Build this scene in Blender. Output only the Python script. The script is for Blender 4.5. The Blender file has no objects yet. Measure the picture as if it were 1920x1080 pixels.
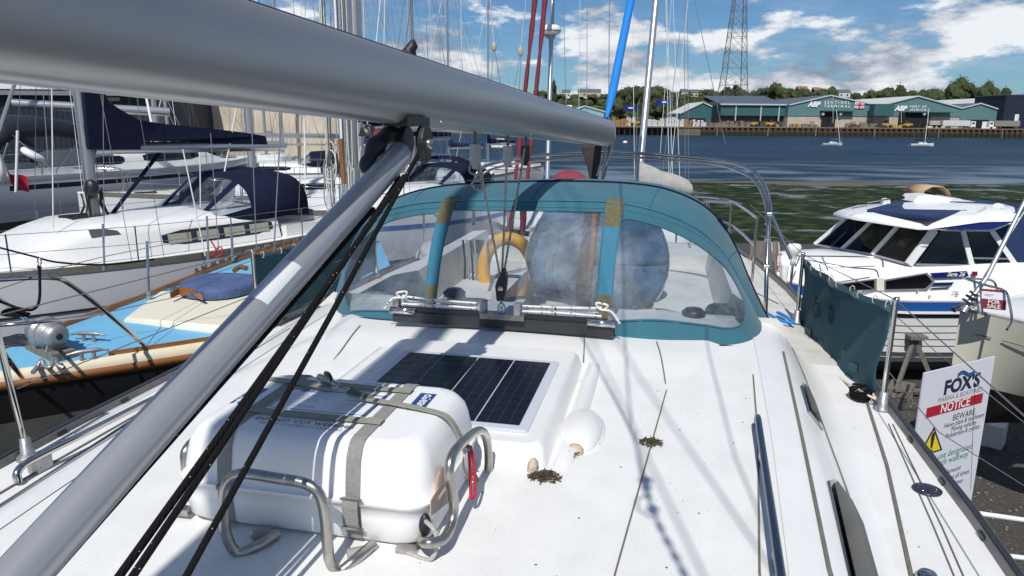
import bpy, bmesh, math, random
from mathutils import Vector, Matrix
random.seed(7)
SC = bpy.context.scene
R = math.radians
# ---------------------------------------------------------------- camera
CAMZ = 5.6
FOC = 1350.0
cam = bpy.data.objects.new('camera', bpy.data.cameras.new('camera'))
SC.collection.objects.link(cam)
cam.data.sensor_width = 36.0
cam.data.lens = 36.0 * FOC / 1920.0
cam.data.clip_start = 0.05
cam.data.clip_end = 6000
CM = Matrix.Rotation(R(90 - 13.0), 3, 'X') @ Matrix.Rotation(R(0.45), 3, 'Z')
cam.matrix_world = Matrix.Translation((0, 0, CAMZ)) @ CM.to_4x4()
SC.camera = cam
# ---------------------------------------------------------------- light
PHI = 11.0      # heading (from +Y to +X) in which shadows fall
ELEV = 51.0
sun = bpy.data.objects.new('sun', bpy.data.lights.new('sun', 'SUN'))
SC.collection.objects.link(sun)
sun.data.energy = 4.3
sun.data.angle = R(0.53)
sun.data.color = (1.0, 0.965, 0.90)
tosun = Vector((-math.sin(R(PHI)) * math.cos(R(ELEV)), -math.cos(R(PHI)) * math.cos(R(ELEV)), math.sin(R(ELEV))))
sun.rotation_euler = tosun.to_track_quat('Z', 'Y').to_euler()
W = bpy.data.worlds.new('World')
SC.world = W
W.use_nodes = True
wn = W.node_tree.nodes
wl = W.node_tree.links
wn.clear()
w_out = wn.new('ShaderNodeOutputWorld')
w_bg = wn.new('ShaderNodeBackground')
w_bg.inputs['Strength'].default_value = 0.06
w_sky = wn.new('ShaderNodeTexSky')
w_sky.sky_type = 'NISHITA'
w_sky.sun_disc = False
w_sky.sun_elevation = R(ELEV)
w_sky.sun_rotation = math.atan2(tosun.x, tosun.y)
w_sky.air_density = 1.0
w_sky.dust_density = 0.3
w_sky.ozone_density = 2.5


def wmath(op, a, b=None, c=None, clamp=False):
    n = wn.new('ShaderNodeMath')
    n.operation = op
    n.use_clamp = clamp
    for i, v in enumerate((a, b, c)):
        if v is None:
            continue
        if isinstance(v, (int, float)):
            n.inputs[i].default_value = v
        else:
            wl.new(v, n.inputs[i])
    return n.outputs[0]


tc = wn.new('ShaderNodeTexCoord')
sep = wn.new('ShaderNodeSeparateXYZ')
wl.new(tc.outputs['Generated'], sep.inputs[0])


def wnoise(scale, zs, det, rough, off=(0, 0, 0), dist=0.0):
    mp = wn.new('ShaderNodeMapping')
    mp.inputs['Scale'].default_value = (1, 1, zs)
    mp.inputs['Location'].default_value = off
    wl.new(tc.outputs['Generated'], mp.inputs[0])
    n = wn.new('ShaderNodeTexNoise')
    n.inputs['Scale'].default_value = scale
    n.inputs['Detail'].default_value = det
    n.inputs['Roughness'].default_value = rough
    n.inputs['Distortion'].default_value = dist
    wl.new(mp.outputs[0], n.inputs['Vector'])
    return n.outputs['Fac']


def wmap(v, a, b, c, d):
    n = wn.new('ShaderNodeMapRange')
    n.interpolation_type = 'SMOOTHSTEP'
    n.inputs[1].default_value = a
    n.inputs[2].default_value = b
    n.inputs[3].default_value = c
    n.inputs[4].default_value = d
    wl.new(v, n.inputs[0])
    return n.outputs[0]


# deep blue of the clear sky
w_tint = wn.new('ShaderNodeMix')
w_tint.data_type = 'RGBA'
w_tint.blend_type = 'MULTIPLY'
w_tint.inputs['Factor'].default_value = 1.0
w_tint.inputs['B'].default_value = (0.66, 0.98, 1.30, 1)
wl.new(w_sky.outputs[0], w_tint.inputs['A'])
# cumulus bank, denser towards the horizon
n1 = wnoise(6.2, 2.9, 10, 0.60, (0.55, 0.35, 0.15), 0.1)
n1b = wnoise(6.2, 2.9, 10, 0.60, (0.55, 0.35, 0.15 - 0.11), 0.1)
thr = wmap(sep.outputs['Z'], 0.02, 0.28, 0.435, 0.585)
dens = wmath('MULTIPLY', wmath('SUBTRACT', n1, thr), 16.0, clamp=True)
veil = wmath('MULTIPLY', wmap(wnoise(1.7, 5.0, 5, 0.6, (5, 2, 1), 0.6), 0.46, 0.70, 0.0, 0.5), 1.0)
mask = wmath('MAXIMUM', dens, veil)
relief = wmath('MULTIPLY_ADD', wmath('SUBTRACT', n1, n1b), 4.8, 0.60, clamp=True)
w_cc = wn.new('ShaderNodeMix')
w_cc.data_type = 'RGBA'
w_cc.inputs['A'].default_value = (4.2, 5.1, 6.8, 1)
w_cc.inputs['B'].default_value = (14.2, 14.8, 15.4, 1)
wl.new(relief, w_cc.inputs['Factor'])
w_mx = wn.new('ShaderNodeMix')
w_mx.data_type = 'RGBA'
wl.new(mask, w_mx.inputs['Factor'])
wl.new(w_tint.outputs['Result'], w_mx.inputs['A'])
wl.new(w_cc.outputs['Result'], w_mx.inputs['B'])
wl.new(w_mx.outputs['Result'], w_bg.inputs['Color'])
wl.new(w_bg.outputs[0], w_out.inputs[0])
SC.view_settings.view_transform = 'Standard'
SC.view_settings.look = 'None'
SC.view_settings.exposure = 0.0
SC.view_settings.gamma = 1.0
SC.view_settings.use_curve_mapping = False
SC.render.engine = 'CYCLES'
SC.cycles.transparent_max_bounces = 24
SC.cycles.max_bounces = 8


# ---------------------------------------------------------------- survey helpers: sight lines -> world points
def sight(px, py):
    return CM @ Vector(((px - 960) / FOC, -(py - 540) / FOC, -1.0))


def onz(px, py, h):                 # h metres relative to the eye level
    d = sight(px, py)
    d = d * (h / d.z)
    return Vector((d.x, d.y, d.z + CAMZ))


def atY(px, py, Y):
    d = sight(px, py)
    d = d * (Y / d.y)
    return Vector((d.x, d.y, d.z + CAMZ))


TH = R(12.0)
X0 = -0.9
UA = Vector((math.cos(TH), -math.sin(TH), 0))     # across own yacht, to starboard side of the view
VA = Vector((math.sin(TH), math.cos(TH), 0))      # along own yacht, aft


def Bt(u, v, h):
    return Vector((X0, 0, CAMZ + h)) + UA * u + VA * v


def onV(px, py, v):
    d = sight(px, py)
    k = (v + X0 * VA.x) / d.dot(VA)
    return Vector((0, 0, CAMZ)) + d * k


def onU(px, py, u):
    d = sight(px, py)
    k = (u + X0 * UA.x) / d.dot(UA)
    return Vector((0, 0, CAMZ)) + d * k


# ---------------------------------------------------------------- materials
def mat(name, col, rough=0.5, metal=0.0, var=0.0, vscale=6.0, bump=0.0, bscale=40.0, spec=0.5, col2=None, coat=0.0,
        c2lo=0.5, c2hi=0.65, alpha=None, trans=0.0, stretch=(1, 1, 1), sheen=0.0):
    m = bpy.data.materials.new(name)
    m.use_nodes = True
    nt = m.node_tree
    b = nt.nodes['Principled BSDF']
    b.inputs['Base Color'].default_value = (*col, 1)
    b.inputs['Roughness'].default_value = rough
    b.inputs['Metallic'].default_value = metal
    b.inputs['Specular IOR Level'].default_value = spec
    b.inputs['Coat Weight'].default_value = coat
    b.inputs['Transmission Weight'].default_value = trans
    if sheen:
        b.inputs['Sheen Weight'].default_value = sheen
    if alpha is not None:
        b.inputs['Alpha'].default_value = alpha
    if var or bump or col2:
        t = nt.nodes.new('ShaderNodeTexCoord')
        mp = nt.nodes.new('ShaderNodeMapping')
        mp.inputs['Scale'].default_value = stretch
        nt.links.new(t.outputs['Object'], mp.inputs[0])
    if var or col2:
        n = nt.nodes.new('ShaderNodeTexNoise')
        n.inputs['Scale'].default_value = vscale
        n.inputs['Detail'].default_value = 6
        n.inputs['Roughness'].default_value = 0.62
        nt.links.new(mp.outputs[0], n.inputs['Vector'])
        r = nt.nodes.new('ShaderNodeValToRGB')
        c2 = col2 if col2 else tuple(c * (1 - var) for c in col)
        if col2:
            r.color_ramp.elements[0].position = c2lo
            r.color_ramp.elements[1].position = c2hi
            r.color_ramp.elements[0].color = (*col, 1)
            r.color_ramp.elements[1].color = (*c2, 1)
        else:
            r.color_ramp.elements[0].position = 0.3
            r.color_ramp.elements[1].position = 0.7
            r.color_ramp.elements[0].color = (*c2, 1)
            r.color_ramp.elements[1].color = (*col, 1)
        nt.links.new(n.outputs['Fac'], r.inputs[0])
        nt.links.new(r.outputs[0], b.inputs['Base Color'])
    if bump:
        n2 = nt.nodes.new('ShaderNodeTexNoise')
        n2.inputs['Scale'].default_value = bscale
        n2.inputs['Detail'].default_value = 4
        nt.links.new(mp.outputs[0], n2.inputs['Vector'])
        bp = nt.nodes.new('ShaderNodeBump')
        bp.inputs['Strength'].default_value = bump
        bp.inputs['Distance'].default_value = 0.02
        nt.links.new(n2.outputs['Fac'], bp.inputs['Height'])
        nt.links.new(bp.outputs[0], b.inputs['Normal'])
    return m


def rope_mat(name, col, fleck, scale=90.0, thr=0.16):
    m = mat(name, col, 0.95, spec=0.15)
    nt = m.node_tree
    b = nt.nodes['Principled BSDF']
    t = nt.nodes.new('ShaderNodeTexCoord')
    v = nt.nodes.new('ShaderNodeTexVoronoi')
    v.inputs['Scale'].default_value = scale
    nt.links.new(t.outputs['Object'], v.inputs['Vector'])
    c = nt.nodes.new('ShaderNodeMath')
    c.operation = 'LESS_THAN'
    c.inputs[1].default_value = thr
    nt.links.new(v.outputs['Distance'], c.inputs[0])
    mx = nt.nodes.new('ShaderNodeMix')
    mx.data_type = 'RGBA'
    mx.inputs['A'].default_value = (*col, 1)
    mx.inputs['B'].default_value = (*fleck, 1)
    nt.links.new(c.outputs[0], mx.inputs['Factor'])
    nt.links.new(mx.outputs['Result'], b.inputs['Base Color'])
    n2 = nt.nodes.new('ShaderNodeTexWave')
    n2.inputs['Scale'].default_value = 60
    nt.links.new(t.outputs['Object'], n2.inputs['Vector'])
    bp = nt.nodes.new('ShaderNodeBump')
    bp.inputs['Strength'].default_value = 0.5
    bp.inputs['Distance'].default_value = 0.002
    nt.links.new(n2.outputs['Fac'], bp.inputs['Height'])
    nt.links.new(bp.outputs[0], b.inputs['Normal'])
    return m


def vinyl_mat(name, tint=(0.70, 0.75, 0.80), haze=0.15, bscale=9.0):
    m = bpy.data.materials.new(name)
    m.use_nodes = True
    nt = m.node_tree
    nt.nodes.clear()
    N = nt.nodes.new
    L = nt.links.new
    out = N('ShaderNodeOutputMaterial')
    tr = N('ShaderNodeBsdfTransparent')
    tr.inputs[0].default_value = (*tint, 1)
    gl = N('ShaderNodeBsdfGlossy')
    gl.inputs['Roughness'].default_value = 0.40
    gl.inputs['Color'].default_value = (1, 1, 1, 1)
    df = N('ShaderNodeBsdfDiffuse')
    df.inputs[0].default_value = (0.36, 0.43, 0.52, 1)
    t = N('ShaderNodeTexCoord')
    mp = N('ShaderNodeMapping')
    mp.inputs['Scale'].default_value = (1.0, 1.0, 0.45)
    L(t.outputs['Object'], mp.inputs[0])
    n = N('ShaderNodeTexNoise')
    n.inputs['Scale'].default_value = bscale
    n.inputs['Detail'].default_value = 3
    n.inputs['Distortion'].default_value = 1.2
    L(mp.outputs[0], n.inputs['Vector'])
    bp = N('ShaderNodeBump')
    bp.inputs['Strength'].default_value = 0.22
    bp.inputs['Distance'].default_value = 0.02
    L(n.outputs['Fac'], bp.inputs['Height'])
    L(bp.outputs[0], gl.inputs['Normal'])
    fr = N('ShaderNodeFresnel')
    fr.inputs['IOR'].default_value = 1.45
    L(bp.outputs[0], fr.inputs['Normal'])
    fm = N('ShaderNodeMath')
    fm.operation = 'MULTIPLY'
    fm.inputs[1].default_value = 0.33
    fm.use_clamp = True
    L(fr.outputs[0], fm.inputs[0])
    n3 = N('ShaderNodeTexNoise')
    n3.inputs['Scale'].default_value = 3.5
    n3.inputs['Detail'].default_value = 8
    n3.inputs['Roughness'].default_value = 0.7
    L(t.outputs['Object'], n3.inputs['Vector'])
    mr = N('ShaderNodeMapRange')
    mr.inputs[1].default_value = 0.42
    mr.inputs[2].default_value = 0.72
    mr.inputs[3].default_value = haze * 0.35
    mr.inputs[4].default_value = haze * 2.2
    L(n3.outputs['Fac'], mr.inputs[0])
    m1 = N('ShaderNodeMixShader')
    L(mr.outputs[0], m1.inputs[0])
    L(tr.outputs[0], m1.inputs[1])
    L(df.outputs[0], m1.inputs[2])
    m2 = N('ShaderNodeMixShader')
    L(fm.outputs[0], m2.inputs[0])
    L(m1.outputs[0], m2.inputs[1])
    L(gl.outputs[0], m2.inputs[2])
    L(m2.outputs[0], out.inputs[0])
    return m


def nonskid_mat():
    m = mat('nonskid white', (0.80, 0.80, 0.788), 0.5, var=0.10, vscale=4.5)
    nt = m.node_tree
    b = nt.nodes['Principled BSDF']
    t = nt.nodes.new('ShaderNodeTexCoord')
    v = nt.nodes.new('ShaderNodeTexVoronoi')
    v.inputs['Scale'].default_value = 190
    v.inputs['Randomness'].default_value = 0.15
    nt.links.new(t.outputs['Object'], v.inputs['Vector'])
    bp = nt.nodes.new('ShaderNodeBump')
    bp.inputs['Strength'].default_value = 0.55
    bp.inputs['Distance'].default_value = 0.003
    nt.links.new(v.outputs['Distance'], bp.inputs['Height'])
    nt.links.new(bp.outputs[0], b.inputs['Normal'])
    return m


M = {}
M['gel'] = mat('white gelcoat', (0.80, 0.80, 0.787), 0.30, var=0.085, vscale=3.4, bump=0.05, bscale=3, coat=0.2)
M['nonskid'] = nonskid_mat()
M['gel_old'] = mat('old white gelcoat', (0.62, 0.61, 0.58), 0.5, col2=(0.48, 0.46, 0.41), c2lo=0.45, c2hi=0.75, vscale=4)
M['canister'] = mat('white moulded canister', (0.80, 0.80, 0.80), 0.38, var=0.03, vscale=5, bump=0.04, bscale=12)
M['boom'] = mat('grey anodised boom', (0.39, 0.395, 0.40), 0.31, metal=0.6, var=0.16, vscale=2.2, bump=0.03, bscale=5, stretch=(1, .35, 5))
M['strut'] = mat('satin grey kicker tube', (0.44, 0.45, 0.47), 0.30, metal=0.5, var=0.12, vscale=3, bump=0.02, bscale=6)
M['alu'] = mat('anodised alloy', (0.50, 0.51, 0.53), 0.34, metal=0.7, var=0.08, vscale=3)
M['steel'] = mat('polished stainless steel', (0.62, 0.61, 0.59), 0.14, metal=1.0, var=0.18, vscale=14)
M['steel_dull'] = mat('weathered stainless steel', (0.50, 0.48, 0.44), 0.30, metal=0.95, var=0.35, vscale=22, bump=0.05, bscale=60)
M['wire'] = mat('rigging wire', (0.25, 0.26, 0.27), 0.4, metal=0.7)
M['wire_light'] = mat('pale rigging line', (0.62, 0.62, 0.6), 0.6)
M['black'] = mat('black plastic', (0.018, 0.018, 0.02), 0.42)
M['black_track'] = mat('black anodised track', (0.045, 0.045, 0.05), 0.4, metal=0.3, var=0.2, vscale=8)
M['rubber'] = mat('grey sealant', (0.17, 0.165, 0.14), 0.8, var=0.3, vscale=20)
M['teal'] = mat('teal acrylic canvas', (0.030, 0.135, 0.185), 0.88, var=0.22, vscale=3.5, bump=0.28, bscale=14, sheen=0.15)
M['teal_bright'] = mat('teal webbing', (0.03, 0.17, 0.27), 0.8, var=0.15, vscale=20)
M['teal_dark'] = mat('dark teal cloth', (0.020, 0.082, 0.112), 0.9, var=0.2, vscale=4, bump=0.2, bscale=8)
M['zip'] = mat('faded velcro tape', (0.155, 0.135, 0.075), 0.95, var=0.35, vscale=40, bump=0.3, bscale=200)
M['vinyl'] = vinyl_mat('clear crinkled vinyl')
M['vinyl_far'] = vinyl_mat('clear vinyl window', haze=0.10, bscale=5)
M['navy'] = mat('navy acrylic canvas', (0.007, 0.011, 0.036), 0.9, var=0.35, vscale=4, bump=1.0, bscale=5, spec=0.2)
M['blue_canvas'] = mat('blue canvas', (0.015, 0.038, 0.12), 0.85, var=0.25, vscale=5, bump=0.4, bscale=9)
M['grey_canvas'] = mat('grey canvas', (0.42, 0.41, 0.40), 0.9, var=0.25, vscale=6, bump=0.6, bscale=9)
M['wheel_cover'] = mat('blue grey cover cloth', (0.030, 0.11, 0.21), 0.95, var=0.35, vscale=3, bump=0.25, bscale=5)
M['strap'] = mat('grey webbing', (0.30, 0.30, 0.285), 0.8, var=0.25, vscale=60, bump=0.4, bscale=300)
M['strap_green'] = mat('faded green grey webbing', (0.335, 0.335, 0.27), 0.8, var=0.25, vscale=60, bump=0.4, bscale=300)
M['rope_black'] = rope_mat('black rope with flecks', (0.008, 0.008, 0.009), (0.45, 0.43, 0.34), 60, 0.09)
M['rope_grey'] = rope_mat('grey rope with blue flecks', (0.33, 0.35, 0.37), (0.03, 0.08, 0.17), 55, 0.42)
M['rope_fleck'] = rope_mat('grey flecked rope', (0.36, 0.35, 0.30), (0.05, 0.05, 0.05), 110, 0.36)
M['rope_white'] = rope_mat('white rope with black flecks', (0.72, 0.71, 0.68), (0.04, 0.04, 0.04), 45, 0.24)
M['cord'] = mat('cream cord', (0.66, 0.60, 0.47), 0.8, var=0.2, vscale=30, bump=0.3, bscale=200)
M['red'] = mat('red webbing', (0.50, 0.012, 0.03), 0.7, var=0.2, vscale=20)
M['darkred'] = mat('burgundy sign face', (0.20, 0.008, 0.022), 0.4, var=0.1, vscale=5)
M['maroon'] = mat('maroon sail cover', (0.17, 0.015, 0.028), 0.8, var=0.25, vscale=6, bump=0.3, bscale=9)
M['royal'] = mat('bright blue sleeve', (0.012, 0.22, 0.68), 0.6, var=0.12, vscale=9)
M['label_blue'] = mat('blue label', (0.015, 0.055, 0.24), 0.45)
M['print_grey'] = mat('grey print', (0.22, 0.23, 0.25), 0.6)
M['print_blue'] = mat('pale blue print', (0.16, 0.20, 0.34), 0.6)
M['white'] = mat('white paint', (0.80, 0.80, 0.79), 0.45, var=0.05, vscale=6)
M['sign'] = mat('white sign board', (0.68, 0.69, 0.75), 0.35, var=0.03, vscale=3)
M['ink'] = mat('dark ink', (0.015, 0.018, 0.03), 0.5)
M['green_ink'] = mat('green ink', (0.03, 0.24, 0.13), 0.5)
M['sign_red'] = mat('sign red', (0.42, 0.012, 0.03), 0.4)
M['yellow'] = mat('warning yellow', (0.78, 0.60, 0.015), 0.4)
M['horseshoe'] = mat('orange yellow buoy', (0.72, 0.36, 0.03), 0.6, var=0.12, vscale=6)
M['wood'] = mat('varnished teak', (0.27, 0.105, 0.028), 0.38, var=0.35, vscale=7, stretch=(1, 1, 1), bump=0.1, bscale=40, coat=0.3)
M['greywood'] = mat('weathered grey timber', (0.20, 0.185, 0.155), 0.85, var=0.4, vscale=9, stretch=(6, 6, 0.6), bump=0.3, bscale=30)
M['rust'] = mat('rust', (0.30, 0.11, 0.05), 0.85, var=0.5, vscale=30, bump=0.5, bscale=80)
M['rustwash'] = mat('pinkish rust stain', (0.55, 0.40, 0.34), 0.7, var=0.35, vscale=30)
M['skyblue'] = mat('light blue deck paint', (0.16, 0.44, 0.66), 0.55, var=0.10, vscale=5, bump=0.1, bscale=60)
M['cream'] = mat('cream deck paint', (0.74, 0.69, 0.57), 0.55, var=0.06, vscale=4)
M['cream_stripe'] = mat('cream rail paint', (0.70, 0.63, 0.48), 0.4, var=0.08, vscale=8)
M['black_hull'] = mat('black topsides', (0.012, 0.012, 0.014), 0.3, coat=0.2)
M['antifoul'] = mat('dull grey antifouling', (0.085, 0.09, 0.09), 0.85, var=0.3, vscale=2, bump=0.2, bscale=15)
M['grey_hull'] = mat('white hull in gelcoat', (0.62, 0.63, 0.65), 0.25, var=0.05, vscale=1.5, coat=0.3)
M['smoke'] = mat('smoked window', (0.006, 0.006, 0.008), 0.08, spec=0.6)
M['glass'] = mat('dark window glass', (0.03, 0.035, 0.038), 0.06, var=0.6, vscale=1.2, spec=0.6)
M['curtain'] = mat('pale curtain', (0.42, 0.40, 0.33), 0.8, var=0.3, vscale=12)
M['navy_paint'] = mat('navy blue stripe', (0.006, 0.016, 0.12), 0.25)
M['blue_paint'] = mat('mid blue stripe', (0.012, 0.085, 0.30), 0.35)
M['bare_alu'] = mat('dull cast alloy', (0.42, 0.43, 0.44), 0.42, metal=0.6, var=0.35, vscale=18, bump=0.1, bscale=50)
M['tan'] = mat('tan canvas', (0.50, 0.36, 0.20), 0.9, var=0.15, vscale=6)
M['hull_cream'] = mat('cream hull', (0.63, 0.62, 0.51), 0.3, var=0.03, vscale=1, coat=0.2)


# ---------------------------------------------------------------- object helpers
ROOTM = {}


def link(o):
    SC.collection.objects.link(o)
    return o


def meta(o, label=None, cat=None, group=None, kind=None):
    if label:
        o['label'] = label
    if cat:
        o['category'] = cat
    if group:
        o['group'] = group
    if kind:
        o['kind'] = kind
    return o


def thing(name, loc, label, cat, group=None, rz=0.0):
    o = bpy.data.objects.new(name, None)
    o.empty_display_size = 0.2
    link(o)
    o.location = loc
    o.rotation_euler = (0, 0, rz)
    ROOTM[o] = (Matrix.Translation(Vector(loc)) @ Matrix.Rotation(rz, 4, 'Z')).inverted()
    return meta(o, label, cat, group)


class MB:
    def __init__(s):
        s.v = []
        s.f = []
        s.sm = []
        s.mi = []
        s.cur = 0

    def add(s, vs, fs, smooth=False):
        b = len(s.v)
        s.v.extend(Vector(p) for p in vs)
        for f in fs:
            s.f.append(tuple(b + i for i in f))
            s.sm.append(smooth)
            s.mi.append(s.cur)
        return s

    def box(s, c, size, ax=None):
        c = Vector(c)
        X, Y, Z = ax if ax else (Vector((1, 0, 0)), Vector((0, 1, 0)), Vector((0, 0, 1)))
        X, Y, Z = X * size[0] / 2, Y * size[1] / 2, Z * size[2] / 2
        vs = [c - X - Y - Z, c + X - Y - Z, c + X + Y - Z, c - X + Y - Z, c - X - Y + Z, c + X - Y + Z, c + X + Y + Z, c - X + Y + Z]
        return s.add(vs, [(0, 3, 2, 1), (4, 5, 6, 7), (0, 1, 5, 4), (1, 2, 6, 5), (2, 3, 7, 6), (3, 0, 4, 7)])

    def beam(s, a, b, w, h, up=(0, 0, 1)):
        a, b = Vector(a), Vector(b)
        d = (b - a)
        L = d.length
        d.normalize()
        sd = d.cross(Vector(up))
        if sd.length < 1e-4:
            sd = Vector((1, 0, 0))
        sd.normalize()
        return s.box((a + b) / 2, (L, w, h), (d, sd, sd.cross(d)))

    def tube(s, pts, r, n=8, closed=False, caps=True, r2=None, flat=1.0):
        pts = [Vector(p) for p in pts]
        m = len(pts)
        if m < 2:
            return s
        rs = r if isinstance(r, (list, tuple)) else [r + (0 if r2 is None else (r2 - r) * i / (m - 1)) for i in range(m)]
        T = []
        for i in range(m):
            if closed:
                t = pts[(i + 1) % m] - pts[i - 1]
            elif i == 0:
                t = pts[1] - pts[0]
            elif i == m - 1:
                t = pts[-1] - pts[-2]
            else:
                t = (pts[i + 1] - pts[i]).normalized() + (pts[i] - pts[i - 1]).normalized()
            T.append(t.normalized() if t.length > 1e-9 else Vector((0, 0, 1)))
        up = Vector((0, 0, 1)) if abs(T[0].z) < 0.9 else Vector((1, 0, 0))
        nrm = (up - T[0] * up.dot(T[0])).normalized()
        rings = []
        for i in range(m):
            if i:
                nrm = nrm - T[i] * nrm.dot(T[i])
                nrm.normalize()
            bn = T[i].cross(nrm)
            rings.append([pts[i] + nrm * math.cos(2 * math.pi * k / n) * rs[i] * flat + bn * math.sin(2 * math.pi * k / n) * rs[i] for k in range(n)])
        return s.loft(rings, True, closed, caps)

    def loft(s, rings, cyc=True, closed=False, caps=True, smooth=True):
        n = len(rings[0])
        vs = [p for r in rings for p in r]
        fs = []
        m = len(rings)
        for i in range(m if closed else m - 1):
            a, b = i * n, ((i + 1) % m) * n
            for k in range(n if cyc else n - 1):
                k2 = (k + 1) % n
                fs.append((a + k, a + k2, b + k2, b + k))
        s.add(vs, fs, smooth)
        if caps and cyc and not closed:
            s.add(rings[0], [tuple(range(n - 1, -1, -1))])
            s.add(rings[-1], [tuple(range(n))])
        return s

    def grid(s, fn, nu, nv, smooth=True, keep=None):
        vs = [fn(i / nu, j / nv) for j in range(nv + 1) for i in range(nu + 1)]
        fs = []
        for j in range(nv):
            for i in range(nu):
                if keep and not keep((i + .5) / nu, (j + .5) / nv):
                    continue
                a = j * (nu + 1) + i
                fs.append((a, a + 1, a + nu + 2, a + nu + 1))
        return s.add(vs, fs, smooth)

    def prism(s, poly, d):
        poly = [Vector(p) for p in poly]
        d = Vector(d)
        n = len(poly)
        vs = poly + [p + d for p in poly]
        fs = [tuple(range(n - 1, -1, -1)), tuple(range(n, 2 * n))]
        for i in range(n):
            j = (i + 1) % n
            fs.append((i, j, n + j, n + i))
        return s.add(vs, fs)

    def ball(s, c, r, n=12, m=8, ax=None):
        c = Vector(c)
        if not isinstance(r, (list, tuple)):
            r = (r, r, r)
        X, Y, Z = ax if ax else (Vector((1, 0, 0)), Vector((0, 1, 0)), Vector((0, 0, 1)))
        rings = []
        for j in range(m + 1):
            a = -math.pi / 2 + math.pi * j / m
            a = max(-math.pi / 2 + .02, min(math.pi / 2 - .02, a))
            rings.append([c + X * (r[0] * math.cos(a) * math.cos(2 * math.pi * k / n)) + Y * (r[1] * math.cos(a) * math.sin(2 * math.pi * k / n)) + Z * (r[2] * math.sin(a)) for k in range(n)])
        return s.loft(rings)

    def lathe(s, c, prof, n=20, ax=None):
        c = Vector(c)
        X, Y, Z = ax if ax else (Vector((1, 0, 0)), Vector((0, 1, 0)), Vector((0, 0, 1)))
        rings = [[c + X * (r * math.cos(2 * math.pi * k / n)) + Y * (r * math.sin(2 * math.pi * k / n)) + Z * z for k in range(n)] for r, z in prof]
        return s.loft(rings)

    def build(s, name, m, parent=None, world=True, solid=0.0):
        me = bpy.data.meshes.new(name)
        vs = s.v
        if parent is not None:
            r = parent
            while r.parent:
                r = r.parent
            if world and r in ROOTM:
                k = ROOTM[r]
                vs = [k @ p for p in vs]
        base = None
        if parent is None and vs:
            base = Vector(((min(p.x for p in vs) + max(p.x for p in vs)) / 2, (min(p.y for p in vs) + max(p.y for p in vs)) / 2, min(p.z for p in vs)))
            vs = [p - base for p in vs]
        me.from_pydata([tuple(p) for p in vs], [], s.f)
        me.polygons.foreach_set('use_smooth', s.sm)
        ms = m if isinstance(m, (list, tuple)) else [m]
        for x in ms:
            me.materials.append(x)
        if len(ms) > 1:
            me.polygons.foreach_set('material_index', s.mi)
        me.update()
        bm = bmesh.new()
        bm.from_mesh(me)
        bmesh.ops.recalc_face_normals(bm, faces=bm.faces)
        bm.to_mesh(me)
        bm.free()
        o = link(bpy.data.objects.new(name, me))
        if parent is not None:
            o.parent = parent
        elif base is not None:
            o.location = base
            ROOTM[o] = Matrix.Translation(base).inverted()
        if solid:
            md = o.modifiers.new('thickness', 'SOLIDIFY')
            md.thickness = solid
            md.offset = 0
        return o


def bevel(o, w=0.01, seg=2):
    md = o.modifiers.new('bevel', 'BEVEL')
    md.width = w
    md.segments = seg
    md.limit_method = 'ANGLE'
    return o


def smooth_path(pts, k=6, closed=False):
    pts = [Vector(p) for p in pts]
    n = len(pts)
    out = []
    rng = n if closed else n - 1
    for i in range(rng):
        p0 = pts[(i - 1) % n] if closed or i > 0 else pts[0] * 2 - pts[1]
        p1 = pts[i]
        p2 = pts[(i + 1) % n]
        p3 = pts[(i + 2) % n] if closed or i + 2 < n else pts[-1] * 2 - pts[-2]
        for j in range(k):
            t = j / k
            out.append(0.5 * ((2 * p1) + (p2 - p0) * t + (2 * p0 - 5 * p1 + 4 * p2 - p3) * t * t + (3 * p1 - p0 - 3 * p2 + p3) * t ** 3))
    if not closed:
        out.append(pts[-1])
    return out


def resample(pts, n):
    pts = [Vector(p) for p in pts]
    ds = [0]
    for a, b in zip(pts, pts[1:]):
        ds.append(ds[-1] + (b - a).length)
    out = []
    j = 0
    for i in range(n):
        d = ds[-1] * i / (n - 1)
        while j < len(ds) - 2 and ds[j + 1] < d:
            j += 1
        t = (d - ds[j]) / max(1e-9, ds[j + 1] - ds[j])
        out.append(pts[j].lerp(pts[j + 1], t))
    return out


def text(s, size, m, parent, o, xd, yd, name='lettering', align='CENTER', shear=0.0, bold=0.0, sx=1.0, depth=0.0015, world=True, wide=1.0):
    cu = bpy.data.curves.new('t', 'FONT')
    cu.body = s
    cu.size = 1.0
    cu.align_x = align
    cu.align_y = 'CENTER'
    cu.shear = shear
    cu.offset = bold
    cu.resolution_u = 3
    cu.space_character = wide
    to = bpy.data.objects.new('t', cu)
    link(to)
    dg = bpy.context.evaluated_depsgraph_get()
    me = bpy.data.meshes.new_from_object(to.evaluated_get(dg))
    bpy.data.objects.remove(to)
    bpy.data.curves.remove(cu)
    xd, yd = Vector(xd).normalized(), Vector(yd).normalized()
    zd = xd.cross(yd).normalized()
    mb = MB()
    o = Vector(o)
    vs = [o + xd * (v.co.x * size * sx) + yd * (v.co.y * size) + zd * depth for v in me.vertices]
    mb.add(vs, [tuple(p.vertices) for p in me.polygons])
    bpy.data.meshes.remove(me)
    return mb.build(name, m, parent, world)


def line(name, pts, r, m, label, cat, group=None, n=6, par=None, smooth=0, r2=None):
    if smooth:
        pts = smooth_path(pts, smooth)
    o = MB().tube(pts, r, n, r2=r2).build(name, m, par)
    if par is None:
        meta(o, label, cat, group)
    return o


def sag(a, b, d, n=10):
    a, b = Vector(a), Vector(b)
    return [a.lerp(b, i / n) + Vector((0, 0, -4 * d * (i / n) * (1 - i / n))) for i in range(n + 1)]


# ================================================================ SETTING
GZ = CAMZ - 4.6          # boatyard ground


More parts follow.
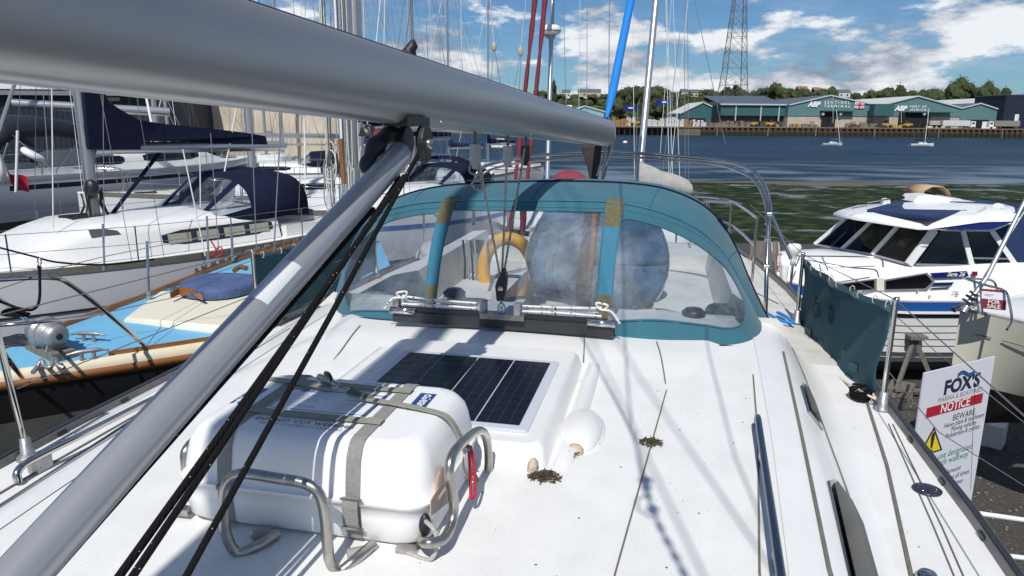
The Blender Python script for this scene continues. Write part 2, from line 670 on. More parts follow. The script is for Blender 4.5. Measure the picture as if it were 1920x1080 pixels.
def sstep(a, b, x):
    t = max(0.0, min(1.0, (x - a) / (b - a)))
    return t * t * (3 - 2 * t)


def ground_mats():
    a = mat('yard gravel', (0.055, 0.047, 0.042), 0.95, col2=(0.13, 0.115, 0.10), c2lo=0.48, c2hi=0.72, vscale=26, bump=1.0, bscale=55)
    b = mat('weedy mud', (0.010, 0.020, 0.003), 0.7, spec=0.12, col2=(0.055, 0.07, 0.028), c2lo=0.47, c2hi=0.66, vscale=0.8, bump=1.0, bscale=4, stretch=(1, 1.1, 1))
    nt = b.node_tree
    bs = nt.nodes['Principled BSDF']
    old = bs.inputs['Base Color'].links[0].from_socket
    t = nt.nodes.new('ShaderNodeTexCoord')
    mp = nt.nodes.new('ShaderNodeMapping')
    mp.inputs['Scale'].default_value = (0.20, 0.27, 1)
    nt.links.new(t.outputs['Object'], mp.inputs[0])
    n = nt.nodes.new('ShaderNodeTexNoise')
    n.inputs['Scale'].default_value = 1.0
    n.inputs['Detail'].default_value = 7
    n.inputs['Roughness'].default_value = 0.68
    n.inputs['Distortion'].default_value = 0.4
    nt.links.new(mp.outputs[0], n.inputs['Vector'])
    r = nt.nodes.new('ShaderNodeMapRange')
    r.inputs[1].default_value = 0.545
    r.inputs[2].default_value = 0.60
    nt.links.new(n.outputs['Fac'], r.inputs[0])
    mx = nt.nodes.new('ShaderNodeMix')
    mx.data_type = 'RGBA'
    mx.inputs['B'].default_value = (0.13, 0.14, 0.14, 1)
    nt.links.new(r.outputs[0], mx.inputs['Factor'])
    nt.links.new(old, mx.inputs['A'])
    nt.links.new(mx.outputs['Result'], bs.inputs['Base Color'])
    ro = nt.nodes.new('ShaderNodeMapRange')
    ro.inputs[3].default_value = 0.8
    ro.inputs[4].default_value = 0.28
    nt.links.new(r.outputs[0], ro.inputs[0])
    nt.links.new(ro.outputs[0], bs.inputs['Roughness'])
    c = mat('shore sand', (0.13, 0.11, 0.075), 0.9, var=0.35, vscale=0.8, bump=0.5, bscale=4, stretch=(0.3, 1, 1))
    d = mat('hill grass', (0.055, 0.085, 0.018), 0.95, col2=(0.10, 0.115, 0.035), c2lo=0.42, c2hi=0.62, vscale=0.03, bump=0.3, bscale=0.6)
    e = mat('port concrete', (0.26, 0.245, 0.22), 0.9, var=0.3, vscale=0.15)
    return [a, b, c, d, e]


def gh(x, y):
    if y < 26:
        return GZ
    if y < 34:
        return GZ + (0.35 - GZ) * sstep(26, 34, y)
    if y < 69:
        return 0.35 - 0.15 * (y - 34) / 35 + 0.04 * math.sin(x * .3 + y * .5)
    if y < 80:
        return 0.2 - 0.9 * (y - 69) / 11 + .10 * math.sin(x * .09) + .07 * math.sin(x * .23 + 1)
    if y < 352:
        return -0.7 - 2.5 * sstep(80, 120, y)
    if y < 354:
        return -3.2 + 7.2 * (y - 352) / 2
    if y < 395:
        return 4.0
    return 4.0 + 15.5 * sstep(395, 520, y) * (0.88 + 0.12 * math.sin(x * .012 + 1.0)) + 2 * math.sin(y * .01)


xs = [-3500, -1500, -700, -400, -250] + [-200 + 8 * i for i in range(0, 66)] + [400, 600, 1000, 2000, 3500]
ys = [-300, -60, -15, 0, 8, 16, 22, 26, 27, 28, 29, 30, 31, 32, 33, 34] + [34 + 1.4 * i for i in range(1, 34)] + [90, 110, 150, 250, 351.9, 354.1, 370, 394] + [400 + 8 * i for i in range(20)] + [600, 800, 1500, 4500]
g = MB()
vs = [(x, y, gh(x, y)) for y in ys for x in xs]
nx = len(xs)
for j in range(len(ys) - 1):
    y = ys[j]
    g.cur = 0 if y < 30 else 1 if y < 66.5 else 2 if y < 354 else 4 if y < 394 else 3
    g.mi += [g.cur] * 0
    g.add([], [])
b0 = len(g.v)
g.v.extend(Vector(p) for p in vs)
for j in range(len(ys) - 1):
    y = ys[j]
    k = 0 if y < 30 else 1 if y < 63.5 else 2 if y < 354 else 4 if y < 394 else 3
    for i in range(nx - 1):
        if 50 < y < 75:
            k = 1 if y < 63.5 + 3 * math.sin(xs[i] * .05) + 2.2 * math.sin(xs[i] * .17) else 2
        a = b0 + j * nx + i
        g.f.append((a, a + 1, a + nx + 1, a + nx))
        g.sm.append(True)
        g.mi.append(k)
go = g.build('ground', ground_mats())
meta(go, kind='structure', label='dark gravel yard, weedy mudflat and far green bank')

# river
wm = mat('river water', (0.006, 0.02, 0.04), 0.42, spec=0.10)
nt = wm.node_tree
bs = nt.nodes['Principled BSDF']
t = nt.nodes.new('ShaderNodeTexCoord')
mp = nt.nodes.new('ShaderNodeMapping')
mp.inputs['Scale'].default_value = (0.55, 1.0, 1)
nt.links.new(t.outputs['Object'], mp.inputs[0])
n = nt.nodes.new('ShaderNodeTexNoise')
n.inputs['Scale'].default_value = 0.9
n.inputs['Detail'].default_value = 5
n.inputs['Roughness'].default_value = 0.6
nt.links.new(mp.outputs[0], n.inputs['Vector'])
bp = nt.nodes.new('ShaderNodeBump')
bp.inputs['Strength'].default_value = 1.0
bp.inputs['Distance'].default_value = 0.6
nt.links.new(n.outputs['Fac'], bp.inputs['Height'])
nt.links.new(bp.outputs[0], bs.inputs['Normal'])
mp2 = nt.nodes.new('ShaderNodeMapping')
mp2.inputs['Scale'].default_value = (0.03, 0.07, 1)
nt.links.new(t.outputs['Object'], mp2.inputs[0])
n2 = nt.nodes.new('ShaderNodeTexNoise')
n2.inputs['Scale'].default_value = 1.0
n2.inputs['Detail'].default_value = 9
n2.inputs['Roughness'].default_value = 0.72
nt.links.new(mp2.outputs[0], n2.inputs['Vector'])
cr = nt.nodes.new('ShaderNodeValToRGB')
cr.color_ramp.elements[0].position = 0.40
cr.color_ramp.elements[0].color = (0.006, 0.020, 0.040, 1)
cr.color_ramp.elements[1].position = 0.66
cr.color_ramp.elements[1].color = (0.020, 0.055, 0.095, 1)
nt.links.new(n2.outputs['Fac'], cr.inputs[0])
# shallow water close to the shore is paler
sx = nt.nodes.new('ShaderNodeSeparateXYZ')
nt.links.new(t.outputs['Object'], sx.inputs[0])
WY0 = 62.0
WYC = (WY0 + 353) / 2
SHY0, SHY1 = 76.0 - WYC, 122.0 - WYC
sh = nt.nodes.new('ShaderNodeMapRange')
sh.inputs[1].default_value = SHY0
sh.inputs[2].default_value = SHY1
sh.inputs[3].default_value = 1.0
sh.inputs[4].default_value = 0.0
nt.links.new(sx.outputs[1], sh.inputs[0])
n4 = nt.nodes.new('ShaderNodeTexNoise')
n4.inputs['Scale'].default_value = 2.2
n4.inputs['Detail'].default_value = 8
nt.links.new(mp2.outputs[0], n4.inputs['Vector'])
m4 = nt.nodes.new('ShaderNodeMapRange')
m4.inputs[1].default_value = 0.44
m4.inputs[2].default_value = 0.58
nt.links.new(n4.outputs['Fac'], m4.inputs[0])
mm = nt.nodes.new('ShaderNodeMath')
mm.operation = 'MULTIPLY'
nt.links.new(sh.outputs[0], mm.inputs[0])
nt.links.new(m4.outputs[0], mm.inputs[1])
mx = nt.nodes.new('ShaderNodeMix')
mx.data_type = 'RGBA'
mx.inputs['B'].default_value = (0.15, 0.19, 0.24, 1)
nt.links.new(mm.outputs[0], mx.inputs['Factor'])
nt.links.new(cr.outputs[0], mx.inputs['A'])
nt.links.new(mx.outputs['Result'], bs.inputs['Base Color'])
w = MB()
w.add([(-1500, WY0, 0.0), (1500, WY0, 0.0), (1500, 353, 0.0), (-1500, 353, 0.0)], [(0, 1, 2, 3)])
meta(w.build('water', wm), kind='structure', label='dark blue rippled river')

# quay wall of rusty sheet piles, and the timber jetty left of it
piles_m = mat('rusty sheet piling', (0.10, 0.05, 0.032), 0.9, var=0.45, vscale=0.9, bump=0.3, bscale=5)
algae_m = mat('algae stained piling', (0.030, 0.028, 0.014), 0.95, var=0.4, vscale=0.8)
cap_m = mat('quay capping', (0.21, 0.15, 0.12), 0.9, var=0.3, vscale=1.2)
q = thing('quay_wall', (85, 349, 0), 'long brown sheet piled quay wall below the far warehouses', 'quay')
XL = atY(1312, 240, 349).x
m1, m2 = MB(), MB()
x = XL
k = 0
while x < 300:
    yo = 348.6 if k % 2 else 349.3
    for mm_, z0, z1 in ((m1, 1.7, 3.75), (m2, -0.3, 1.7)):
        mm_.add([(x, yo, z0), (x + 1.3, yo, z0), (x + 1.3, yo, z1), (x, yo, z1)], [(0, 1, 2, 3)])
        yn = 349.3 if k % 2 else 348.6
        mm_.add([(x + 1.3, yo, z0), (x + 1.3, yn, z0), (x + 1.3, yn, z1), (x + 1.3, yo, z1)], [(0, 1, 2, 3)])
    x += 1.3
    k += 1
o = m1.build('sheet_piling', piles_m, q)
meta(o, kind='stuff')
o = m2.build('lower_piling', algae_m, q)
meta(o, kind='stuff')
MB().box(((XL + 300) / 2, 350.2, 3.95), (300 - XL, 3.6, 0.5)).build('capping', cap_m, q)
for px in (1345, 1440, 1530, 1640, 1760, 1880):
    p = atY(px, 245, 348.3)
    MB().box((p.x, 348.35, 1.7), (0.5, 0.4, 3.9)).build('fender_post', M['greywood'], q)

j = thing('timber_jetty', (45, 347, 0), 'low timber jetty on dark piles left of the sheet piled quay', 'jetty')
xa, xb = atY(1130, 240, 347).x, XL
MB().box(((xa + xb) / 2, 350, 3.75), (xb - xa, 7, 0.55)).build('deck', mat('jetty deck', (0.20, 0.15, 0.10), 0.9, var=0.3, vscale=1), j)
xc = atY(1270, 240, 347).x
MB().box(((xc + xb) / 2, 349.4, 1.6), (xb - xc, 5, 3.7)).build('concrete_wall', mat('stained concrete', (0.17, 0.14, 0.10), 0.9, var=0.4, vscale=.5), j)
i = 0
x = xa
while x < xc:
    MB().tube([(x, 347.2, -2), (x, 347.2, 3.5)], 0.32, 6).build('pile', algae_m, j)
    MB().tube([(x + .9, 350.2, -2), (x + .9, 350.2, 3.5)], 0.32, 6).build('pile', algae_m, j)
    x += 2.6


# ---------------------------------------------------------------- warehouses
teal_clad = mat('sea green cladding', (0.10, 0.205, 0.21), 0.6, var=0.10, vscale=0.2)
teal_dark = mat('darker green cladding', (0.030, 0.105, 0.115), 0.7, var=0.15, vscale=0.2)
cream_wall = mat('cream blockwork', (0.46, 0.41, 0.33), 0.85, var=0.2, vscale=0.4)
roof_grey = mat('grey roof sheeting', (0.10, 0.125, 0.16), 0.75, var=0.2, vscale=0.15)
roof_white = mat('pale roof sheeting', (0.58, 0.60, 0.58), 0.6, var=0.12, vscale=0.2)
trim_pale = mat('pale trim', (0.44, 0.50, 0.50), 0.6)
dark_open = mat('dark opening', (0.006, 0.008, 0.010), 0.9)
navy_clad = mat('navy cladding', (0.010, 0.018, 0.042), 0.7, var=0.2, vscale=0.3)


def P3(px, py, Y):
    return atY(px, py, Y)


def ribs(mb, x0, x1, y, z0, z1, step, d=0.08):
    x = x0 + step / 2
    while x < x1:
        zt = z1(x) if callable(z1) else z1
        mb.box((x, y - d / 2, (z0 + zt) / 2), (step * .42, d, zt - z0 - .02))
        x += step


def gable_shed(Y, pl, pr, prg, ybase, dep, wall, roof, label, zlow=None, low=None, name='warehouse', rib=1.2):
    """pl, pr: pixel of the eaves; prg: pixel of the ridge, all on the front plane Y"""
    A, B_, Rg = P3(*pl, Y), P3(*pr, Y), P3(*prg, Y)
    zb = 4.02
    t = thing(name, ((A.x + B_.x) / 2, Y, zb), label, 'warehouse')
    zl = zlow if zlow else zb
    m = MB()
    m.prism([(A.x, Y, zl), (B_.x, Y, zl), (B_.x, Y, B_.z), (Rg.x, Y, Rg.z), (A.x, Y, A.z)], (0, dep, 0))
    m.build('wall', wall, t)
    if low:
        MB().box(((A.x + B_.x) / 2, Y + dep / 2, (zb + zl) / 2), (abs(B_.x - A.x) - .3, dep - .6, zl - zb)).build('lower_wall', low, t)
    rb = MB()

    def zt(x):
        return (A.z + (Rg.z - A.z) * (x - A.x) / (Rg.x - A.x) if x < Rg.x else Rg.z + (B_.z - Rg.z) * (x - Rg.x) / (B_.x - Rg.x)) - .12
    ribs(rb, A.x + .3, B_.x - .3, Y, zl + .1, zt, rib)
    meta(rb.build('cladding_rib', wall, t), kind='stuff')
    n_ = (Rg - A)
    th = 0.3
    for a, b in ((A, Rg), (Rg, B_)):
        MB().prism([(a.x, Y - .5, a.z + .02), (b.x, Y - .5, b.z + .02), (b.x, Y - .5, b.z + th), (a.x, Y - .5, a.z + th)], (0, dep + 1, 0)).build('roof', roof, t)
        MB().prism([(a.x, Y - .62, a.z - .25), (b.x, Y - .62, b.z - .25), (b.x, Y - .62, b.z + th + .05), (a.x, Y - .62, a.z + th + .05)], (0, .11, 0)).build('gable_trim', trim_pale, t)
    return t, A, B_, Rg, zb


t1, A, B_, Rg, zb = gable_shed(362, (1479, 197), (1642, 197), (1557, 179), 232, 70, teal_clad, roof_grey,
                               'large green warehouse with white lettering and a red and white flag panel', zlow=P3(1500, 217.5, 362).z, low=cream_wall)
zl = P3(1500, 217.5, 362).z
dr = P3(1553, 225, 361.7)
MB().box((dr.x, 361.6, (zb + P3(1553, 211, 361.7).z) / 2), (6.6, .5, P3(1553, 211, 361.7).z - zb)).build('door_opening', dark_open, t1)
a = P3(1550, 208, 361)
MB().box((a.x + 5, 360.6, a.z), (16, 2.6, .4)).build('door_canopy', teal_dark, t1)
for px in (1543, 1576):
    p = P3(px, 213.5, 361)
    MB().ball((p.x, 361, p.z), 0.9, 8, 6).build('lamp', M['white'], t1)
for px, w_ in ((1524, 2), (1600, 3), (1622, 4)):
    p = P3(px, 224, 361.7)
    MB().box((p.x, 361.8, 5.6), (w_, .3, 2.8)).build('stained_panel', mat('stained panel', (0.25, 0.22, 0.17), 0.9), t1)
for s_, py in (('SENTINEL', 192.5), ('TERMINAL', 199.5)):
    p = P3(1570, py, 361.3)
    text(s_, 1.9, M['white'], t1, (p.x, 361.55, p.z), (1, 0, 0), (0, 0, 1), wide=1.75, bold=.02, sx=.92)
p = P3(1526, 196, 361.3)
text('ABP', 3.3, M['white'], t1, (p.x, 361.5, p.z), (1, 0, 0), (0, 0, 1), bold=.06, shear=.3, sx=.95)
p = P3(1612, 197, 361.3)
fl = MB().box((p.x, 361.6, p.z), (4.6, .2, 3.1)).build('flag_panel', M['white'], t1)
for dx, dz, sx_, sz_ in ((0, 0, 4.6, .6), (0, 0, .7, 3.1)):
    MB().box((p.x + dx, 361.45 - (.05 if sz_ > 1 else 0), p.z + dz), (sx_, .1, sz_)).build('red_bar', M['sign_red'], fl)
for sx_, sz_ in ((1, 1), (1, -1), (-1, 1), (-1, -1)):
    MB().beam((p.x + sx_ * .6, 361.46, p.z + sz_ * .6), (p.x + sx_ * 2.1, 361.46, p.z + sz_ * 1.3), .1, .3, up=(0, 1, 0)).build('red_bar', M['sign_red'], fl)
# long wing on its left
Wl, Wr = P3(1352, 197, 366), P3(1478, 197, 366)
t = thing('warehouse', ((Wl.x + Wr.x) / 2, 366, 4), 'long low dark green wing with a blue grey roof left of the flag panel warehouse', 'warehouse')
zt_ = P3(1450, 197, 366).z
MB().box(((Wl.x + Wr.x) / 2, 386, (zt_ + zl) / 2), (Wr.x - Wl.x, 40, zt_ - zl)).build('wall', teal_dark, t)
MB().box(((Wl.x + Wr.x) / 2, 387, (4 + zl) / 2), (Wr.x - Wl.x, 38, zl - 4)).build('lower_wall', mat('dark lower wall', (0.05, 0.055, 0.05), .9), t)
rb = MB()
ribs(rb, Wl.x, Wr.x, 366, zl, zt_ - .2, 1.3)
meta(rb.build('cladding_rib', teal_dark, t), kind='stuff')
zr = P3(1420, 181, 400).z
MB().prism([(Wl.x - .5, 365.4, zt_ + .03), (Wl.x - .5, 402, zr), (Wl.x - .5, 402, zr + .35), (Wl.x - .5, 365.4, zt_ + .4)], (Wr.x - Wl.x, 0, 0)).build('roof', mat('blue grey roof', (0.085, 0.11, 0.16), .7, var=.15, vscale=.2), t)
MB().box(((Wl.x + Wr.x) / 2 - .5, 365.1, zt_ + .2), (Wr.x - Wl.x, .3, .7)).build('gutter', trim_pale, t)
for px in (1380, 1427, 1461):
    p = P3(px, 207, 365.7)
    MB().box((p.x, 365.75, (4 + zt_) / 2 + 1.5), (.5, .3, zt_ - 7)).build('downpipe', trim_pale, t)
# little shed further left
t, A, B2, R2, _z = gable_shed(364, (1275, 213), (1335, 200), (1318, 192), 232, 30, teal_dark, roof_white, 'small dark green shed left of the long warehouse wing')
p = P3(1300, 222, 363.6)
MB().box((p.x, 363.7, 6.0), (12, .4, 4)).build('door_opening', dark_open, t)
# second warehouse
t2, A, B2, R2, zb = gable_shed(360, (1642, 200), (1803, 203), (1721, 180.5), 234, 70, teal_clad, roof_white,
                               'second large green warehouse with white lettering and a wide dark doorway', zlow=P3(1700, 218.5, 360).z, low=cream_wall)
p = P3(1714, 225, 359.6)
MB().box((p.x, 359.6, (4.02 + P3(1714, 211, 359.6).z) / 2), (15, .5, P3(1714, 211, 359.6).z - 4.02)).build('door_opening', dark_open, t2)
a = P3(1720, 210, 358)
MB().box((a.x + 6, 358.6, a.z), (22, 2.6, .4)).build('door_canopy', teal_dark, t2)
a = P3(1657, 203, 359.4)
MB().box((a.x, 359.5, a.z), (5, .3, 1.7)).build('window', trim_pale, t2)
a = P3(1655, 206, 356)
MB().box((a.x, 357, a.z), (9.5, 5, 5.5)).build('porch', teal_dark, t2)
for s_, py in (('PORT OF', 200.3), ('IPSWICH', 206.3)):
    p = P3(1722, py, 359.3)
    text(s_, 1.6, M['white'], t2, (p.x, 359.5, p.z), (1, 0, 0), (0, 0, 1), wide=1.5, bold=.02, sx=.9)
p = P3(1689, 203.5, 359.3)
text('ABP', 3.2, M['white'], t2, (p.x, 359.5, p.z), (1, 0, 0), (0, 0, 1), bold=.06, shear=.3, sx=.95)
p = P3(1734, 213.5, 358)
MB().ball((p.x, 358.5, p.z), 0.9, 8, 6).build('lamp', M['white'], t2)
# lean-to, small building, navy shed
t, A, B3, R3, zb = gable_shed(361, (1803, 203), (1875, 206), (1838, 194), 235, 40, teal_clad, roof_grey, 'low green shed with blue grey roof right of the second warehouse')
p = P3(1836, 222, 360.4)
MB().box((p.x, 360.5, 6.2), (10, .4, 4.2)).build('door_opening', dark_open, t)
p = P3(1858, 222, 360.4)
MB().box((p.x, 360.3, 5.8), (8, .5, 3.2)).build('white_door', M['white'], t)
t, A, B4, R4, zb = gable_shed(395, (1828, 197), (1905, 200), (1860, 184), 235, 60, teal_dark, roof_white, 'dark green building with a pale roof behind the low shed')
c1 = P3(1898, 178, 352)
t = thing('warehouse', (c1.x + 20, 362, 4), 'tall navy shed at the right edge of the far shore', 'warehouse')
MB().box((c1.x + 20, 368, (4 + c1.z) / 2), (40, 24, c1.z - 4)).build('wall', navy_clad, t)
rb = MB()
ribs(rb, c1.x + .3, c1.x + 39, 356, 4, c1.z - .2, 1.4, .12)
meta(rb.build('cladding_rib', navy_clad, t), kind='stuff')
MB().box((c1.x + 20, 368, c1.z + .15), (40.6, 24.6, .3)).build('roof', roof_grey, t)
# blue sheds behind the boom end
t, A, B4, R4, zb = gable_shed(372, (1078, 206), (1136, 210), (1096, 199), 225, 25, mat('pale blue cladding', (0.22, 0.40, 0.44), .6), mat('turquoise roof', (0.22, 0.45, 0.50), .6), 'low turquoise roofed shed beside the blue sleeved stay')
t, A, B4, R4, zb = gable_shed(380, (1030, 205), (1085, 207), (1052, 198), 225, 25, teal_clad, roof_grey, 'small grey roofed shed left of the turquoise one')

# ---------------------------------------------------------------- quayside clutter
rng = random.Random(3)
stack_w = mat('white wrapped bales', (0.62, 0.63, 0.66), .6, var=.3, vscale=.7)
timber = mat('sawn timber', (0.36, 0.20, 0.08), .85, var=.35, vscale=1.5)
stone = mat('stone blocks', (0.22, 0.19, 0.15), .9, var=.4, vscale=1)
grp = {'w': ('stacks of white wrapped goods on the quay', 'white wrapped stack among the goods on the far jetty', 'stack', stack_w),
       't': ('timber stacks on the quay', 'brown timber stack on the far quay', 'timber', timber),
       's': ('rubble heaps on the quay', 'grey brown heap on the far quay', 'rubble', stone)}
for kind, px0, px1, n_, h0, h1 in (('t', 1142, 1180, 7, 2.2, 4.2), ('w', 1175, 1192, 4, 3, 4.5), ('w', 1214, 1246, 7, 2.4, 3.8), ('w', 1248, 1282, 8, 2.6, 4.6), ('t', 1282, 1296, 3, 3, 4), ('w', 1299, 1322, 5, 2, 3.4), ('s', 1322, 1410, 11, 1.4, 3.2), ('t', 1480, 1500, 4, 1, 1.8), ('s', 1505, 1535, 4, 1.2, 2.0), ('s', 1588, 1650, 4, 1.2, 2.4)):
    for k in range(n_):
        px = px0 + (px1 - px0) * (k + rng.random() * .6) / n_
        Y = 355.5 + rng.random() * 3.5
        p = P3(px, 232, Y)
        h = h0 + rng.random() * (h1 - h0)
        wd = (px1 - px0) / n_ * .27 * (.75 + rng.random() * .4)
        mb = MB()
        lay = max(2, int(h / .9))
        for q_ in range(lay):
            s_ = 1 - (.35 * q_ / lay if kind == 's' else .06 * rng.random())
            mb.box((p.x + rng.uniform(-.15, .15), Y, 4.02 + h * (q_ + .5) / lay), (wd * s_, 1.8 * s_, h / lay * .94))
        g_, lb, ct, mt = grp[kind]
        o = mb.build({'w': 'bale_stack', 't': 'timber_stack', 's': 'rubble_heap'}[kind], mt)
        meta(o, lb, ct, g_)

yel = mat('yellow plant', (0.60, 0.33, 0.02), .5, var=.2, vscale=1)


def loader(px, Y, label, flip=1, s=1.0):
    p = P3(px, 232, Y)
    t = thing('wheel_loader', (p.x, Y, 4.02), label, 'loader', 'yellow loaders on the far quay')
    f = flip * s
    MB().prism([(p.x - 2.3 * f, Y - .9, 5.0), (p.x + 1.6 * f, Y - .9, 5.0), (p.x + 1.8 * f, Y - .9, 6.2 * 1), (p.x - 2.2 * f, Y - .9, 6.3)], (0, 1.8, 0)).build('body', yel, t)
    MB().prism([(p.x - .6 * f, Y - .8, 6.2), (p.x + .9 * f, Y - .8, 6.2), (p.x + .7 * f, Y - .8, 7.7), (p.x - .5 * f, Y - .8, 7.7)], (0, 1.6, 0)).build('cab', M['glass'], t)
    MB().beam((p.x + .8 * f, Y, 5.9), (p.x + 3.2 * f, Y, 5.0), .4, .4).build('arm', yel, t)
    MB().prism([(p.x + 2.9 * f, Y - 1.2, 4.3), (p.x + 4.0 * f, Y - 1.2, 4.2), (p.x + 3.2 * f, Y - 1.2, 5.6)], (0, 2.4, 0)).build('bucket', yel, t)
    for dx in (-1.4, 1.5):
        MB().lathe((p.x + dx * f, Y - 1.05, 4.85), [(.01, -.25), (.8, -.25), (.8, .25), (.01, .25)], 12, (Vector((1, 0, 0)), Vector((0, 0, 1)), Vector((0, 1, 0)))).build('wheel', M['black'], t)


loader(1444, 357, 'yellow loader parked before the long dark green wing')
loader(1701, 355.5, 'yellow loader in the wide dark doorway of the second warehouse', -1)
loader(1662, 356, 'yellow loader between the two large warehouses', 1)
loader(1190, 356.5, 'yellow loader among timber at the left end of the far quay', -1)
loader(1412, 358.0, 'yellow loader furthest left before the long dark green wing', -1, .8)


def trailer(px, wpx, label, m_, cabs):
    p = P3(px, 232, 355)
    w_ = wpx * .263
    t = thing('lorry', (p.x, 355, 4.02), label, 'lorry', 'lorries parked on the far quay')
    MB().box((p.x, 355, 6.6), (w_, 2.4, 2.6)).build('trailer_body', m_, t)
    MB().box((p.x, 355, 5.15), (w_, 1.2, .25)).build('chassis', M['black'], t)
    for dx in (-.36, -.25, .3):
        MB().lathe((p.x + dx * w_, 353.9, 4.55), [(.01, -.2), (.52, -.2), (.52, .2), (.01, .2)], 10, (Vector((1, 0, 0)), Vector((0, 0, 1)), Vector((0, 1, 0)))).build('wheel', M['black'], t)
    if cabs:
        cx = p.x + cabs * (w_ / 2 + 1.5)
        MB().prism([(cx - 1.1, 353.9, 4.7), (cx + 1.1, 353.9, 4.7), (cx + 1.1, 353.9, 7.4), (cx - .9, 353.9, 7.6)], (0, 2.2, 0)).build('cab', M['white'], t)
        MB().box((cx, 353.85, 6.6), (1.2, .1, .9)).build('cab_window', M['glass'], t)
        MB().lathe((cx, 353.7, 4.55), [(.01, -.2), (.52, -.2), (.52, .2), (.01, .2)], 10, (Vector((1, 0, 0)), Vector((0, 0, 1)), Vector((0, 1, 0)))).build('wheel', M['black'], t)


trailer(1791, 50, 'lorry with a long white trailer on the far quay', roof_white, 1)
trailer(1886, 46, 'lorry with a long grey brown trailer on the far quay', mat('grey tipper', (0.25, 0.24, 0.20), .7, var=.2, vscale=1), -1)
p = P3(1905, 218, 353.8)
o = MB().lathe((P3(1904, 218, 357).x, 357.5, 4.02), [(1.9, 0), (1.9, 6.6), (1.7, 6.9), (.05, 7.1)], 16).build('storage_tank', roof_white)
meta(o, 'round white storage tank before the navy shed', 'tank')
for px, c_ in ((1755, (.4, .4, .42)), (1764, (.5, .5, .5)), (1650, (.05, .05, .06)), (1600, (.12, .06, .06)), (1745, (.6, .6, .58))):
    p = P3(px, 230, 355)
    t = thing('parked_car', (p.x, 354.6, 4.02), 'small %s car parked before the far warehouses, %s' % ('dark' if c_[0] < .2 else 'pale', {1755: 'left of the pair by the white trailer', 1764: 'right of the pair by the white trailer', 1650: 'between the two gables', 1600: 'right of the dark doorway', 1745: 'beside the wide doorway'}[px]), 'car')
    cm = mat('car paint', c_, .3)
    MB().box((p.x, 354.6, 4.75), (4.0, 1.7, .75)).build('body', cm, t)
    MB().prism([(p.x - 1.3, 353.9, 5.12), (p.x + 1.3, 353.9, 5.12), (p.x + .8, 353.9, 5.7), (p.x - .9, 353.9, 5.7)], (0, 1.4, 0)).build('cabin', M['glass'], t)
# quay lamp posts
for px, yt in ((1562, 178), (1740, 205), (1690, 206)):
    a, b = P3(px, 231, 354.8), P3(px, yt, 354.8)
    line('lamp_post', [a, b], .13, trim_pale, 'thin pale lamp post on the far quay, at the %s' % {1562: 'flag panel warehouse', 1740: 'right of the wide doorway', 1690: 'left of the wide doorway'}[px], 'lamp post')

# ---------------------------------------------------------------- pylon
def pylon(px, ybase, Y, htop, label):
    c = P3(px, ybase, Y)
    zb_ = gh(c.x, Y)
    t = thing('electricity_pylon', (c.x, Y, zb_), label, 'pylon')
    wb = 29 * Y / FOC

    def hw(z):
        k = (z - zb_) / (80 - zb_)
        return max(1.0, 7.6 - 4.8 * k + 1.3 * max(0, 1 - k * 2.2) ** 2)
    lv = [zb_]
    step = 11
    while lv[-1] < htop - 6:
        lv.append(lv[-1] + step)
        step = max(5.0, step * .93)
    pm = mat('galvanised pylon steel', (0.16, 0.16, 0.15), .6, metal=.3)
    for sx_ in (-1, 1):
        for sy_ in (-1, 1):
            MB().tube([(c.x + sx_ * hw(z), Y + sy_ * hw(z), z) for z in lv], .26, 4).build('leg', pm, t)
    br = MB()
    hz = MB()
    for a, b in zip(lv, lv[1:]):
        for f in range(4):
            q1 = [(-1, -1), (1, -1), (1, 1), (-1, 1)]
            s0, s1 = q1[f], q1[(f + 1) % 4]
            pa = lambda s_, z: Vector((c.x + s_[0] * hw(z), Y + s_[1] * hw(z), z))
            br.tube([pa(s0, a), pa(s1, b)], .11, 3)
            br.tube([pa(s1, a), pa(s0, b)], .11, 3)
            br.tube([pa(s0, (a + b) / 2), (pa(s0, a) + pa(s1, a)) / 2], .08, 3)
            br.tube([pa(s1, (a + b) / 2), (pa(s0, a) + pa(s1, a)) / 2], .08, 3)
            hz.tube([pa(s0, a), pa(s1, a)], .13, 3)
    br.build('diagonal_bracing', pm, t)
    hz.build('horizontal_bracing', pm, t)
    for z in (htop * .80, htop * .93):
        for s_ in (-1, 1):
            MB().tube([(c.x + s_ * 2, Y, z + 1.6), (c.x + s_ * 15, Y, z)], .2, 4).tube([(c.x + s_ * 2, Y, z - .5), (c.x + s_ * 15, Y, z)], .2, 4).build('cross_arm', pm, t)


pylon(1372, 200, 440, 106, 'tall steel lattice electricity pylon behind the long warehouse wing')

# ---------------------------------------------------------------- trees and hedges on the hill
leaf_a = mat('dark foliage', (0.030, 0.045, 0.014), .9, col2=(0.060, 0.078, 0.024), c2lo=.42, c2hi=.62, vscale=.7, bump=.6, bscale=2)
leaf_b = mat('olive foliage', (0.045, 0.056, 0.018), .9, col2=(0.082, 0.088, 0.032), c2lo=.42, c2hi=.62, vscale=.7, bump=.6, bscale=2)
bark = mat('bark', (0.06, 0.045, 0.03), .95)


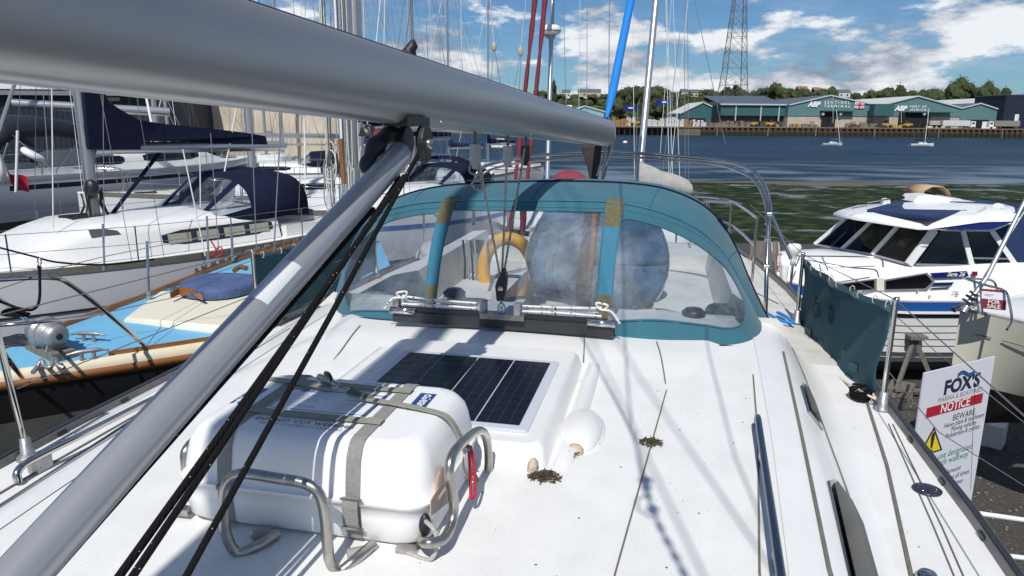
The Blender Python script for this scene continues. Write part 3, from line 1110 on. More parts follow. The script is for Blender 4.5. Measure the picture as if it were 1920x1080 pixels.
def crown_mesh(seed, m_, wide=1.0):
    r = random.Random(seed)
    mb = MB()
    lobes = []
    for k in range(15):
        a = r.random() * 6.28
        rad = r.random() ** .6 * .36 * wide
        z = .42 + r.random() * .42
        s_ = .13 + r.random() * .11
        if z > .7:
            rad *= .6
        lobes.append((rad * math.cos(a), rad * math.sin(a), z, s_))
    for (x, y, z, s_) in lobes:
        bm = bmesh.new()
        bmesh.ops.create_icosphere(bm, subdivisions=2, radius=s_)
        for v in bm.verts:
            v.co *= .8 + r.random() * .42
        mb.add([(v.co.x + x, v.co.y + y, v.co.z * .85 + z) for v in bm.verts], [tuple(v.index for v in f.verts) for f in bm.faces])
        bm.free()
        for _ in range(26):
            d = Vector((r.gauss(0, 1), r.gauss(0, 1), r.gauss(0, 1))).normalized() * s_ * (.95 + r.random() * .35)
            c = Vector((x, y, z)) + d
            u = Vector((r.gauss(0, 1), r.gauss(0, 1), r.gauss(0, 1))).normalized() * .028
            v_ = Vector((r.gauss(0, 1), r.gauss(0, 1), r.gauss(0, 1))).normalized() * .028
            mb.add([c - u, c + v_, c + u, c - v_], [(0, 1, 2, 3)])
    o = mb.build('crown', m_, None)
    me = o.data
    me.transform(Matrix.Translation(o.location))
    bpy.data.objects.remove(o)
    return me


crowns = [crown_mesh(s_, leaf_a if s_ % 2 else leaf_b, 1 + .25 * (s_ % 3)) for s_ in range(11, 17)]
tm = MB()
tm.tube([(0, 0, -.05), (.01, 0, .3), (-.01, 0, .55)], [.035, .026, .012], 6)
for a in range(4):
    tm.tube([(0, 0, .32 + .04 * a), (.16 * math.cos(a * 1.7), .16 * math.sin(a * 1.7), .56)], [.014, .006], 4)
o = tm.build('trunk', bark, None)
trunk_me = o.data
trunk_me.transform(Matrix.Translation(o.location))
bpy.data.objects.remove(o)


def tree(px, ytop, Y, wpx=None, label=None, group='trees on the far bank', var=None):
    b = P3(px, 200, Y)
    zb_ = gh(b.x, Y)
    zt2 = P3(px, ytop, Y).z
    H = max(3.0, zt2 - zb_) / .93
    v = rng.randrange(6) if var is None else var
    t = thing('tree', (b.x, Y, zb_), label or ('dark green leafy tree in the skyline row of the far hill' if v % 2 else 'olive green leafy tree in the skyline row of the far hill'), 'tree', group, rng.random() * 6.28)
    wf = ((wpx * Y / FOC) / (H * .95)) if wpx else 1.0 + rng.random() * .5
    t.scale = (H * wf, H * wf, H)
    c = link(bpy.data.objects.new('crown', crowns[v]))
    c.parent = t
    k = link(bpy.data.objects.new('trunk', trunk_me))
    k.parent = t


tops = [(930, 162), (1000, 172), (1035, 160), (1060, 176), (1130, 172), (1190, 160), (1225, 158), (1262, 170), (1300, 172), (1330, 164), (1360, 161), (1400, 168), (1430, 163), (1460, 156), (1480, 160), (1520, 166), (1552, 160), (1580, 172), (1610, 173), (1640, 164), (1670, 161), (1700, 166), (1740, 160), (1770, 168), (1795, 150), (1825, 166), (1850, 156), (1880, 170), (1930, 169)]


def topy(px):
    for (a, ya), (b, yb) in zip(tops, tops[1:]):
        if a <= px <= b:
            return ya + (yb - ya) * (px - a) / (b - a)
    return 170


px = 905
while px < 1945:
    tree(px, topy(min(1929, max(931, px))) + rng.uniform(2, 12), 505 + rng.random() * 25, rng.uniform(20, 38))
    px += rng.uniform(9, 15)
for px, yt, wd in ((1208, 161, 34), (1180, 165, 26), (1228, 166, 30), (1035, 153, 15), (1450, 158, 30), (1796, 148, 44), (1848, 155, 32), (1672, 164, 40), (1556, 165, 30), (1368, 163, 34)):
    tree(px, yt, 470, wd, 'taller dark tree in the far skyline, %s' % {1208: 'behind the tall bare mast', 1180: 'just left of the tall bare mast', 1228: 'right of the tall bare mast', 1035: 'beside the radar pole', 1450: 'left of the large warehouse ridge', 1796: 'the broadest and highest one above the second warehouse', 1848: 'right of the highest one', 1672: 'above the valley between the warehouses', 1556: 'behind the ridge of the large warehouse', 1368: 'inside the foot of the pylon'}[px])
for k in range(40):
    px = 1140 + rng.random() * 240 if k < 20 else 1590 + rng.random() * 340
    tree(px, 186 + rng.random() * 12, 425 + rng.random() * 30, rng.uniform(20, 34), 'low bushy tree on the slope of the far bank', 'low trees on the slope')
hb = MB()
r = random.Random(5)
for k in range(900):
    px = r.uniform(920, 1950)
    Y = r.choice([430, 455, 480, 500, 515]) + r.uniform(-8, 8)
    if 1000 < px < 1150 and Y < 495 and r.random() < .93:
        continue
    if 1270 < px < 1480 and 440 < Y < 490 and r.random() < .8:
        continue
    b = P3(px, 200, Y)
    s_ = r.uniform(1.6, 3.6)
    bm = bmesh.new()
    bmesh.ops.create_icosphere(bm, subdivisions=1, radius=s_)
    zz = gh(b.x, Y)
    hb.add([(v.co.x * 1.4 * r.uniform(.7, 1.25) + b.x, v.co.y + Y, v.co.z * r.uniform(.7, 1.2) + zz + s_ * .5) for v in bm.verts], [tuple(v.index for v in f.verts) for f in bm.faces])
    bm.free()
meta(hb.build('hedgerow', leaf_a), 'dark hedges and scrub covering the far hillside', kind='stuff')
# houses on the skyline
brick = mat('far brick', (0.28, 0.13, 0.09), .9, var=.2, vscale=1)
for px, py, wd, hh, m_, lb in ((1105, 171, 22, 4, cream_wall, 'long pale building on the hilltop behind the boom end'), (1062, 172, 7, 5, roof_white, 'small white house beside the radar pole'), (1010, 181, 8, 5, brick, 'brick house between the two red furled sails'), (1503, 166, 9, 5, brick, 'brick house on the hill behind the pylon side'), (1580, 172, 12, 4, roof_white, 'pale low house on the skyline above the flag panel'), (1282, 171, 6, 5, roof_white, 'small pale house left of the pylon'), (1300, 172, 8, 4, cream_wall, 'cream house left of the pylon'), (1530, 168, 6, 5, brick, 'brick house above the warehouse roof')):
    Y = 512
    hh *= .6
    p = P3(px, py + 1.5, Y)
    w_ = wd * .34
    t = thing('house', (p.x, Y, p.z - hh), lb, 'house')
    MB().box((p.x, Y, p.z - hh / 2 - .5), (w_ * 2, 6, hh + 1)).build('wall', m_, t)
    MB().prism([(p.x - w_ - .4, Y - 3.3, p.z), (p.x - w_ - .4, Y + 3.3, p.z), (p.x - w_ - .4, Y, p.z + 2.1)], (w_ * 2 + .8, 0, 0)).build('roof', brick if m_ is brick else roof_grey, t)
    for k in (-.5, .5):
        MB().box((p.x + k * w_, Y - 3.05, p.z - 1.8), (1.0, .12, 1.2)).build('window', M['glass'], t)
# caravans
for k in range(3):
    p = P3(1040 + k * 13, 197, 400)
    t = thing('caravan', (p.x, 400, p.z - 2.4), 'white static caravan in the row above the turquoise shed, %s' % ('left one', 'middle one', 'right one')[k], 'caravan', 'white caravans on the far bank')
    MB().box((p.x, 400, p.z - 1.2), (3.4, 2.5, 2.4)).build('body', M['white'], t)
    MB().box((p.x, 398.7, p.z - 1.0), (1.6, .12, .8)).build('window', M['glass'], t)
# ================================================================ OWN YACHT
UC = 0.1
yacht = thing('sailing_yacht', tuple(Bt(UC, 4, -1.5)), 'white yacht underfoot with grey boom and solar panel on its cabin top', 'yacht', rz=-TH)


def hb_(v):      # half beam
    pts = [(-4.2, .03), (-3, .75), (-1.5, 1.4), (0, 1.80), (1.5, 1.96), (3, 2.02), (5, 2.02), (7, 1.93), (8.5, 1.78), (9.6, 1.6)]
    for (a, ya), (b, yb) in zip(pts, pts[1:]):
        if a <= v <= b:
            return ya + (yb - ya) * (v - a) / (b - a)
    return pts[-1][1]


def roofw(v):    # half width of the cabin top
    return max(.1, min(1.58, .92 + .34 * (v - 0) ** .5 if v > 0 else .92 + v * .2)) if v < 3 else 1.50 + .035 * (v - 3)


def roofw(v):
    pts = [(-4.2, .02), (-2.5, .45), (0, 1.10), (2, 1.33), (3, 1.42), (4.2, 1.50), (5.2, 1.53)]
    for (a, ya), (b, yb) in zip(pts, pts[1:]):
        if a <= v <= b:
            return ya + (yb - ya) * (v - a) / (b - a)
    return pts[-1][1]


def deck_h(u, v):
    a = abs(u - UC)
    rw, b = roofw(v), hb_(v)
    fw = min(rw + .17, b - .1)
    if a <= rw:
        k = a / rw
        return -1.185 - .045 * k ** 2 - .03 * max(0, (k - .9) / .1) ** 2
    if a <= fw:
        k = (a - rw) / max(.01, fw - rw)
        return -1.26 - .21 * k
    return -1.47 - .015 * (a - fw)


vs_ = [-4.2 + .25 * i for i in range(37)]     # to 4.8
dk = MB()
rings = []
for v in vs_:
    rw, b = roofw(v), hb_(v)
    fw = min(rw + .17, b - .1)
    us = sorted([-b, -(fw + b) / 2, -fw - .02, -fw, -(rw + fw) / 2, -rw, -rw * .97, -rw * .9, -rw * .7, -rw * .4, -rw * .2])
    us = us + [0] + [-x for x in reversed(us)]
    rings.append([Bt(UC + x, v, deck_h(UC + x, v)) for x in us])
dk.loft(rings, cyc=False, smooth=True)
deck = dk.build('deck', M['nonskid'], yacht)
# smooth gelcoat margins laid over the non-skid, 4 mm proud
for sgn in (-1, 1):
    mg = MB()
    rings = []
    for v in [x for x in vs_ if x > -1]:
        rw, b = roofw(v), hb_(v)
        fw = min(rw + .17, b - .1)
        us = [rw * .875, rw * .93, rw * .97, rw, (rw + fw) / 2, fw, fw + .06]
        rings.append([Bt(UC + sgn * x, v, deck_h(UC + sgn * x, v) + .004) for x in us])
    mg.loft(rings, cyc=False)
    mg.build('cabin_side', M['gel'], yacht)
# hull
hl = MB()
rings = []
for v in [-4.2 + .6 * i for i in range(24)]:
    b = max(.03, hb_(v))
    k = min(1, (v + 4.2) / 5)
    kk = 1 if v < 6 else max(.35, 1 - (v - 6) / 5)
    sec = [(1, -1.49), (1.01, -1.9), (.97, -2.4), (.80, -2.85 * 1), (.45, -3.15), (0.02, -3.25)]
    rings.append([Bt(UC + s * b * (a if s > 0 else a), v, h if h > -2 else -2 - (-h - 2) * (.5 + .5 * kk) * (.6 + .4 * k)) for s, a, h in [(-1, a, h) for a, h in sec] + [(1, a, h) for a, h in reversed(sec)]])
hl.loft(rings, cyc=False)
hl.build('hull', M['gel'], yacht)
MB().prism([Bt(UC - .12, 2.2, -3.1), Bt(UC - .12, 5.0, -3.1), Bt(UC - .12, 4.6, -4.45), Bt(UC - .12, 2.9, -4.45)], UA * .24).build('keel', M['antifoul'], yacht)
MB().prism([Bt(UC - hb_(9.55) + .05, 9.55, -1.5), Bt(UC + hb_(9.55) - .05, 9.55, -1.5), Bt(UC + 1.0, 9.5, -2.5), Bt(UC - 1.0, 9.5, -2.5)], VA * .05).build('transom', M['gel'], yacht)
# aft deck with cockpit
ck = MB()
rings = []
for v in [4.8, 5.2, 6, 7, 8, 8.6]:
    b = hb_(v)
    rings.append([Bt(UC + x, v, h) for x, h in [(-b, -1.49), (-1.62, -1.47), (-1.5, -1.30), (-1.32, -1.28), (-1.26, -1.62), (-.72, -1.64), (-.70, -2.05), (.70, -2.05), (.72, -1.64), (1.26, -1.62), (1.32, -1.28), (1.5, -1.30), (1.62, -1.47), (b, -1.49)]])
ck.loft(rings, cyc=False, smooth=False)
ck.add([Bt(UC + x, 4.8, h) for x, h in [(-1.3, -1.28), (1.3, -1.28), (1.3, -2.05), (-1.3, -2.05)]], [(0, 1, 2, 3)])
ck.add([Bt(UC + x, 4.8, h) for x, h in [(-1.62, -1.30), (1.62, -1.30), (1.5, -1.19), (-1.5, -1.19)]], [(0, 1, 2, 3)])
rings = [[Bt(UC + x * hb_(v), v, -1.50) for x in (-1, -.4, 0, .4, 1)] for v in (8.6, 9.0, 9.55)]
ck.loft(rings, cyc=False)
ck.add([Bt(UC + x, 8.6, h) for x, h in [(-1.3, -1.5), (1.3, -1.5), (1.3, -2.05), (-1.3, -2.05)]], [(0, 1, 2, 3)])
ck.build('cockpit', M['gel_old'], yacht)
for k in range(9):       # teak slats on the cockpit sole
    MB().box(Bt(UC - .6 + .15 * k, 6.6, -2.035), (.12, 3.2, .02), (UA, VA, Vector((0, 0, 1)))).build('teak_slat', M['greywood'], yacht)
# companionway opening
MB().prism([Bt(-.32, 4.76, -1.215), Bt(.42, 4.76, -1.215), Bt(.42, 4.76, -1.6), Bt(-.32, 4.76, -1.6)], VA * .06).build('companionway', M['black'], yacht)

# raised step in front of the sprayhood
AX = (UA, VA, Vector((0, 0, 1)))


def hz(v):
    return -1.185 + .035 * sstep(3.42, 3.95, v)


st = MB()


def stepf(s, t):
    v = 3.40 + t * 1.15
    u0, u1 = -.92 - .28 * t, 1.06 + .30 * t
    u = u0 + (u1 - u0) * s
    e = min(s, 1 - s)
    lift = (hz(v) + 1.185) * sstep(0, .05, e) - .02 * (2 * s - 1) ** 2 + .006
    base = deck_h(u, v)
    return Bt(u, v, base + lift)


st.grid(stepf, 40, 14)
step_o = st.build('cabin_top_step', M['gel'], yacht)
for px0, py0, px1, py1, px2, py2 in ((1222, 645, 1235, 690, 1246, 726), (672, 622, 660, 650, 650, 678)):
    pass
# seams (recessed caulk lines) drawn as thin strips of sealant
def seam(pts, w=.006, name='caulk_seam', m='rubber', dz=.006):
    P_ = [Vector(p) + Vector((0, 0, dz)) for p in pts]
    mb = MB()
    rings = []
    for i, p in enumerate(P_):
        t = (P_[min(i + 1, len(P_) - 1)] - P_[max(i - 1, 0)]).normalized()
        s_ = t.cross(Vector((0, 0, 1))).normalized() * w / 2
        rings.append([p - s_, p + s_, p + s_ - Vector((0, 0, .003)), p - s_ - Vector((0, 0, .003))])
    mb.loft(rings, smooth=False)
    return mb.build(name, M[m], yacht)


def dseam(uv0, n=30, w=.006, dz=.006, m='rubber', name='caulk_seam'):
    pts = []
    for (a, b) in zip(uv0, uv0[1:]):
        for k in range(n):
            u, v = a[0] + (b[0] - a[0]) * k / n, a[1] + (b[1] - a[1]) * k / n
            pts.append(Bt(u, v, deck_h(u, v)))
    pts.append(Bt(uv0[-1][0], uv0[-1][1], deck_h(*uv0[-1])))
    return seam(pts, w, name, m, dz)


dseam([(.77, 1.2), (.80, 1.94), (.93, 3.39)], w=.005)
dseam([(1.14, 1.2), (1.19, 2.06), (1.29, 3.0), (1.35, 3.75)], w=.006)
dseam([(1.36, 1.2), (1.39, 2.15), (1.48, 3.2), (1.565, 4.25)], w=.012, dz=.011)
dseam([(1.53, 1.2), (1.62, 2.6), (1.66, 3.6), (1.69, 4.7)], w=.007, dz=.009)
dseam([(1.62, 1.2), (1.75, 2.55), (1.90, 3.4), (2.01, 4.2)], w=.014, dz=.007)
dseam([(1.76, 1.5), (1.93, 2.9), (2.04, 3.9)], w=.004, dz=.006)
dseam([(1.79, 1.5), (1.96, 2.9), (2.06, 3.9)], w=.004, dz=.006)
dseam([(-1.16, 1.2), (-1.22, 2.3), (-1.3, 4.0)], w=.006)
dseam([(-1.62, 1.2), (-1.68, 2.5), (-1.72, 4.0)], w=.010, dz=.007)
# seams down the step
def stepseam(s, s1, t0=0.0, t1=.66, w=.006):
    pts = [stepf(s + (s1 - s) * k / 12, t0 + (t1 - t0) * k / 12) for k in range(13)]
    return seam(pts, w)


stepseam(.934, .846, 0, .55)
stepseam(.714, .674, .19, .55)
stepseam(.09, .10, 0, .5)

# hatch garage with the solar panel
hg = MB()


def rrect(u0, u1, v0, v1, r, h, n=5):
    pts = []
    for cx, cy, a0 in ((u1 - r, v1 - r, 0), (u0 + r, v1 - r, 90), (u0 + r, v0 + r, 180), (u1 - r, v0 + r, 270)):
        for k in range(n + 1):
            a = R(a0 + 90 * k / n)
            pts.append(Bt(cx + r * math.cos(a), cy + r * math.sin(a), h))
    return pts


U0, U1, V0, V1 = -.46, .50, 2.50, 3.62
hg.loft([rrect(U0 - .03, U1 + .03, V0 - .06, V1, .03, -1.215), rrect(U0 - .01, U1 + .01, V0 - .02, V1, .04, -1.16), rrect(U0, U1, V0, V1, .05, -1.128), rrect(U0 + .02, U1 - .02, V0 + .02, V1, .05, -1.115)])
hg.build('hatch_garage', M['gel'], yacht)
for sg, uu in ((1, U1 + .075), (-1, U0 - .075)):
    MB().loft([[Bt(uu - .05, v, -1.21), Bt(uu - .022, v, -1.165 - (.03 if v < 2.58 else 0)), Bt(uu + .022, v, -1.165 - (.03 if v < 2.58 else 0)), Bt(uu + .05, v, -1.215)] for v in (2.47, 2.60, 3.0, 3.6)], smooth=True).build('hatch_rail', M['gel'], yacht)
sp = MB().loft([rrect(-.34, .43, 2.60, 3.40, .02, -1.114), rrect(-.34, .43, 2.60, 3.40, .02, -1.102)], smooth=False).build('solar_panel', mat('white panel sheet', (.58, .61, .68), .25, coat=.4), yacht)
meta(sp, label='solar panel of dark cells glued to the hatch garage')
cellm = mat('solar cell', (0.005, 0.006, 0.014), 0.22, spec=.3, var=.25, vscale=20)
cell = None
cu0, cu1, cv0, cv1 = -.305, .395, 2.635, 3.365
NU, NV = 4, 9
for i in range(NU):
    for k in range(NV):
        w_, l_ = (cu1 - cu0) / NU, (cv1 - cv0) / NV
        c = Bt(cu0 + w_ * (i + .5), cv0 + l_ * (k + .5), -1.1005)
        if cell is None:
            cell = MB().box(c, (w_ - .006, l_ - .0045, .003), AX).build('solar_cell', cellm, sp)
            c0 = c
        else:
            o = cell.copy()
            link(o)
            o.parent = sp
            d = ROOTM[yacht].to_3x3() @ (c - c0)
            o.location = d
# thin bus bars
bb = MB()
for i in range(NU):
    for q_ in range(1, 4):
        uu = cu0 + (cu1 - cu0) / NU * (i + q_ / 4)
        bb.box(Bt(uu, (cv0 + cv1) / 2, -1.0985), (.0009, cv1 - cv0 - .006, .0006), AX)
meta(bb.build('bus_bar', mat('bus bar', (.09, .10, .12), .4), sp), kind='stuff')

# dorade shaped vent cover
p = Bt(.60, 2.83, -1.20)
dv = thing('ventilator_dome', tuple(p), 'smooth white egg shaped ventilator dome on the cabin top right of the solar panel', 'ventilator')
MB().ball(p + Vector((0, 0, .005)), (.085, .215, .058), 22, 12, AX).build('dome', M['gel'], dv)
MB().lathe(p, [(.05, -.02), (.10, 0.004), (.098, .008), (.05, .01)], 26, (UA * 1.0, VA * 2.25, Vector((0, 0, 1)))).build('flange', M['gel'], dv)
MB().ball(p + VA * -.185 + Vector((0, 0, .012)), (.038, .03, .03), 10, 6, AX).build('broken_nose', mat('exposed cream filler', (.62, .52, .36), .9, var=.4, vscale=40, bump=.6, bscale=60), dv)


def debris(c, rad, n, label, s=.006, kind_name='twig_debris'):
    rg = random.Random(int(c[0] * 1000))
    mb = MB()
    for k in range(n):
        a = rg.random() * 6.28
        r_ = rad * rg.random() ** .8
        p = Vector(c) + UA * (r_ * math.cos(a)) + VA * (r_ * math.sin(a) * .8) + Vector((0, 0, rg.random() * .014 * (1 - r_ / rad)))
        d = Vector((rg.gauss(0, 1), rg.gauss(0, 1), rg.gauss(0, .35))).normalized() * rg.uniform(.6, 2.6) * s
        mb.beam(p - d, p + d, s * rg.uniform(.25, .6), s * rg.uniform(.2, .5))
    return meta(mb.build(kind_name, mat('dark moss and twigs', (.055, .045, .025), .95, col2=(.16, .11, .06), vscale=60)), label, 'debris', kind='stuff')


debris(Bt(.525, 2.425, -1.185), .055, 210, 'dark twigs and moss heaped at the corner of the hatch garage')
debris(Bt(.875, 2.80, -1.192), .045, 120, 'dark crumbs lying against the deck seam right of the vent dome')
debris(Bt(.585, 2.605, -1.18), .035, 90, 'dark crumbs at the broken nose of the vent dome', .004)
MB().ball(Bt(.475, 2.47, -1.18), (.022, .035, .035), 10, 6, AX).build('cracked_corner', mat('exposed cream filler corner', (.68, .60, .46), .9, var=.5, vscale=50, bump=.6, bscale=70), yacht)
mb = MB()
rg = random.Random(9)
for k in range(170):
    u, v = rg.uniform(.2, 1.9), rg.uniform(1.5, 3.9)
    s_ = rg.choice([.0015, .002, .002, .004])
    mb.box(Bt(u, v, deck_h(u, v) + .001), (s_ * 1.6, s_, .001), AX)
meta(mb.build('dirt_specks', M['ink']), 'scattered dark specks on the white cabin top', 'debris', kind='stuff')

# grab rail at starboard
gr = MB()
pts = []
for v in [1.0, 1.3, 1.6, 1.9, 2.2, 2.5, 2.8, 3.05]:
    u = 1.145 + .065 * (v - 1.0) ** .9
    pts.append(Bt(u + .02, v, deck_h(u, v) + .062))
pts.append(Bt(1.30, 3.12, -1.225))
rail = MB().tube(smooth_path(pts, 4), .0135, 10).build('grab_rail', mat('dark blue tinted steel rail', (.10, .13, .19), .16, metal=.85), yacht)
for v in (1.3, 2.1, 2.75):
    u = 1.145 + .065 * (v - 1.0) ** .9 + .02
    MB().beam(Bt(u, v, deck_h(u, v)), Bt(u, v, deck_h(u, v) + .06), .014, .05, up=VA).build('rail_foot', M['steel'], yacht)
pts2 = [Bt(-1.13 - .05 * (v - 1), v, deck_h(-1.13, v) + .06) for v in [1.0, 1.5, 2.0, 2.5, 3.0]] + [Bt(-1.24, 3.08, -1.225)]
# cabin side window frames
for sgn in (1, -1):
    for v0, v1 in ((1.15, 2.86), (3.42, 3.86)):
        mb = MB()
        fr = []
        gl = []
        for (kk, ex, lst) in ((0, .0, fr), (1, .022, gl)):
            for v, a in [(v0 + ex, .02 + ex * 3), (v0 + ex, .80 - ex * 3), (v1 - .10 - ex, .80 - ex * 3), (v1 - ex, .62 - ex * 2), (v1 - ex, .22), (v1 - .10 - ex, .02 + ex * 3)]:
                rw = roofw(v)
                if v0 > 3:
                    a = a * .5
                u = UC + sgn * (rw + .17 * a)
                lst.append(Bt(u, v, deck_h(u, v)))
        nrm = (UA * sgn * .78 + Vector((0, 0, .62)))
        o = MB().prism([p + nrm * .002 for p in fr], nrm * .014).build('window', M['steel'], yacht)
        MB().prism([p + nrm * .021 for p in gl], nrm * .003).build('pane', mat('tinted deck window', (.012, .011, .010), .25, var=.6, vscale=6, spec=.2), o)
# side deck fittings
p = Bt(2.0, 3.2, deck_h(2.0, 3.2))
fc = thing('filler_cap', tuple(p), 'oval dark metal filler cap let into the starboard side deck', 'filler cap')
MB().lathe(p, [(.001, .004), (.052, .004), (.056, .009), (.044, .012), (.001, .012)], 28, (UA, VA, Vector((0, 0, 1)))).build('cap', mat('dark blue steel cap', (.08, .09, .13), .35, metal=.6, var=.5, vscale=60), fc)
for a in range(0, 360, 45):
    q_ = p + UA * .034 * math.cos(R(a)) + VA * .034 * math.sin(R(a))
    MB().lathe(q_, [(.001, .0125), (.004, .0125), (.004, .0145), (.001, .015)], 8).build('stud', M['steel'], fc)
# genoa track and car near the window
gt = thing('genoa_track', tuple(Bt(1.72, 2.0, -1.468)), 'short black genoa track with a steel end stop on the starboard side deck', 'track')
MB().beam(Bt(1.665, 1.2, -1.452), Bt(1.785, 2.50, -1.452), .036, .022).build('track', M['black_track'], gt)
MB().lathe(Bt(1.79, 2.53, -1.468), [(.001, 0), (.036, 0), (.036, .018), (.026, .032), (.001, .034)], 16).build('end_stop', M['steel'], gt)
for k in range(9):
    v = 1.3 + .14 * k
    MB().lathe(Bt(1.665 + .12 * (v - 1.2) / 1.3, v, -1.44), [(.001, 0), (.006, 0), (.006, .003), (.001, .003)], 8).build('track_screw', M['steel'], gt)

# toe rails
for sgn in (-1, 1):
    pr = MB()
    rings = []
    for v in [-3 + .5 * i for i in range(26)]:
        b = hb_(v)
        u = UC + sgn * b
        o_ = sgn
        rings.append([Bt(u - o_ * .040, v, -1.484), Bt(u - o_ * .036, v, -1.440), Bt(u - o_ * .004, v, -1.436), Bt(u + o_ * .012, v, -1.50)])
    pr.loft(rings, smooth=False)
    tr = pr.build('toe_rail', mat('grey alloy toe rail', (.20, .20, .21), .42, metal=.5, var=.3, vscale=8), yacht)
    rings = [[Bt(UC + sgn * (hb_(v) - .030), v, -1.4345), Bt(UC + sgn * (hb_(v) - .012), v, -1.4335), Bt(UC + sgn * (hb_(v) - .012), v, -1.430), Bt(UC + sgn * (hb_(v) - .030), v, -1.431)] for v in [-3 + .5 * i for i in range(26)]]
    MB().loft(rings, smooth=False).build('rail_insert', mat('dark rail top', (.07, .07, .08), .3, metal=.6), tr)
    for k in range(11):
        v = 1.6 + .42 * k
        MB().box(Bt(UC + sgn * (hb_(v) - .041), v, -1.460), (.004, .05, .016), AX).build('rail_slot', M['black'], tr)


def stanchion(u, v, top=.60, leanu=0, leanv=0, thick=.0135, base=True, name='stanchion'):
    m_ = M['steel']
    b = Bt(u, v, -1.475)
    t = Bt(u + leanu, v + leanv, -1.475 + top)
    o = MB().tube([b + Vector((0, 0, .01)), b.lerp(t, .5), t], thick, 10).build(name, m_, yacht)
    MB().lathe(b, [(.001, 0), (.045, 0), (.043, .012), (.026, .03), (.021, .10), (.001, .105)], 14).build('stanchion_base', M['bare_alu'], o)
    MB().ball(t, .018, 8, 6).build('stanchion_cap', m_, o)
    return b, t


s1b, s1t = stanchion(2.06, 4.10, .60)
s2b, s2t = stanchion(1.90, 5.8, .53)
p1b, p1t = stanchion(-1.83, 2.62, .66, leanu=-.03, leanv=-.03)
p2b, p2t = stanchion(-1.86, 4.55, .60)
p3b, p3t = stanchion(-1.83, 6.6, .60)
s0b, s0t = stanchion(1.95, 1.2, .60)
# lower tubular rail on the port deck edge
pts = [onz(35, 905, -1.46), onz(33, 885, -1.42), onz(60, 862, -1.40), onz(160, 812, -1.39), onz(300, 742, -1.38), onz(420, 690, -1.38)]
MB().tube(smooth_path(pts, 5), .016, 10).build('genoa_rail', M['steel'], yacht)
MB().box(onz(75, 868, -1.44), (.05, .08, .06), AX).build('rail_bracket', M['bare_alu'], yacht)

# ---------------------------------------------------------------- mast, boom and kicker
sec_n = 26


def oval(c, t, w, h, up=Vector((0, 0, 1)), n=sec_n, p=2.4):
    t = t.normalized()
    s_ = t.cross(up).normalized()
    u_ = s_.cross(t)
    out = []
    for k in range(n):
        a = 2 * math.pi * k / n
        ca, sa = math.cos(a), math.sin(a)
        out.append(c + s_ * (w / 2 * math.copysign(abs(ca) ** (2 / p), ca)) + u_ * (h / 2 * math.copysign(abs(sa) ** (2 / p), sa)))
    return out


def dep(px, py, d):      # point at optical depth d on a sight line
    return Vector((0, 0, CAMZ)) + sight(px, py) * d


ctr = [((0, 0), 1.37, .31), ((440, 100), 1.98, .295), ((950, 213), 4.10, .285), ((1143, 249), 6.8, .235)]
# centre line of the boom from its two measured ends
Eb = dep(1139, 250, 6.8)
Mb_ = dep(950, 209.5, 3.70)
dirb = (Eb - Mb_).normalized()
Sb = Mb_ - dirb * 4.35
bm_ = MB()
L_ = (Eb - Sb).length
rings = []
for k in range(25):
    f = k / 24
    c = Sb.lerp(Eb, f)
    q_ = CM.transposed() @ (c - Vector((0, 0, CAMZ)))
    rings.append(oval(c, dirb, .145, .243, p=2.9))
bm_.loft(rings)
boom = bm_.build('boom', M['boom'], yacht)
# sail slot along the top and outhaul end casting
MB().beam(Sb + Vector((0, 0, .120)), Eb + Vector((0, 0, .120)), .03, .012).build('sail_slot', M['black_track'], boom)
MB().loft([oval(Eb + dirb * a, dirb, .155 * s_, .25 * s_) for a, s_ in ((0, 1.0), (.02, 1.0), (.035, .92))]).build('end_fitting', M['bare_alu'], boom)
MB().tube([Eb + Vector((0, 0, .12)) - dirb * .25, Eb + Vector((0, 0, .17)) - dirb * .2, Eb + Vector((0, 0, .12)) - dirb * .14], .006, 6).build('shackle', M['steel'], boom)
MAST = Sb + dirb * .05
mastb = Vector((Sb.x - dirb.x * .1, Sb.y - dirb.y * .1, CAMZ - 1.2))
MB().loft([[Vector((mastb.x + .085 * math.cos(2 * math.pi * k / 24), mastb.y + .14 * math.sin(2 * math.pi * k / 24), z)) for k in range(24)] for z in (CAMZ - 1.2, CAMZ + 4, CAMZ + 13)]).build('mast', M['boom'], yacht)
# rigid kicker strut
K1 = dep(755, 284, 2.52)
K0 = dep(64, 1050, 1.22)
kd = (K0 - K1).normalized()
K0 = K0 + kd * .55
vs0 = MB().tube([K1 + kd * .02, K1.lerp(K0, .5), K0], .0435, 26).build('kicker_strut', M['strut'], yacht)
# white sticker half way down the strut
rings = []
a0 = dep(523, 540, 1.95)
fpos = ((Vector(a0) - K1).dot(kd))
ax1 = kd
side = (Vector((0, 0, CAMZ)) - (K1 + kd * fpos)).normalized()
side = (side - ax1 * side.dot(ax1)).normalized()
sd2 = ax1.cross(side)
for q_ in range(8):
    l_ = fpos + .17 * q_ / 7
    row = []
    for k in range(11):
        ang = R(-8 + 62 * k / 10)
        for sg_ in (1,):
            row.append(K1 + ax1 * l_ + (side * math.cos(ang) + sd2 * math.sin(ang) * STK if False else side * math.cos(ang) + sd2 * math.sin(ang)) * .0446)
    rings.append(row)
STICK = MB().loft(rings, cyc=False).build('sticker', mat('white sticker', (.62, .63, .65), .35), vs0)
# black end fitting of the kicker, cheeks and sheave
dr = -kd
upv = (Vector((0, 0, 1)) - dr * dr.z).normalized()
sdv = dr.cross(upv).normalized()
Kc = dep(778, 264, 2.55)


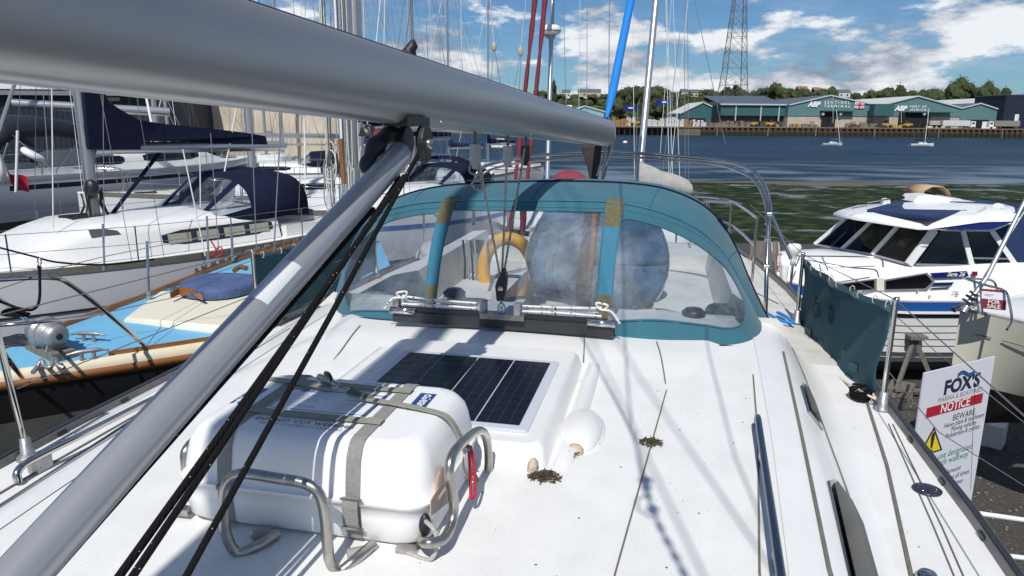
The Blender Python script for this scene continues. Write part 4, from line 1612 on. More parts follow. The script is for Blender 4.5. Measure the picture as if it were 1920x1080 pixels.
def cheek(c, off, th, rr, hh):
    prof = []
    for k in range(20):
        a = 2 * math.pi * k / 20
        x_, z_ = math.cos(a) * rr, math.sin(a) * hh
        if z_ < 0:
            x_ *= .72
        prof.append(c + bx_ * x_ + Vector((0, 0, 1)) * z_ + by_ * off)
    return MB().prism(prof, by_ * th)


vb = Vector((dirb.x, dirb.y, 0)).normalized()
bx_, by_ = vb, Vector((vb.y, -vb.x, 0))
kfit = cheek(Kc - Vector((0, 0, .010)), .021, .030, .050, .066).build('kicker_fitting', M['black'], yacht)
bevel(kfit, .006)
cheek(Kc - Vector((0, 0, .015)), -.05, .026, .050, .066).build('fitting_cheek', M['black'], kfit)
MB().lathe(Kc - Vector((0, 0, .01)) + by_ * .05, [(.001, .014), (.017, .014), (.019, .008), (.019, 0)], 14, (bx_, Vector((0, 0, 1)), by_)).build('sheave_pin', M['steel_dull'], kfit)
MB().box(Kc + Vector((0, 0, .066)) - vb * .03, (.17, .07, .03), (vb, by_, Vector((0, 0, 1)))).build('boom_bracket', M['black'], kfit)
bt_ = MB().tube(smooth_path([Kc + by_ * -.06 + vb * -.01 + Vector((0, 0, .03)), Kc + by_ * -.08 + vb * -.07 + Vector((0, 0, .015)), Kc + by_ * -.09 + vb * -.13 + Vector((0, 0, -.02)), Kc + by_ * -.09 + vb * -.19 + Vector((0, 0, -.07)), Kc + by_ * -.09 + vb * -.22 + Vector((0, 0, -.10))], 3), [.018, .028, .034, .028, .024, .032, .036, .027, .022, .027, .024, .017, .008], 12)
bt_.build('rubber_boot', M['black'], kfit)

# ---------------------------------------------------------------- running lines under the kicker
KR = [((783, 292), (348, 1082), 1.45, 'rope_black', .0078, 'black flecked control line running furthest right under the kicker'),
      ((758, 330), (222, 1082), 1.34, 'rope_black', .0085, 'black flecked control line in the middle of the kicker purchase'),
      ((748, 335), (248, 1082), 1.34, 'rope_black', .0075, 'second black control line lying close beside the middle one'),
      ((700, 392), (150, 1015), 1.32, 'rope_black', .0085, 'black control line tucked directly under the grey kicker strut')]
for a, b, d2, mm_, r_, lb in KR:
    A_, B2_ = dep(a[0], a[1], 2.42), dep(b[0], b[1], d2)
    e = (B2_ - A_)
    line('control_line', [A_, A_.lerp(B2_, .5) - Vector((0, 0, .004)), B2_ + e * .08], r_, M[mm_], lb, 'rope', 'kicker control lines', n=8)
A_, B2_ = dep(742, 350, 2.46), dep(262, 1060, 1.55)
line('control_line', [A_, B2_ + (B2_ - A_) * .1], .0085, M['rope_grey'], 'pale grey rope with blue flecks below the black kicker lines', 'rope', n=8)

# mainsheet
bl = thing('mainsheet_block', tuple(Bt(0.03, 3.95, -1.0)), 'black mainsheet block standing on the traveller car', 'block')
BC = onV(940, 533, 3.97)
MB().prism([BC + UA * a + Vector((0, 0, b)) - VA * .022 for a, b in ((-.022, -.088), (.018, -.088), (.030, -.02), (.034, .04), (.022, .085), (.006, .09), (-.004, .05), (-.018, .03), (-.030, -.01))], VA * .044).build('shell', M['black'], bl)
MB().lathe(BC + Vector((0, 0, -.02)) - VA * .03, [(.001, 0), (.014, 0), (.014, .06), (.001, .06)], 12, (UA, Vector((0, 0, 1)), VA)).build('sheave_pin', M['steel'], bl)
for k in range(3):
    MB().tube([BC + Vector((0, 0, -.09 - .028 * k)) + UA * (.009 * math.cos(a)) * (1 if k % 2 else .4) + VA * (.009 * math.cos(a)) * (.4 if k % 2 else 1) + Vector((0, 0, .016 * math.sin(a))) for a in [6.283 * q_ / 10 for q_ in range(10)]], .0035, 6, closed=True).build('shackle_link', M['steel'], bl)
for (px, py), lb, off in (((891, 262), 'left', -.01), ((952, 266), 'middle', .004), ((986, 266), 'right', .014)):
    top = dep(px, py, 3.72 + (px - 952) * .0082)
    line('mainsheet_part', [BC + Vector((0, 0, .06)) + UA * off, top], .0062, M['rope_fleck'], '%s part of the flecked mainsheet between boom and black block' % lb, 'rope', 'mainsheet parts', n=8)
    hk = thing('boom_block', tuple(top), '%s small hanging block with webbing loop under the boom above the sprayhood' % lb, 'block', 'blocks hanging under the boom')
    MB().tube([top + Vector((0, 0, .06)), top + Vector((0, 0, -.02))], .018, 8, flat=.4).build('webbing_loop', mat('olive webbing %s' % lb, (.12, .12, .08), .9), hk)
    MB().prism([top + UA * a + Vector((0, 0, b)) - VA * .016 for a, b in ((-.022, -.02), (.022, -.02), (.024, -.09), (.008, -.13), (-.008, -.13), (-.024, -.09))], VA * .03).build('shell', M['black'] if lb == 'right' else M['bare_alu'], hk)
line('mainsheet_tail', smooth_path([dep(896, 275, 3.3), dep(880, 320, 3.3), dep(905, 330, 3.3), dep(884, 345, 3.3), dep(905, 355, 3.3), dep(893, 300, 3.3)], 5), .006, M['rope_fleck'], 'loose hank of flecked line hanging under the boom left of the mainsheet', 'rope')

# traveller
tv = thing('mainsheet_traveller', tuple(Bt(0, 3.97, -1.12)), 'black mainsheet traveller track across the cabin top before the sprayhood', 'traveller')
TVH = -1.085
pa, pb = Bt(-.62, 3.98, TVH - .012), Bt(.64, 3.98, TVH - .012)
MB().beam(pa, pb, .055, .060).build('track_beam', M['black_track'], tv)
MB().beam(pa + Vector((0, 0, .047)), pb + Vector((0, 0, .047)), .034, .018).build('track_rail', M['black'], tv)
for s_, u in ((-1, -.555), (1, .575)):
    MB().lathe(Bt(u - .075, 3.95, TVH + .028), [(.001, 0), (.021, 0), (.021, .15), (.001, .15)], 12, (VA, Vector((0, 0, 1)), UA)).build('end_control', M['steel'], tv)
    MB().box(Bt(u + s_ * .05, 3.985, TVH + .055), (.035, .045, .095), AX).build('end_sheave_box', M['bare_alu'], tv)
MB().box(Bt(.03, 3.955, TVH + .035), (.25, .075, .03), AX).build('car', M['steel_dull'], tv)
MB().box(Bt(-.085, 3.97, TVH + .075), (.035, .05, .07), AX).build('car_sheave_box', M['bare_alu'], tv)
MB().box(Bt(.11, 3.97, TVH + .075), (.035, .05, .07), AX).build('car_sheave_box', M['bare_alu'], tv)
MB().tube([Bt(.02 + .02 * math.cos(a), 3.96, TVH + .075 + .03 * math.sin(a)) for a in [6.283 * k / 12 for k in range(12)]], .005, 6, closed=True).build('car_shackle', M['steel'], tv)
for s_ in (-1, 1):
    for k in range(4):
        ua = -.12 if s_ < 0 else .14
        ub = -.56 if s_ < 0 else .575
        zz = TVH + .054 + .014 * k
        dv_ = (.010, -.012, .012, -.006)[k]
        lift = .02 if k == 3 else 0
        pts = [Bt(ua, 3.965 + dv_, zz), Bt((ua + ub) / 2, 3.965 + dv_, zz + .004), Bt(ub * .9, 3.965 + dv_, zz + lift * .6), Bt(ub, 3.965 + dv_, zz + lift)]
        line('traveller_line', smooth_path(pts, 4), .0062, M['rope_white'], '%s white black flecked line on the %s half of the traveller' % (('lowest', 'second lowest', 'second highest', 'topmost')[k], 'left' if s_ < 0 else 'right'), 'rope', '%s traveller control lines' % ('left' if s_ < 0 else 'right'), n=7)
    u0_ = -.57 if s_ < 0 else .585
    pts = [Bt(u0_, 3.96, TVH + .10), Bt(u0_ + .02 * s_, 3.95, TVH + .13), Bt(u0_ - .04 * s_, 3.95, TVH + .14), Bt(u0_ - .02 * s_, 3.955, TVH + .105), Bt(u0_ + .04 * s_, 3.94, TVH + .10), Bt(u0_ + .09 * s_, 3.93, TVH + .04)]
    line('rope_knot', smooth_path(pts, 5), .0065, M['rope_white'], 'white flecked knot at the %s end of the traveller' % ('left' if s_ < 0 else 'right'), 'rope')

# ---------------------------------------------------------------- sprayhood
NS = 120
base_l = [onV(621, 592, 4.50), onV(632, 594, 4.36), onV(668, 596, 4.20), onV(745, 603, 4.10), onV(938, 616, 4.05), onV(1140, 636, 4.05), onV(1225, 641, 4.07), onV(1300, 648, 4.14), onV(1380, 650, 4.25), onV(1425, 650, 4.42), onV(1450, 654, 4.62), onV(1468, 660, 4.78)]
BASE = resample(smooth_path(base_l, 8), NS + 1)
hoop1 = [onV(622, 588, 4.58), onV(634, 545, 4.85), onV(660, 460, 4.98), onV(700, 408, 4.80), onV(760, 386, 4.62), onV(840, 377, 4.5), onV(960, 376, 4.45), onV(1080, 377, 4.45), onV(1160, 381, 4.48), onV(1240, 399, 4.55), onV(1310, 432, 4.68), onV(1362, 482, 4.85), onV(1396, 545, 4.95), onV(1425, 600, 4.90), onV(1468, 656, 4.82)]
H1 = resample(smooth_path(hoop1, 8), NS + 1)
hoop2 = [onV(621, 584, 4.7), onV(630, 545, 5.0), onV(655, 470, 5.15), onV(690, 412, 5.12), onV(745, 372, 5.05), onV(830, 350, 5.0), onV(960, 342, 4.98), onV(1080, 341, 4.98), onV(1180, 345, 5.0), onV(1250, 356, 5.03), onV(1312, 382, 5.08), onV(1352, 418, 5.13), onV(1382, 470, 5.2), onV(1405, 525, 5.18), onV(1436, 590, 5.05), onV(1474, 655, 4.92)]
H2 = resample(smooth_path(hoop2, 8), NS + 1)
H3 = [p + VA * .55 + Vector((0, 0, -.015)) for p in H2]
for i in range(NS + 1):
    k = abs(i / NS - .5) * 2
    H3[i] = H2[i] + VA * (.55 - .53 * k ** 4) + Vector((0, 0, -.02))
hood = thing('sprayhood', tuple(Bt(.05, 4.6, -1.25)), 'teal canvas sprayhood with three clear vinyl windows over the companionway', 'sprayhood', rz=0)


def puff(a, b, t, amt, d=Vector((0, 0, 1))):
    return a.lerp(b, t) + d * (4 * t * (1 - t) * amt)


fwd = (-VA + Vector((0, 0, .5))).normalized()
S1, S2 = .295, .705      # not used directly: strip places are found from the picture


def front(s, t):
    i = min(NS - 1, int(s * NS))
    f = s * NS - i
    a = BASE[i].lerp(BASE[i + 1], f)
    b = H1[i].lerp(H1[i + 1], f)
    w_ = .006 * math.sin(s * 37 + t * 3) * math.sin(t * 3.14)
    return puff(a, b, t, .035 + w_, fwd)


def s_at(curve, px):
    best = None
    for i in range(NS + 1):
        q_ = CM.transposed() @ (curve[i] - Vector((0, 0, CAMZ)))
        x = 960 - FOC * q_.x / q_.z
        if best is None or abs(x - px) < best[0]:
            best = (abs(x - px), i / NS)
    return best[1]


# strip centre lines (s at base and at top)
LB, LT = s_at(BASE, 803), s_at(H1, 839)
RB, RT = s_at(BASE, 1131), s_at(H1, 1151)
HW = .0105


def win_of(s, t):
    ls = LB + (LT - LB) * t
    rs = RB + (RT - RB) * t
    if t < .085 or t > .915:
        return 0
    if s < ls - HW:
        a, b = .105, ls - HW
        k = (s - a) / (b - a)
        if k < 0:
            return 0
        if t > .90 - .10 * (1 - k) ** 2 or t < .085:
            return 0
        if k < .07 and ((t - .452) / .367) ** 2 + ((k - .07) / .07) ** 2 > 1:
            return 0
        return 1
    if s > rs + HW:
        a, b = rs + HW, .86
        k = (s - a) / (b - a)
        if k > 1:
            return 0
        lo = .12 + .04 * math.sin(k * 3.1)
        hi = .88 - .13 * k ** 2
        if t < lo or t > hi:
            return 0
        if k > .72 and ((t - .483) / .331) ** 2 + ((k - .72) / .28) ** 2 > 1:
            return 0
        return 3
    if ls + HW < s < rs - HW:
        return 2
    return 0


NT = 60
fab = MB().grid(front, 320, NT, keep=lambda s, t: win_of(s, t) == 0).build('front_fabric', M['teal'], hood)
for k, nm in ((1, 'left'), (2, 'centre'), (3, 'right')):
    o = MB().grid(lambda s, t: front(s, t) + fwd * -.003, 320, NT, keep=lambda s, t, k=k: win_of(s, t) == k).build('window', M['vinyl'], hood)
    meta(o, label='%s clear crinkled window' % nm)


def roof(s, t):
    i = min(NS - 1, int(s * NS))
    f = s * NS - i
    a = H1[i].lerp(H1[i + 1], f)
    b = H2[i].lerp(H2[i + 1], f)
    c = H3[i].lerp(H3[i + 1], f)
    if t < .5:
        return puff(a, b, t * 2, .012)
    return puff(b, c, (t - .5) * 2, -.01)


rf = MB().grid(roof, NS, 12).build('roof_fabric', M['teal'], hood)
# piping and seams
MB().tube([p + Vector((0, 0, .004)) for p in H2[4:-4]], .008, 6).build('bow_piping', M['navy'], hood)
MB().tube([p + fwd * .004 for p in H1[8:-8]], .005, 6).build('front_piping', M['teal_bright'], hood)
MB().tube([p + fwd * .006 for p in BASE], .008, 6).build('base_piping', M['ink'], hood)
qq = [roof(.78 + .02 * k / 6, .47) for k in range(7)]
MB().beam(qq[0] + Vector((0, 0, .01)), qq[-1] + Vector((0, 0, .01)), .025, .02).build('strap_tab', M['navy'], hood)
# zips with flaps
for B0, T0, nm in ((LB, LT, 'left'), (RB, RT, 'right')):
    for t0, t1, m_, nme in ((.30, .80, 'teal_bright', 'strap_strip'), (.80, 1.06, 'zip', 'velcro_patch'), (-.0, .30, 'zip', 'velcro_patch')):
        rings = []
        for q_ in range(9):
            t = t0 + (t1 - t0) * q_ / 8
            sc = B0 + (T0 - B0) * t
            row = []
            for e in (-1, -.3, .3, 1):
                row.append(front(sc + e * HW * 1.12, min(t, 1)) + fwd * .007 + (Vector((0, 0, 1)) * (t - 1) * .4 + VA * (t - 1) * .3 if t > 1 else Vector()))
            rings.append(row)
        MB().loft(rings, cyc=False).build(nme, M[m_], hood)
# side wing of the sprayhood down to the deck at starboard
wg = [H1[-9], H2[-6], Bt(1.74, 5.45, -1.40), Bt(1.72, 4.95, -1.44), Bt(1.62, 4.42, -1.36), BASE[-26], BASE[-14]]
# stainless hoops inside
MB().tube([p - Vector((0, 0, .022)) for p in H2], .011, 8).build('hood_bow', M['steel_dull'], hood)

# ---------------------------------------------------------------- stainless arch behind the sprayhood
arch = thing('stainless_arch', tuple(Bt(.1, 5.8, -1.47)), 'tall twin tube stainless steel hoop standing behind the sprayhood', 'arch')


def ramp(a, b, k):
    return a + (b - a) * k


outer = [(1432, 700, 5.75), (1436, 560, 5.75), (1440, 440, 6.0), (1443, 385, 6.2), (1428, 340, 6.5), (1398, 313, 6.8), (1330, 299, 7.2), (1170, 286, 7.6), (1080, 287, 7.6), (985, 294, 7.3), (920, 308, 6.9), (898, 320, 6.8), (890, 345, 6.7), (888, 420, 6.3)]
inner = [(1437, 420, 6.05), (1436, 385, 6.2), (1420, 346, 6.5), (1388, 322, 6.8), (1325, 306, 7.2), (1170, 294, 7.6), (1085, 296, 7.6), (990, 303, 7.3), (930, 315, 6.9), (903, 328, 6.8), (897, 345, 6.7)]
MB().tube(smooth_path([onV(*p) for p in outer], 6), .017, 10).build('outer_tube', M['steel'], arch)
MB().tube(smooth_path([onV(*p) for p in inner], 6), .012, 10).build('inner_tube', M['steel'], arch)
for a, b in (((1438, 402, 6.1), (1446, 402, 6.1)), ((1434, 450, 5.98), (1444, 452, 5.98)), ((1433, 500, 5.85), (1441, 500, 5.85))):
    MB().tube([onV(*a), onV(*b)], .026, 8).build('clamp', M['steel'], arch)
MB().tube([onV(1441, 388, 6.2), onV(1483, 486, 6.05)], .013, 8).build('brace', M['steel'], arch)

# ---------------------------------------------------------------- lee cloths
def cloth(corners, label, wav=.02, nu=50, nv=20):
    a, b, c, d = [Vector(p) for p in corners]      # aft top, fore top, fore bottom, aft bottom
    n_ = (b - a).cross(d - a).normalized()

    def f(s, t):
        p = a.lerp(b, s).lerp(d.lerp(c, s), t)
        p = p + Vector((0, 0, -.035 * 4 * s * (1 - s) * (1 - t)))
        return p + n_ * (wav * math.sin(s * 9 + t * 4) * math.sin(t * 3.1) + .012 * math.sin(s * 23 + t * 9))
    root = thing('lee_cloth', tuple(d), label, 'lee cloth', 'teal lee cloths along the guardrails')
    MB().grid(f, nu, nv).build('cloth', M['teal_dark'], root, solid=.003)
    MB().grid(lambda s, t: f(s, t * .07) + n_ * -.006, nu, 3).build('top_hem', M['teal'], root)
    for k in range(9):
        p = f((k + .5) / 9, 0.01)
        MB().tube([p + Vector((0, 0, .022 * math.cos(q_))) + n_ * (.014 * math.sin(q_)) for q_ in [6.283 * z / 8 for z in range(8)]], .003, 5, closed=True).build('lashing', M['cord'], root)
    return root, f, n_


lc, lf, ln = cloth([s2t + Vector((0, 0, -.03)), s1t + Vector((0, 0, -.03)), onV(1640, 737, 4.15), onV(1497, 650, 5.9)], 'dark teal lee cloth laced to the starboard guardrail, printed with large letters seen from behind')
# letters showing through from the other side
for s_, ch in ((.22, 'T'), (.33, 'O'), (.45, 'G')):
    p = lf(s_, .42) - ln * .014
    q_ = lf(s_ + .05, .42) - ln * .014
    xd = (p - q_).normalized()
    yd = (lf(s_, .3) - lf(s_, .5)).normalized()
    if xd.cross(yd).dot(Vector((0, 0, CAMZ)) - p) < 0:
        pass
    text(ch, .17, mat('letter showing through', (.006, .022, .030), .9), lc, p, xd, yd, bold=.02, sx=.8)
for s_, t_ in ((.22, .72), (.34, .80), (.60, .78), (.78, .84)):
    p = lf(s_, t_) - ln * .008
    xd = (lf(s_ + .05, t_) - lf(s_ - .05, t_)).normalized()
    yd = (lf(s_, t_ - .05) - lf(s_, t_ + .05)).normalized()
    MB().prism([p - xd * .07 - yd * .028, p + xd * .05 - yd * .028, p + xd * .07 + yd * .028, p - xd * .05 + yd * .028], ln * .002).build('pale_lettering', mat('faded lettering', (.05, .10, .115), .9), lc)
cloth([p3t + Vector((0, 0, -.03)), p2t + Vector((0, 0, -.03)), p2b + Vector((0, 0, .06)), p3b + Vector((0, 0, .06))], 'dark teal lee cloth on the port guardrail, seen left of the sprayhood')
# guard wires
for pts, lb in (([s0t, s1t, s2t, Bt(1.8, 8.6, -.88)], 'upper wire of the starboard guardrail'), ([Bt(1.2, -2, -.9), p1t, p2t, p3t, Bt(-1.6, 8.6, -.88)], 'upper wire of the port guardrail'),
                ([p1b + Vector((0, 0, .33)), p2b + Vector((0, 0, .3)), p3b + Vector((0, 0, .3))], 'lower wire of the port guardrail')):
    if 'port' in lb and 'upper' in lb:
        pts = pts[1:]
    line('guard_wire', pts, .003, M['wire'], lb, 'wire', 'guardrail wires', n=5)
line('lacing_line', smooth_path([onV(1460, 620, 5.6), onV(1500, 655, 5.2), onV(1560, 700, 4.7), onV(1620, 737, 4.2), onV(1650, 752, 4.12)], 5), .007, M['cord'], 'pale lacing line along the bottom of the starboard lee cloth', 'rope')
# coiled black sheet at stanchion foot
line('coiled_rope', [Bt(1.98, 4.22, -1.465) + UA * (.045 + .003 * k / 8) * math.cos(k * .7) + VA * .06 * math.sin(k * .7) + Vector((0, 0, .0016 * k)) for k in range(40)], .007, M['rope_black'], 'small dark coil of rope at the foot of the starboard stanchion', 'rope')
line('blue_rope', smooth_path([onz(1440, 588, -1.44), onz(1462, 600, -1.44), onz(1485, 605, -1.44), onz(1472, 592, -1.44), onz(1458, 586, -1.44), onz(1478, 597, -1.43), onz(1490, 607, -1.44)], 6), .012, M['royal'], 'bright blue rope lying on the starboard side deck behind the sprayhood', 'rope')

# ---------------------------------------------------------------- stern gear of own yacht
pr = thing('pushpit_rail', tuple(Bt(1.4, 8.3, -1.48)), 'stainless stern rail with a weathered outboard board', 'rail')
for h in (-.86, -1.12):
    MB().tube(smooth_path([Bt(.55, 9.3, h), Bt(1.2, 9.2, h), Bt(1.55, 8.9, h), Bt(1.66, 8.2, h), Bt(1.72, 7.2, h)], 5), .0135, 8).build('rail', M['steel'], pr)
for (u, v) in ((1.2, 9.2), (1.6, 8.6), (1.72, 7.2)):
    MB().tube([Bt(u, v, -1.48), Bt(u, v, -.86)], .0135, 8).build('post', M['steel'], pr)
c = onV(1429, 507, 8.5)
MB().box(c, (.30, .035, .66), AX).build('outboard_board', M['greywood'], pr)
c = onV(1488, 478, 7.4)
an = thing('antenna_mushroom', tuple(c), 'white mushroom shaped aerial on the stern rail', 'aerial')
MB().lathe(c + Vector((0, 0, -.10)), [(.001, 0), (.028, 0), (.024, .05), (.036, .10), (.062, .135), (.066, .18), (.052, .205), (.001, .212)], 18).build('dome', M['white'], an)
MB().tube([c + Vector((0, 0, -.4)), c + Vector((0, 0, -.09))], .014, 8).build('pole', M['steel'], an)
c = onV(1469, 530, 7.4)
line('horseshoe_light', smooth_path([c + Vector((0, 0, .17)), c + Vector((0, 0, .05)), c + Vector((0, 0, -.1)), c + Vector((0, 0, -.2)) - UA * .05], 4), .035, M['white'], 'white plastic danbuoy tube clipped on the stern rail', 'light')
for k, (px, v) in enumerate(((1452, 7.9), (1460, 7.8), (1447, 8.0))):
    line('hanging_line', smooth_path([onV(px, 455, v), onV(px + 3, 520, v), onV(px - 5, 600, v)], 4), .008, M['cord'] if k else M['rope_fleck'], 'line hanging from the stern rail, %s of three' % ('left', 'middle', 'right')[k], 'rope')

# wheel under its cover
wc = onV(1118, 492, 6.9)
wh = thing('steering_wheel', tuple(wc + Vector((0, 0, -.9))), 'large steering wheel hidden under a wrinkled blue grey cover', 'wheel')
mb = MB()
rw_ = .665
for sg_, th in ((1, 0), (-1, 0)):
    pass


def wheelf(s, t):
    a = s * 2 * math.pi
    r_ = rw_ * (.02 + .98 * t)
    bulge = .09 * (1 - t ** 3) + .03 * math.sin(a * 5 + t * 4) * t + .02 * math.sin(a * 11) * t
    return wc + UA * (r_ * math.cos(a) * (1 + .02 * math.sin(3 * a))) + Vector((0, 0, 1)) * (r_ * math.sin(a) * (1 + .02 * math.cos(5 * a))) - VA * bulge


mb.grid(wheelf, 64, 14)
mb.build('cover', M['wheel_cover'], wh, solid=.01)
MB().tube([wc + UA * rw_ * math.cos(a) + Vector((0, 0, rw_ * math.sin(a))) + VA * .03 for a in [6.283 * k / 40 for k in range(40)]], .016, 8, closed=True).build('rim', M['steel'], wh)
MB().box(wc + Vector((0, 0, -.55)) + VA * .22, (.26, .2, 1.2), AX).build('pedestal', M['gel'], wh)
# wheel cover skirt / cockpit table
hs = onV(953, 508, 7.3)
hp = []
for k in range(25):
    a = R(-62 + 304 * k / 24)
    hp.append(hs + UA * .265 * math.cos(a) + Vector((0, 0, .34 * math.sin(a))) + (Vector((0, 0, -.10)) if k in (0, 24) else Vector()))
o = MB().tube(hp, .068, 12, flat=1).build('horseshoe_buoy', M['horseshoe'])
meta(o, 'orange yellow horseshoe lifebuoy hanging at the stern, seen through the middle sprayhood window', 'lifebuoy')
for k, (px, py, v, lb) in enumerate(((852, 560, 4.75, 'left of the middle window with rope turns'), (779, 578, 4.7, 'behind the left sprayhood window'), (1300, 598, 4.8, 'behind the right sprayhood window'))):
    c = onV(px, py, v)
    t = thing('winch', tuple(c), 'dark topped sheet winch %s' % lb, 'winch', 'winches behind the sprayhood')
    MB().lathe(c + Vector((0, 0, -.10)), [(.001, 0), (.075, 0), (.06, .04), (.05, .07), (.062, .12), (.001, .125)], 18).build('drum', M['steel_dull'] if k < 2 else M['bare_alu'], t)
    MB().lathe(c + Vector((0, 0, .025)), [(.001, 0), (.072, 0), (.078, .02), (.05, .045), (.02, .05), (.001, .05)], 18).build('top', M['black'], t)
    if k == 0:
        line('rope_turns', [c + Vector((0, 0, -.05 + .0016 * q_)) + UA * .072 * math.cos(q_ * .6) + VA * .072 * math.sin(q_ * .6) for q_ in range(46)], .009, M['cord'], 'cream rope turned round the winch in the middle window', 'rope')
# crumpled grey bag of canvas on the cockpit edge, behind the middle window
def crumple(c, rx, ry, rz, seed, m_, label, cat, name):
    rg = random.Random(seed)
    ph = [(rg.uniform(2, 9), rg.uniform(2, 9), rg.random() * 6) for _ in range(5)]

    def f(s, t):
        a = s * 2 * math.pi
        b = (t - .02) * math.pi * .5
        k = 1 + sum(math.sin(a * int(p[0]) + b * p[1] + p[2]) for p in ph) * .035
        return Vector(c) + UA * rx * math.cos(a) * math.cos(b) * k + VA * ry * math.sin(a) * math.cos(b) * k + Vector((0, 0, rz * math.sin(b) * k))
    return meta(MB().grid(f, 60, 14).build(name, m_), label, cat)


crumple(onV(870, 592, 4.95), .38, .2, .12, 4, M['grey_canvas'], 'crumpled grey canvas bundle low in the middle sprayhood window', 'canvas', 'canvas_bundle')
crumple(onV(1010, 585, 5.0), .3, .25, .10, 8, M['cream'], 'pale cushion lying right of the mainsheet block behind the window', 'cushion', 'cushion')
o = MB().box(onV(1060, 588, 5.1), (.95, .3, .05), AX).build('hatch_board', M['cream'])
meta(o, 'cream board lying across the cockpit behind the middle window', 'board')
o = MB().tube([onV(1103, 590, 6.2), onV(1115, 400, 6.2)], .022, 8).build('wooden_post', M['wood'])
meta(o, 'slim wooden post left of the right zip strip behind the window', 'post')

# ---------------------------------------------------------------- boom end ropes and bag
for k, (dx, ln_, c_) in enumerate(((-14, 102, 'cord'), (-4, 120, 'cord'), (5, 112, 'rope_grey'), (10, 90, 'cord'))):
    a = dep(1122 + dx, 232, 6.75)
    pts = [dep(1118 + dx * .4, 226, 6.7), dep(1128 + dx, 229, 6.74), dep(1138 + dx, 245, 6.76), dep(1138 + dx * .9, 275, 6.76), dep(1132 + dx * .6, 232 + ln_ * .8, 6.72), dep(1126 + dx * .5, 228 + ln_, 6.7)]
    line('looped_rope', smooth_path(pts, 6), .011, M[c_], ('outer left', 'left centre', 'grey', 'right')[k] + ' cord looped over the boom end and hanging down', 'rope', 'cords on the boom end')
bp_ = dep(1115, 302, 6.7)
o = MB().prism([bp_ + UA * a + Vector((0, 0, b)) for a, b in ((-.14, .14), (.06, .14), (.05, .02), (.03, -.19), (-.04, -.2), (-.07, -.05))], VA * .09).build('canvas_bag', mat('dark brown canvas', (.055, .048, .042), .9, var=.4, vscale=8, bump=.6, bscale=14))
meta(bevel(o, .02), 'dark brown canvas bag hanging under the boom end', 'bag')
line('blue_sleeved_stay', [dep(1137, 222, 6.75), dep(1147, 180, 7.0), dep(1183, 0, 8.2), dep(1212, -140, 9.5)], [.018, .042, .045, .045], M['royal'], 'bright blue sleeved backstay rising from the boom end', 'stay', n=10)

# ---------------------------------------------------------------- shrouds aloft of own yacht (their shadows fall on deck)
for a, b, lb in (((1.98, 1.0), (.2, 2.8), 'outer'), ((1.75, .7), (.15, 3.2), 'inner')):
    line('shroud', [Bt(a[0], a[1] - 1.3, -1.45), Vector((mastb.x, mastb.y, CAMZ + 9))], .005, M['wire'], 'starboard %s shroud of our own mast' % lb, 'wire')
line('shroud', [Bt(-1.75, -.4, -1.45), Vector((mastb.x, mastb.y, CAMZ + 9))], .005, M['wire'], 'port shroud of our own mast', 'wire')

# loose halyard with knots, aloft beside the shrouds; its shadow crosses the cabin top
kn = []
KP = [((1090, 640), 3.3), ((1120, 690), 3.2), ((1180, 800), 3.1), ((1206, 880), 3.0), ((1215, 925), 2.95), ((1236, 980), 2.9), ((1262, 1030), 2.85), ((1290, 1085), 2.8), ((1330, 1180), 2.75)]
for (px, py), t in KP:
    kn.append(onz(px, py, -1.19) + tosun * t)
kp = smooth_path(kn, 6)
kr = [.0045 if i < 19 else .009 + .004 * math.sin(i * 1.9) for i in range(len(kp))]
ho = MB().tube(kp, kr, 7).build('knotted_halyard', M['rope_fleck'])
meta(ho, 'loose knotted halyard hanging aloft whose shadow wriggles down the cabin top', 'rope')
for i, r_ in ((20, .024), (22, .019), (27, .021)):
    MB().ball(kp[i], (r_, r_, r_ * 1.4), 8, 6).build('knot', M['rope_fleck'], ho)
MB().tube(smooth_path([kp[24], kp[24] + Vector((-.03, .01, -.05)), kp[26] + Vector((-.04, 0, -.04)), kp[28] + Vector((-.01, 0, -.03))], 4), .004, 5).build('loose_loop', M['rope_fleck'], ho)
for k, pts in enumerate((((1165, 560), (1180, 760), (1205, 900)), ((1330, 660), (1380, 850), (1445, 1000), (1475, 1080)))):
    q = [onz(px, py, -1.19) + tosun * (3.4 - .1 * i) for i, (px, py) in enumerate(pts)]
    line('lazy_jack', [q[0] + (q[0] - q[1]) * .3] + q, .0045, M['wire'], ('left' if k == 0 else 'right') + ' thin lazyjack line aloft beside our mast', 'wire')
# rivets and scuff plates on the boom side facing us
sdb = dirb.cross(ZB_UP).normalized() if False else dirb.cross(Vector((0, 0, 1))).normalized()
if sdb.dot(Vector((0, 0, CAMZ)) - Mb_) < 0:
    sdb = -sdb
for f, z in ((.02, .0), (.93, .03), (.93, -.03), (.955, .03), (.955, -.03), (.40, -.10), (.43, -.10), (.60, -.105), (.68, -.105)):
    MB().lathe(Sb.lerp(Eb, f) + sdb * .0715 + Vector((0, 0, z)), [(.001, .003), (.005, .002), (.0065, -.004)], 8, (dirb, Vector((0, 0, 1)), sdb)).build('rivet', M['steel'], boom)
# stitched seams over the sprayhood front band
for t_ in (.945, 1.0):
    for s0, s1 in ((.14, LT - HW * 1.3), (LT + HW * 1.3, RT - HW * 1.3), (RT + HW * 1.3, .9)):
        n_ = 40
        MB().tube([front(s0 + (s1 - s0) * k / n_, t_) + fwd * .002 for k in range(n_ + 1)], .0022, 4).build('stitched_seam', M['teal_bright'], hood)
for s_ in (.33, .52, .68, .84, .18):
    MB().tube([roof(s_, k / 12) + Vector((0, 0, .002)) for k in range(13)], .003, 4).build('roof_seam', M['teal_bright'], hood)

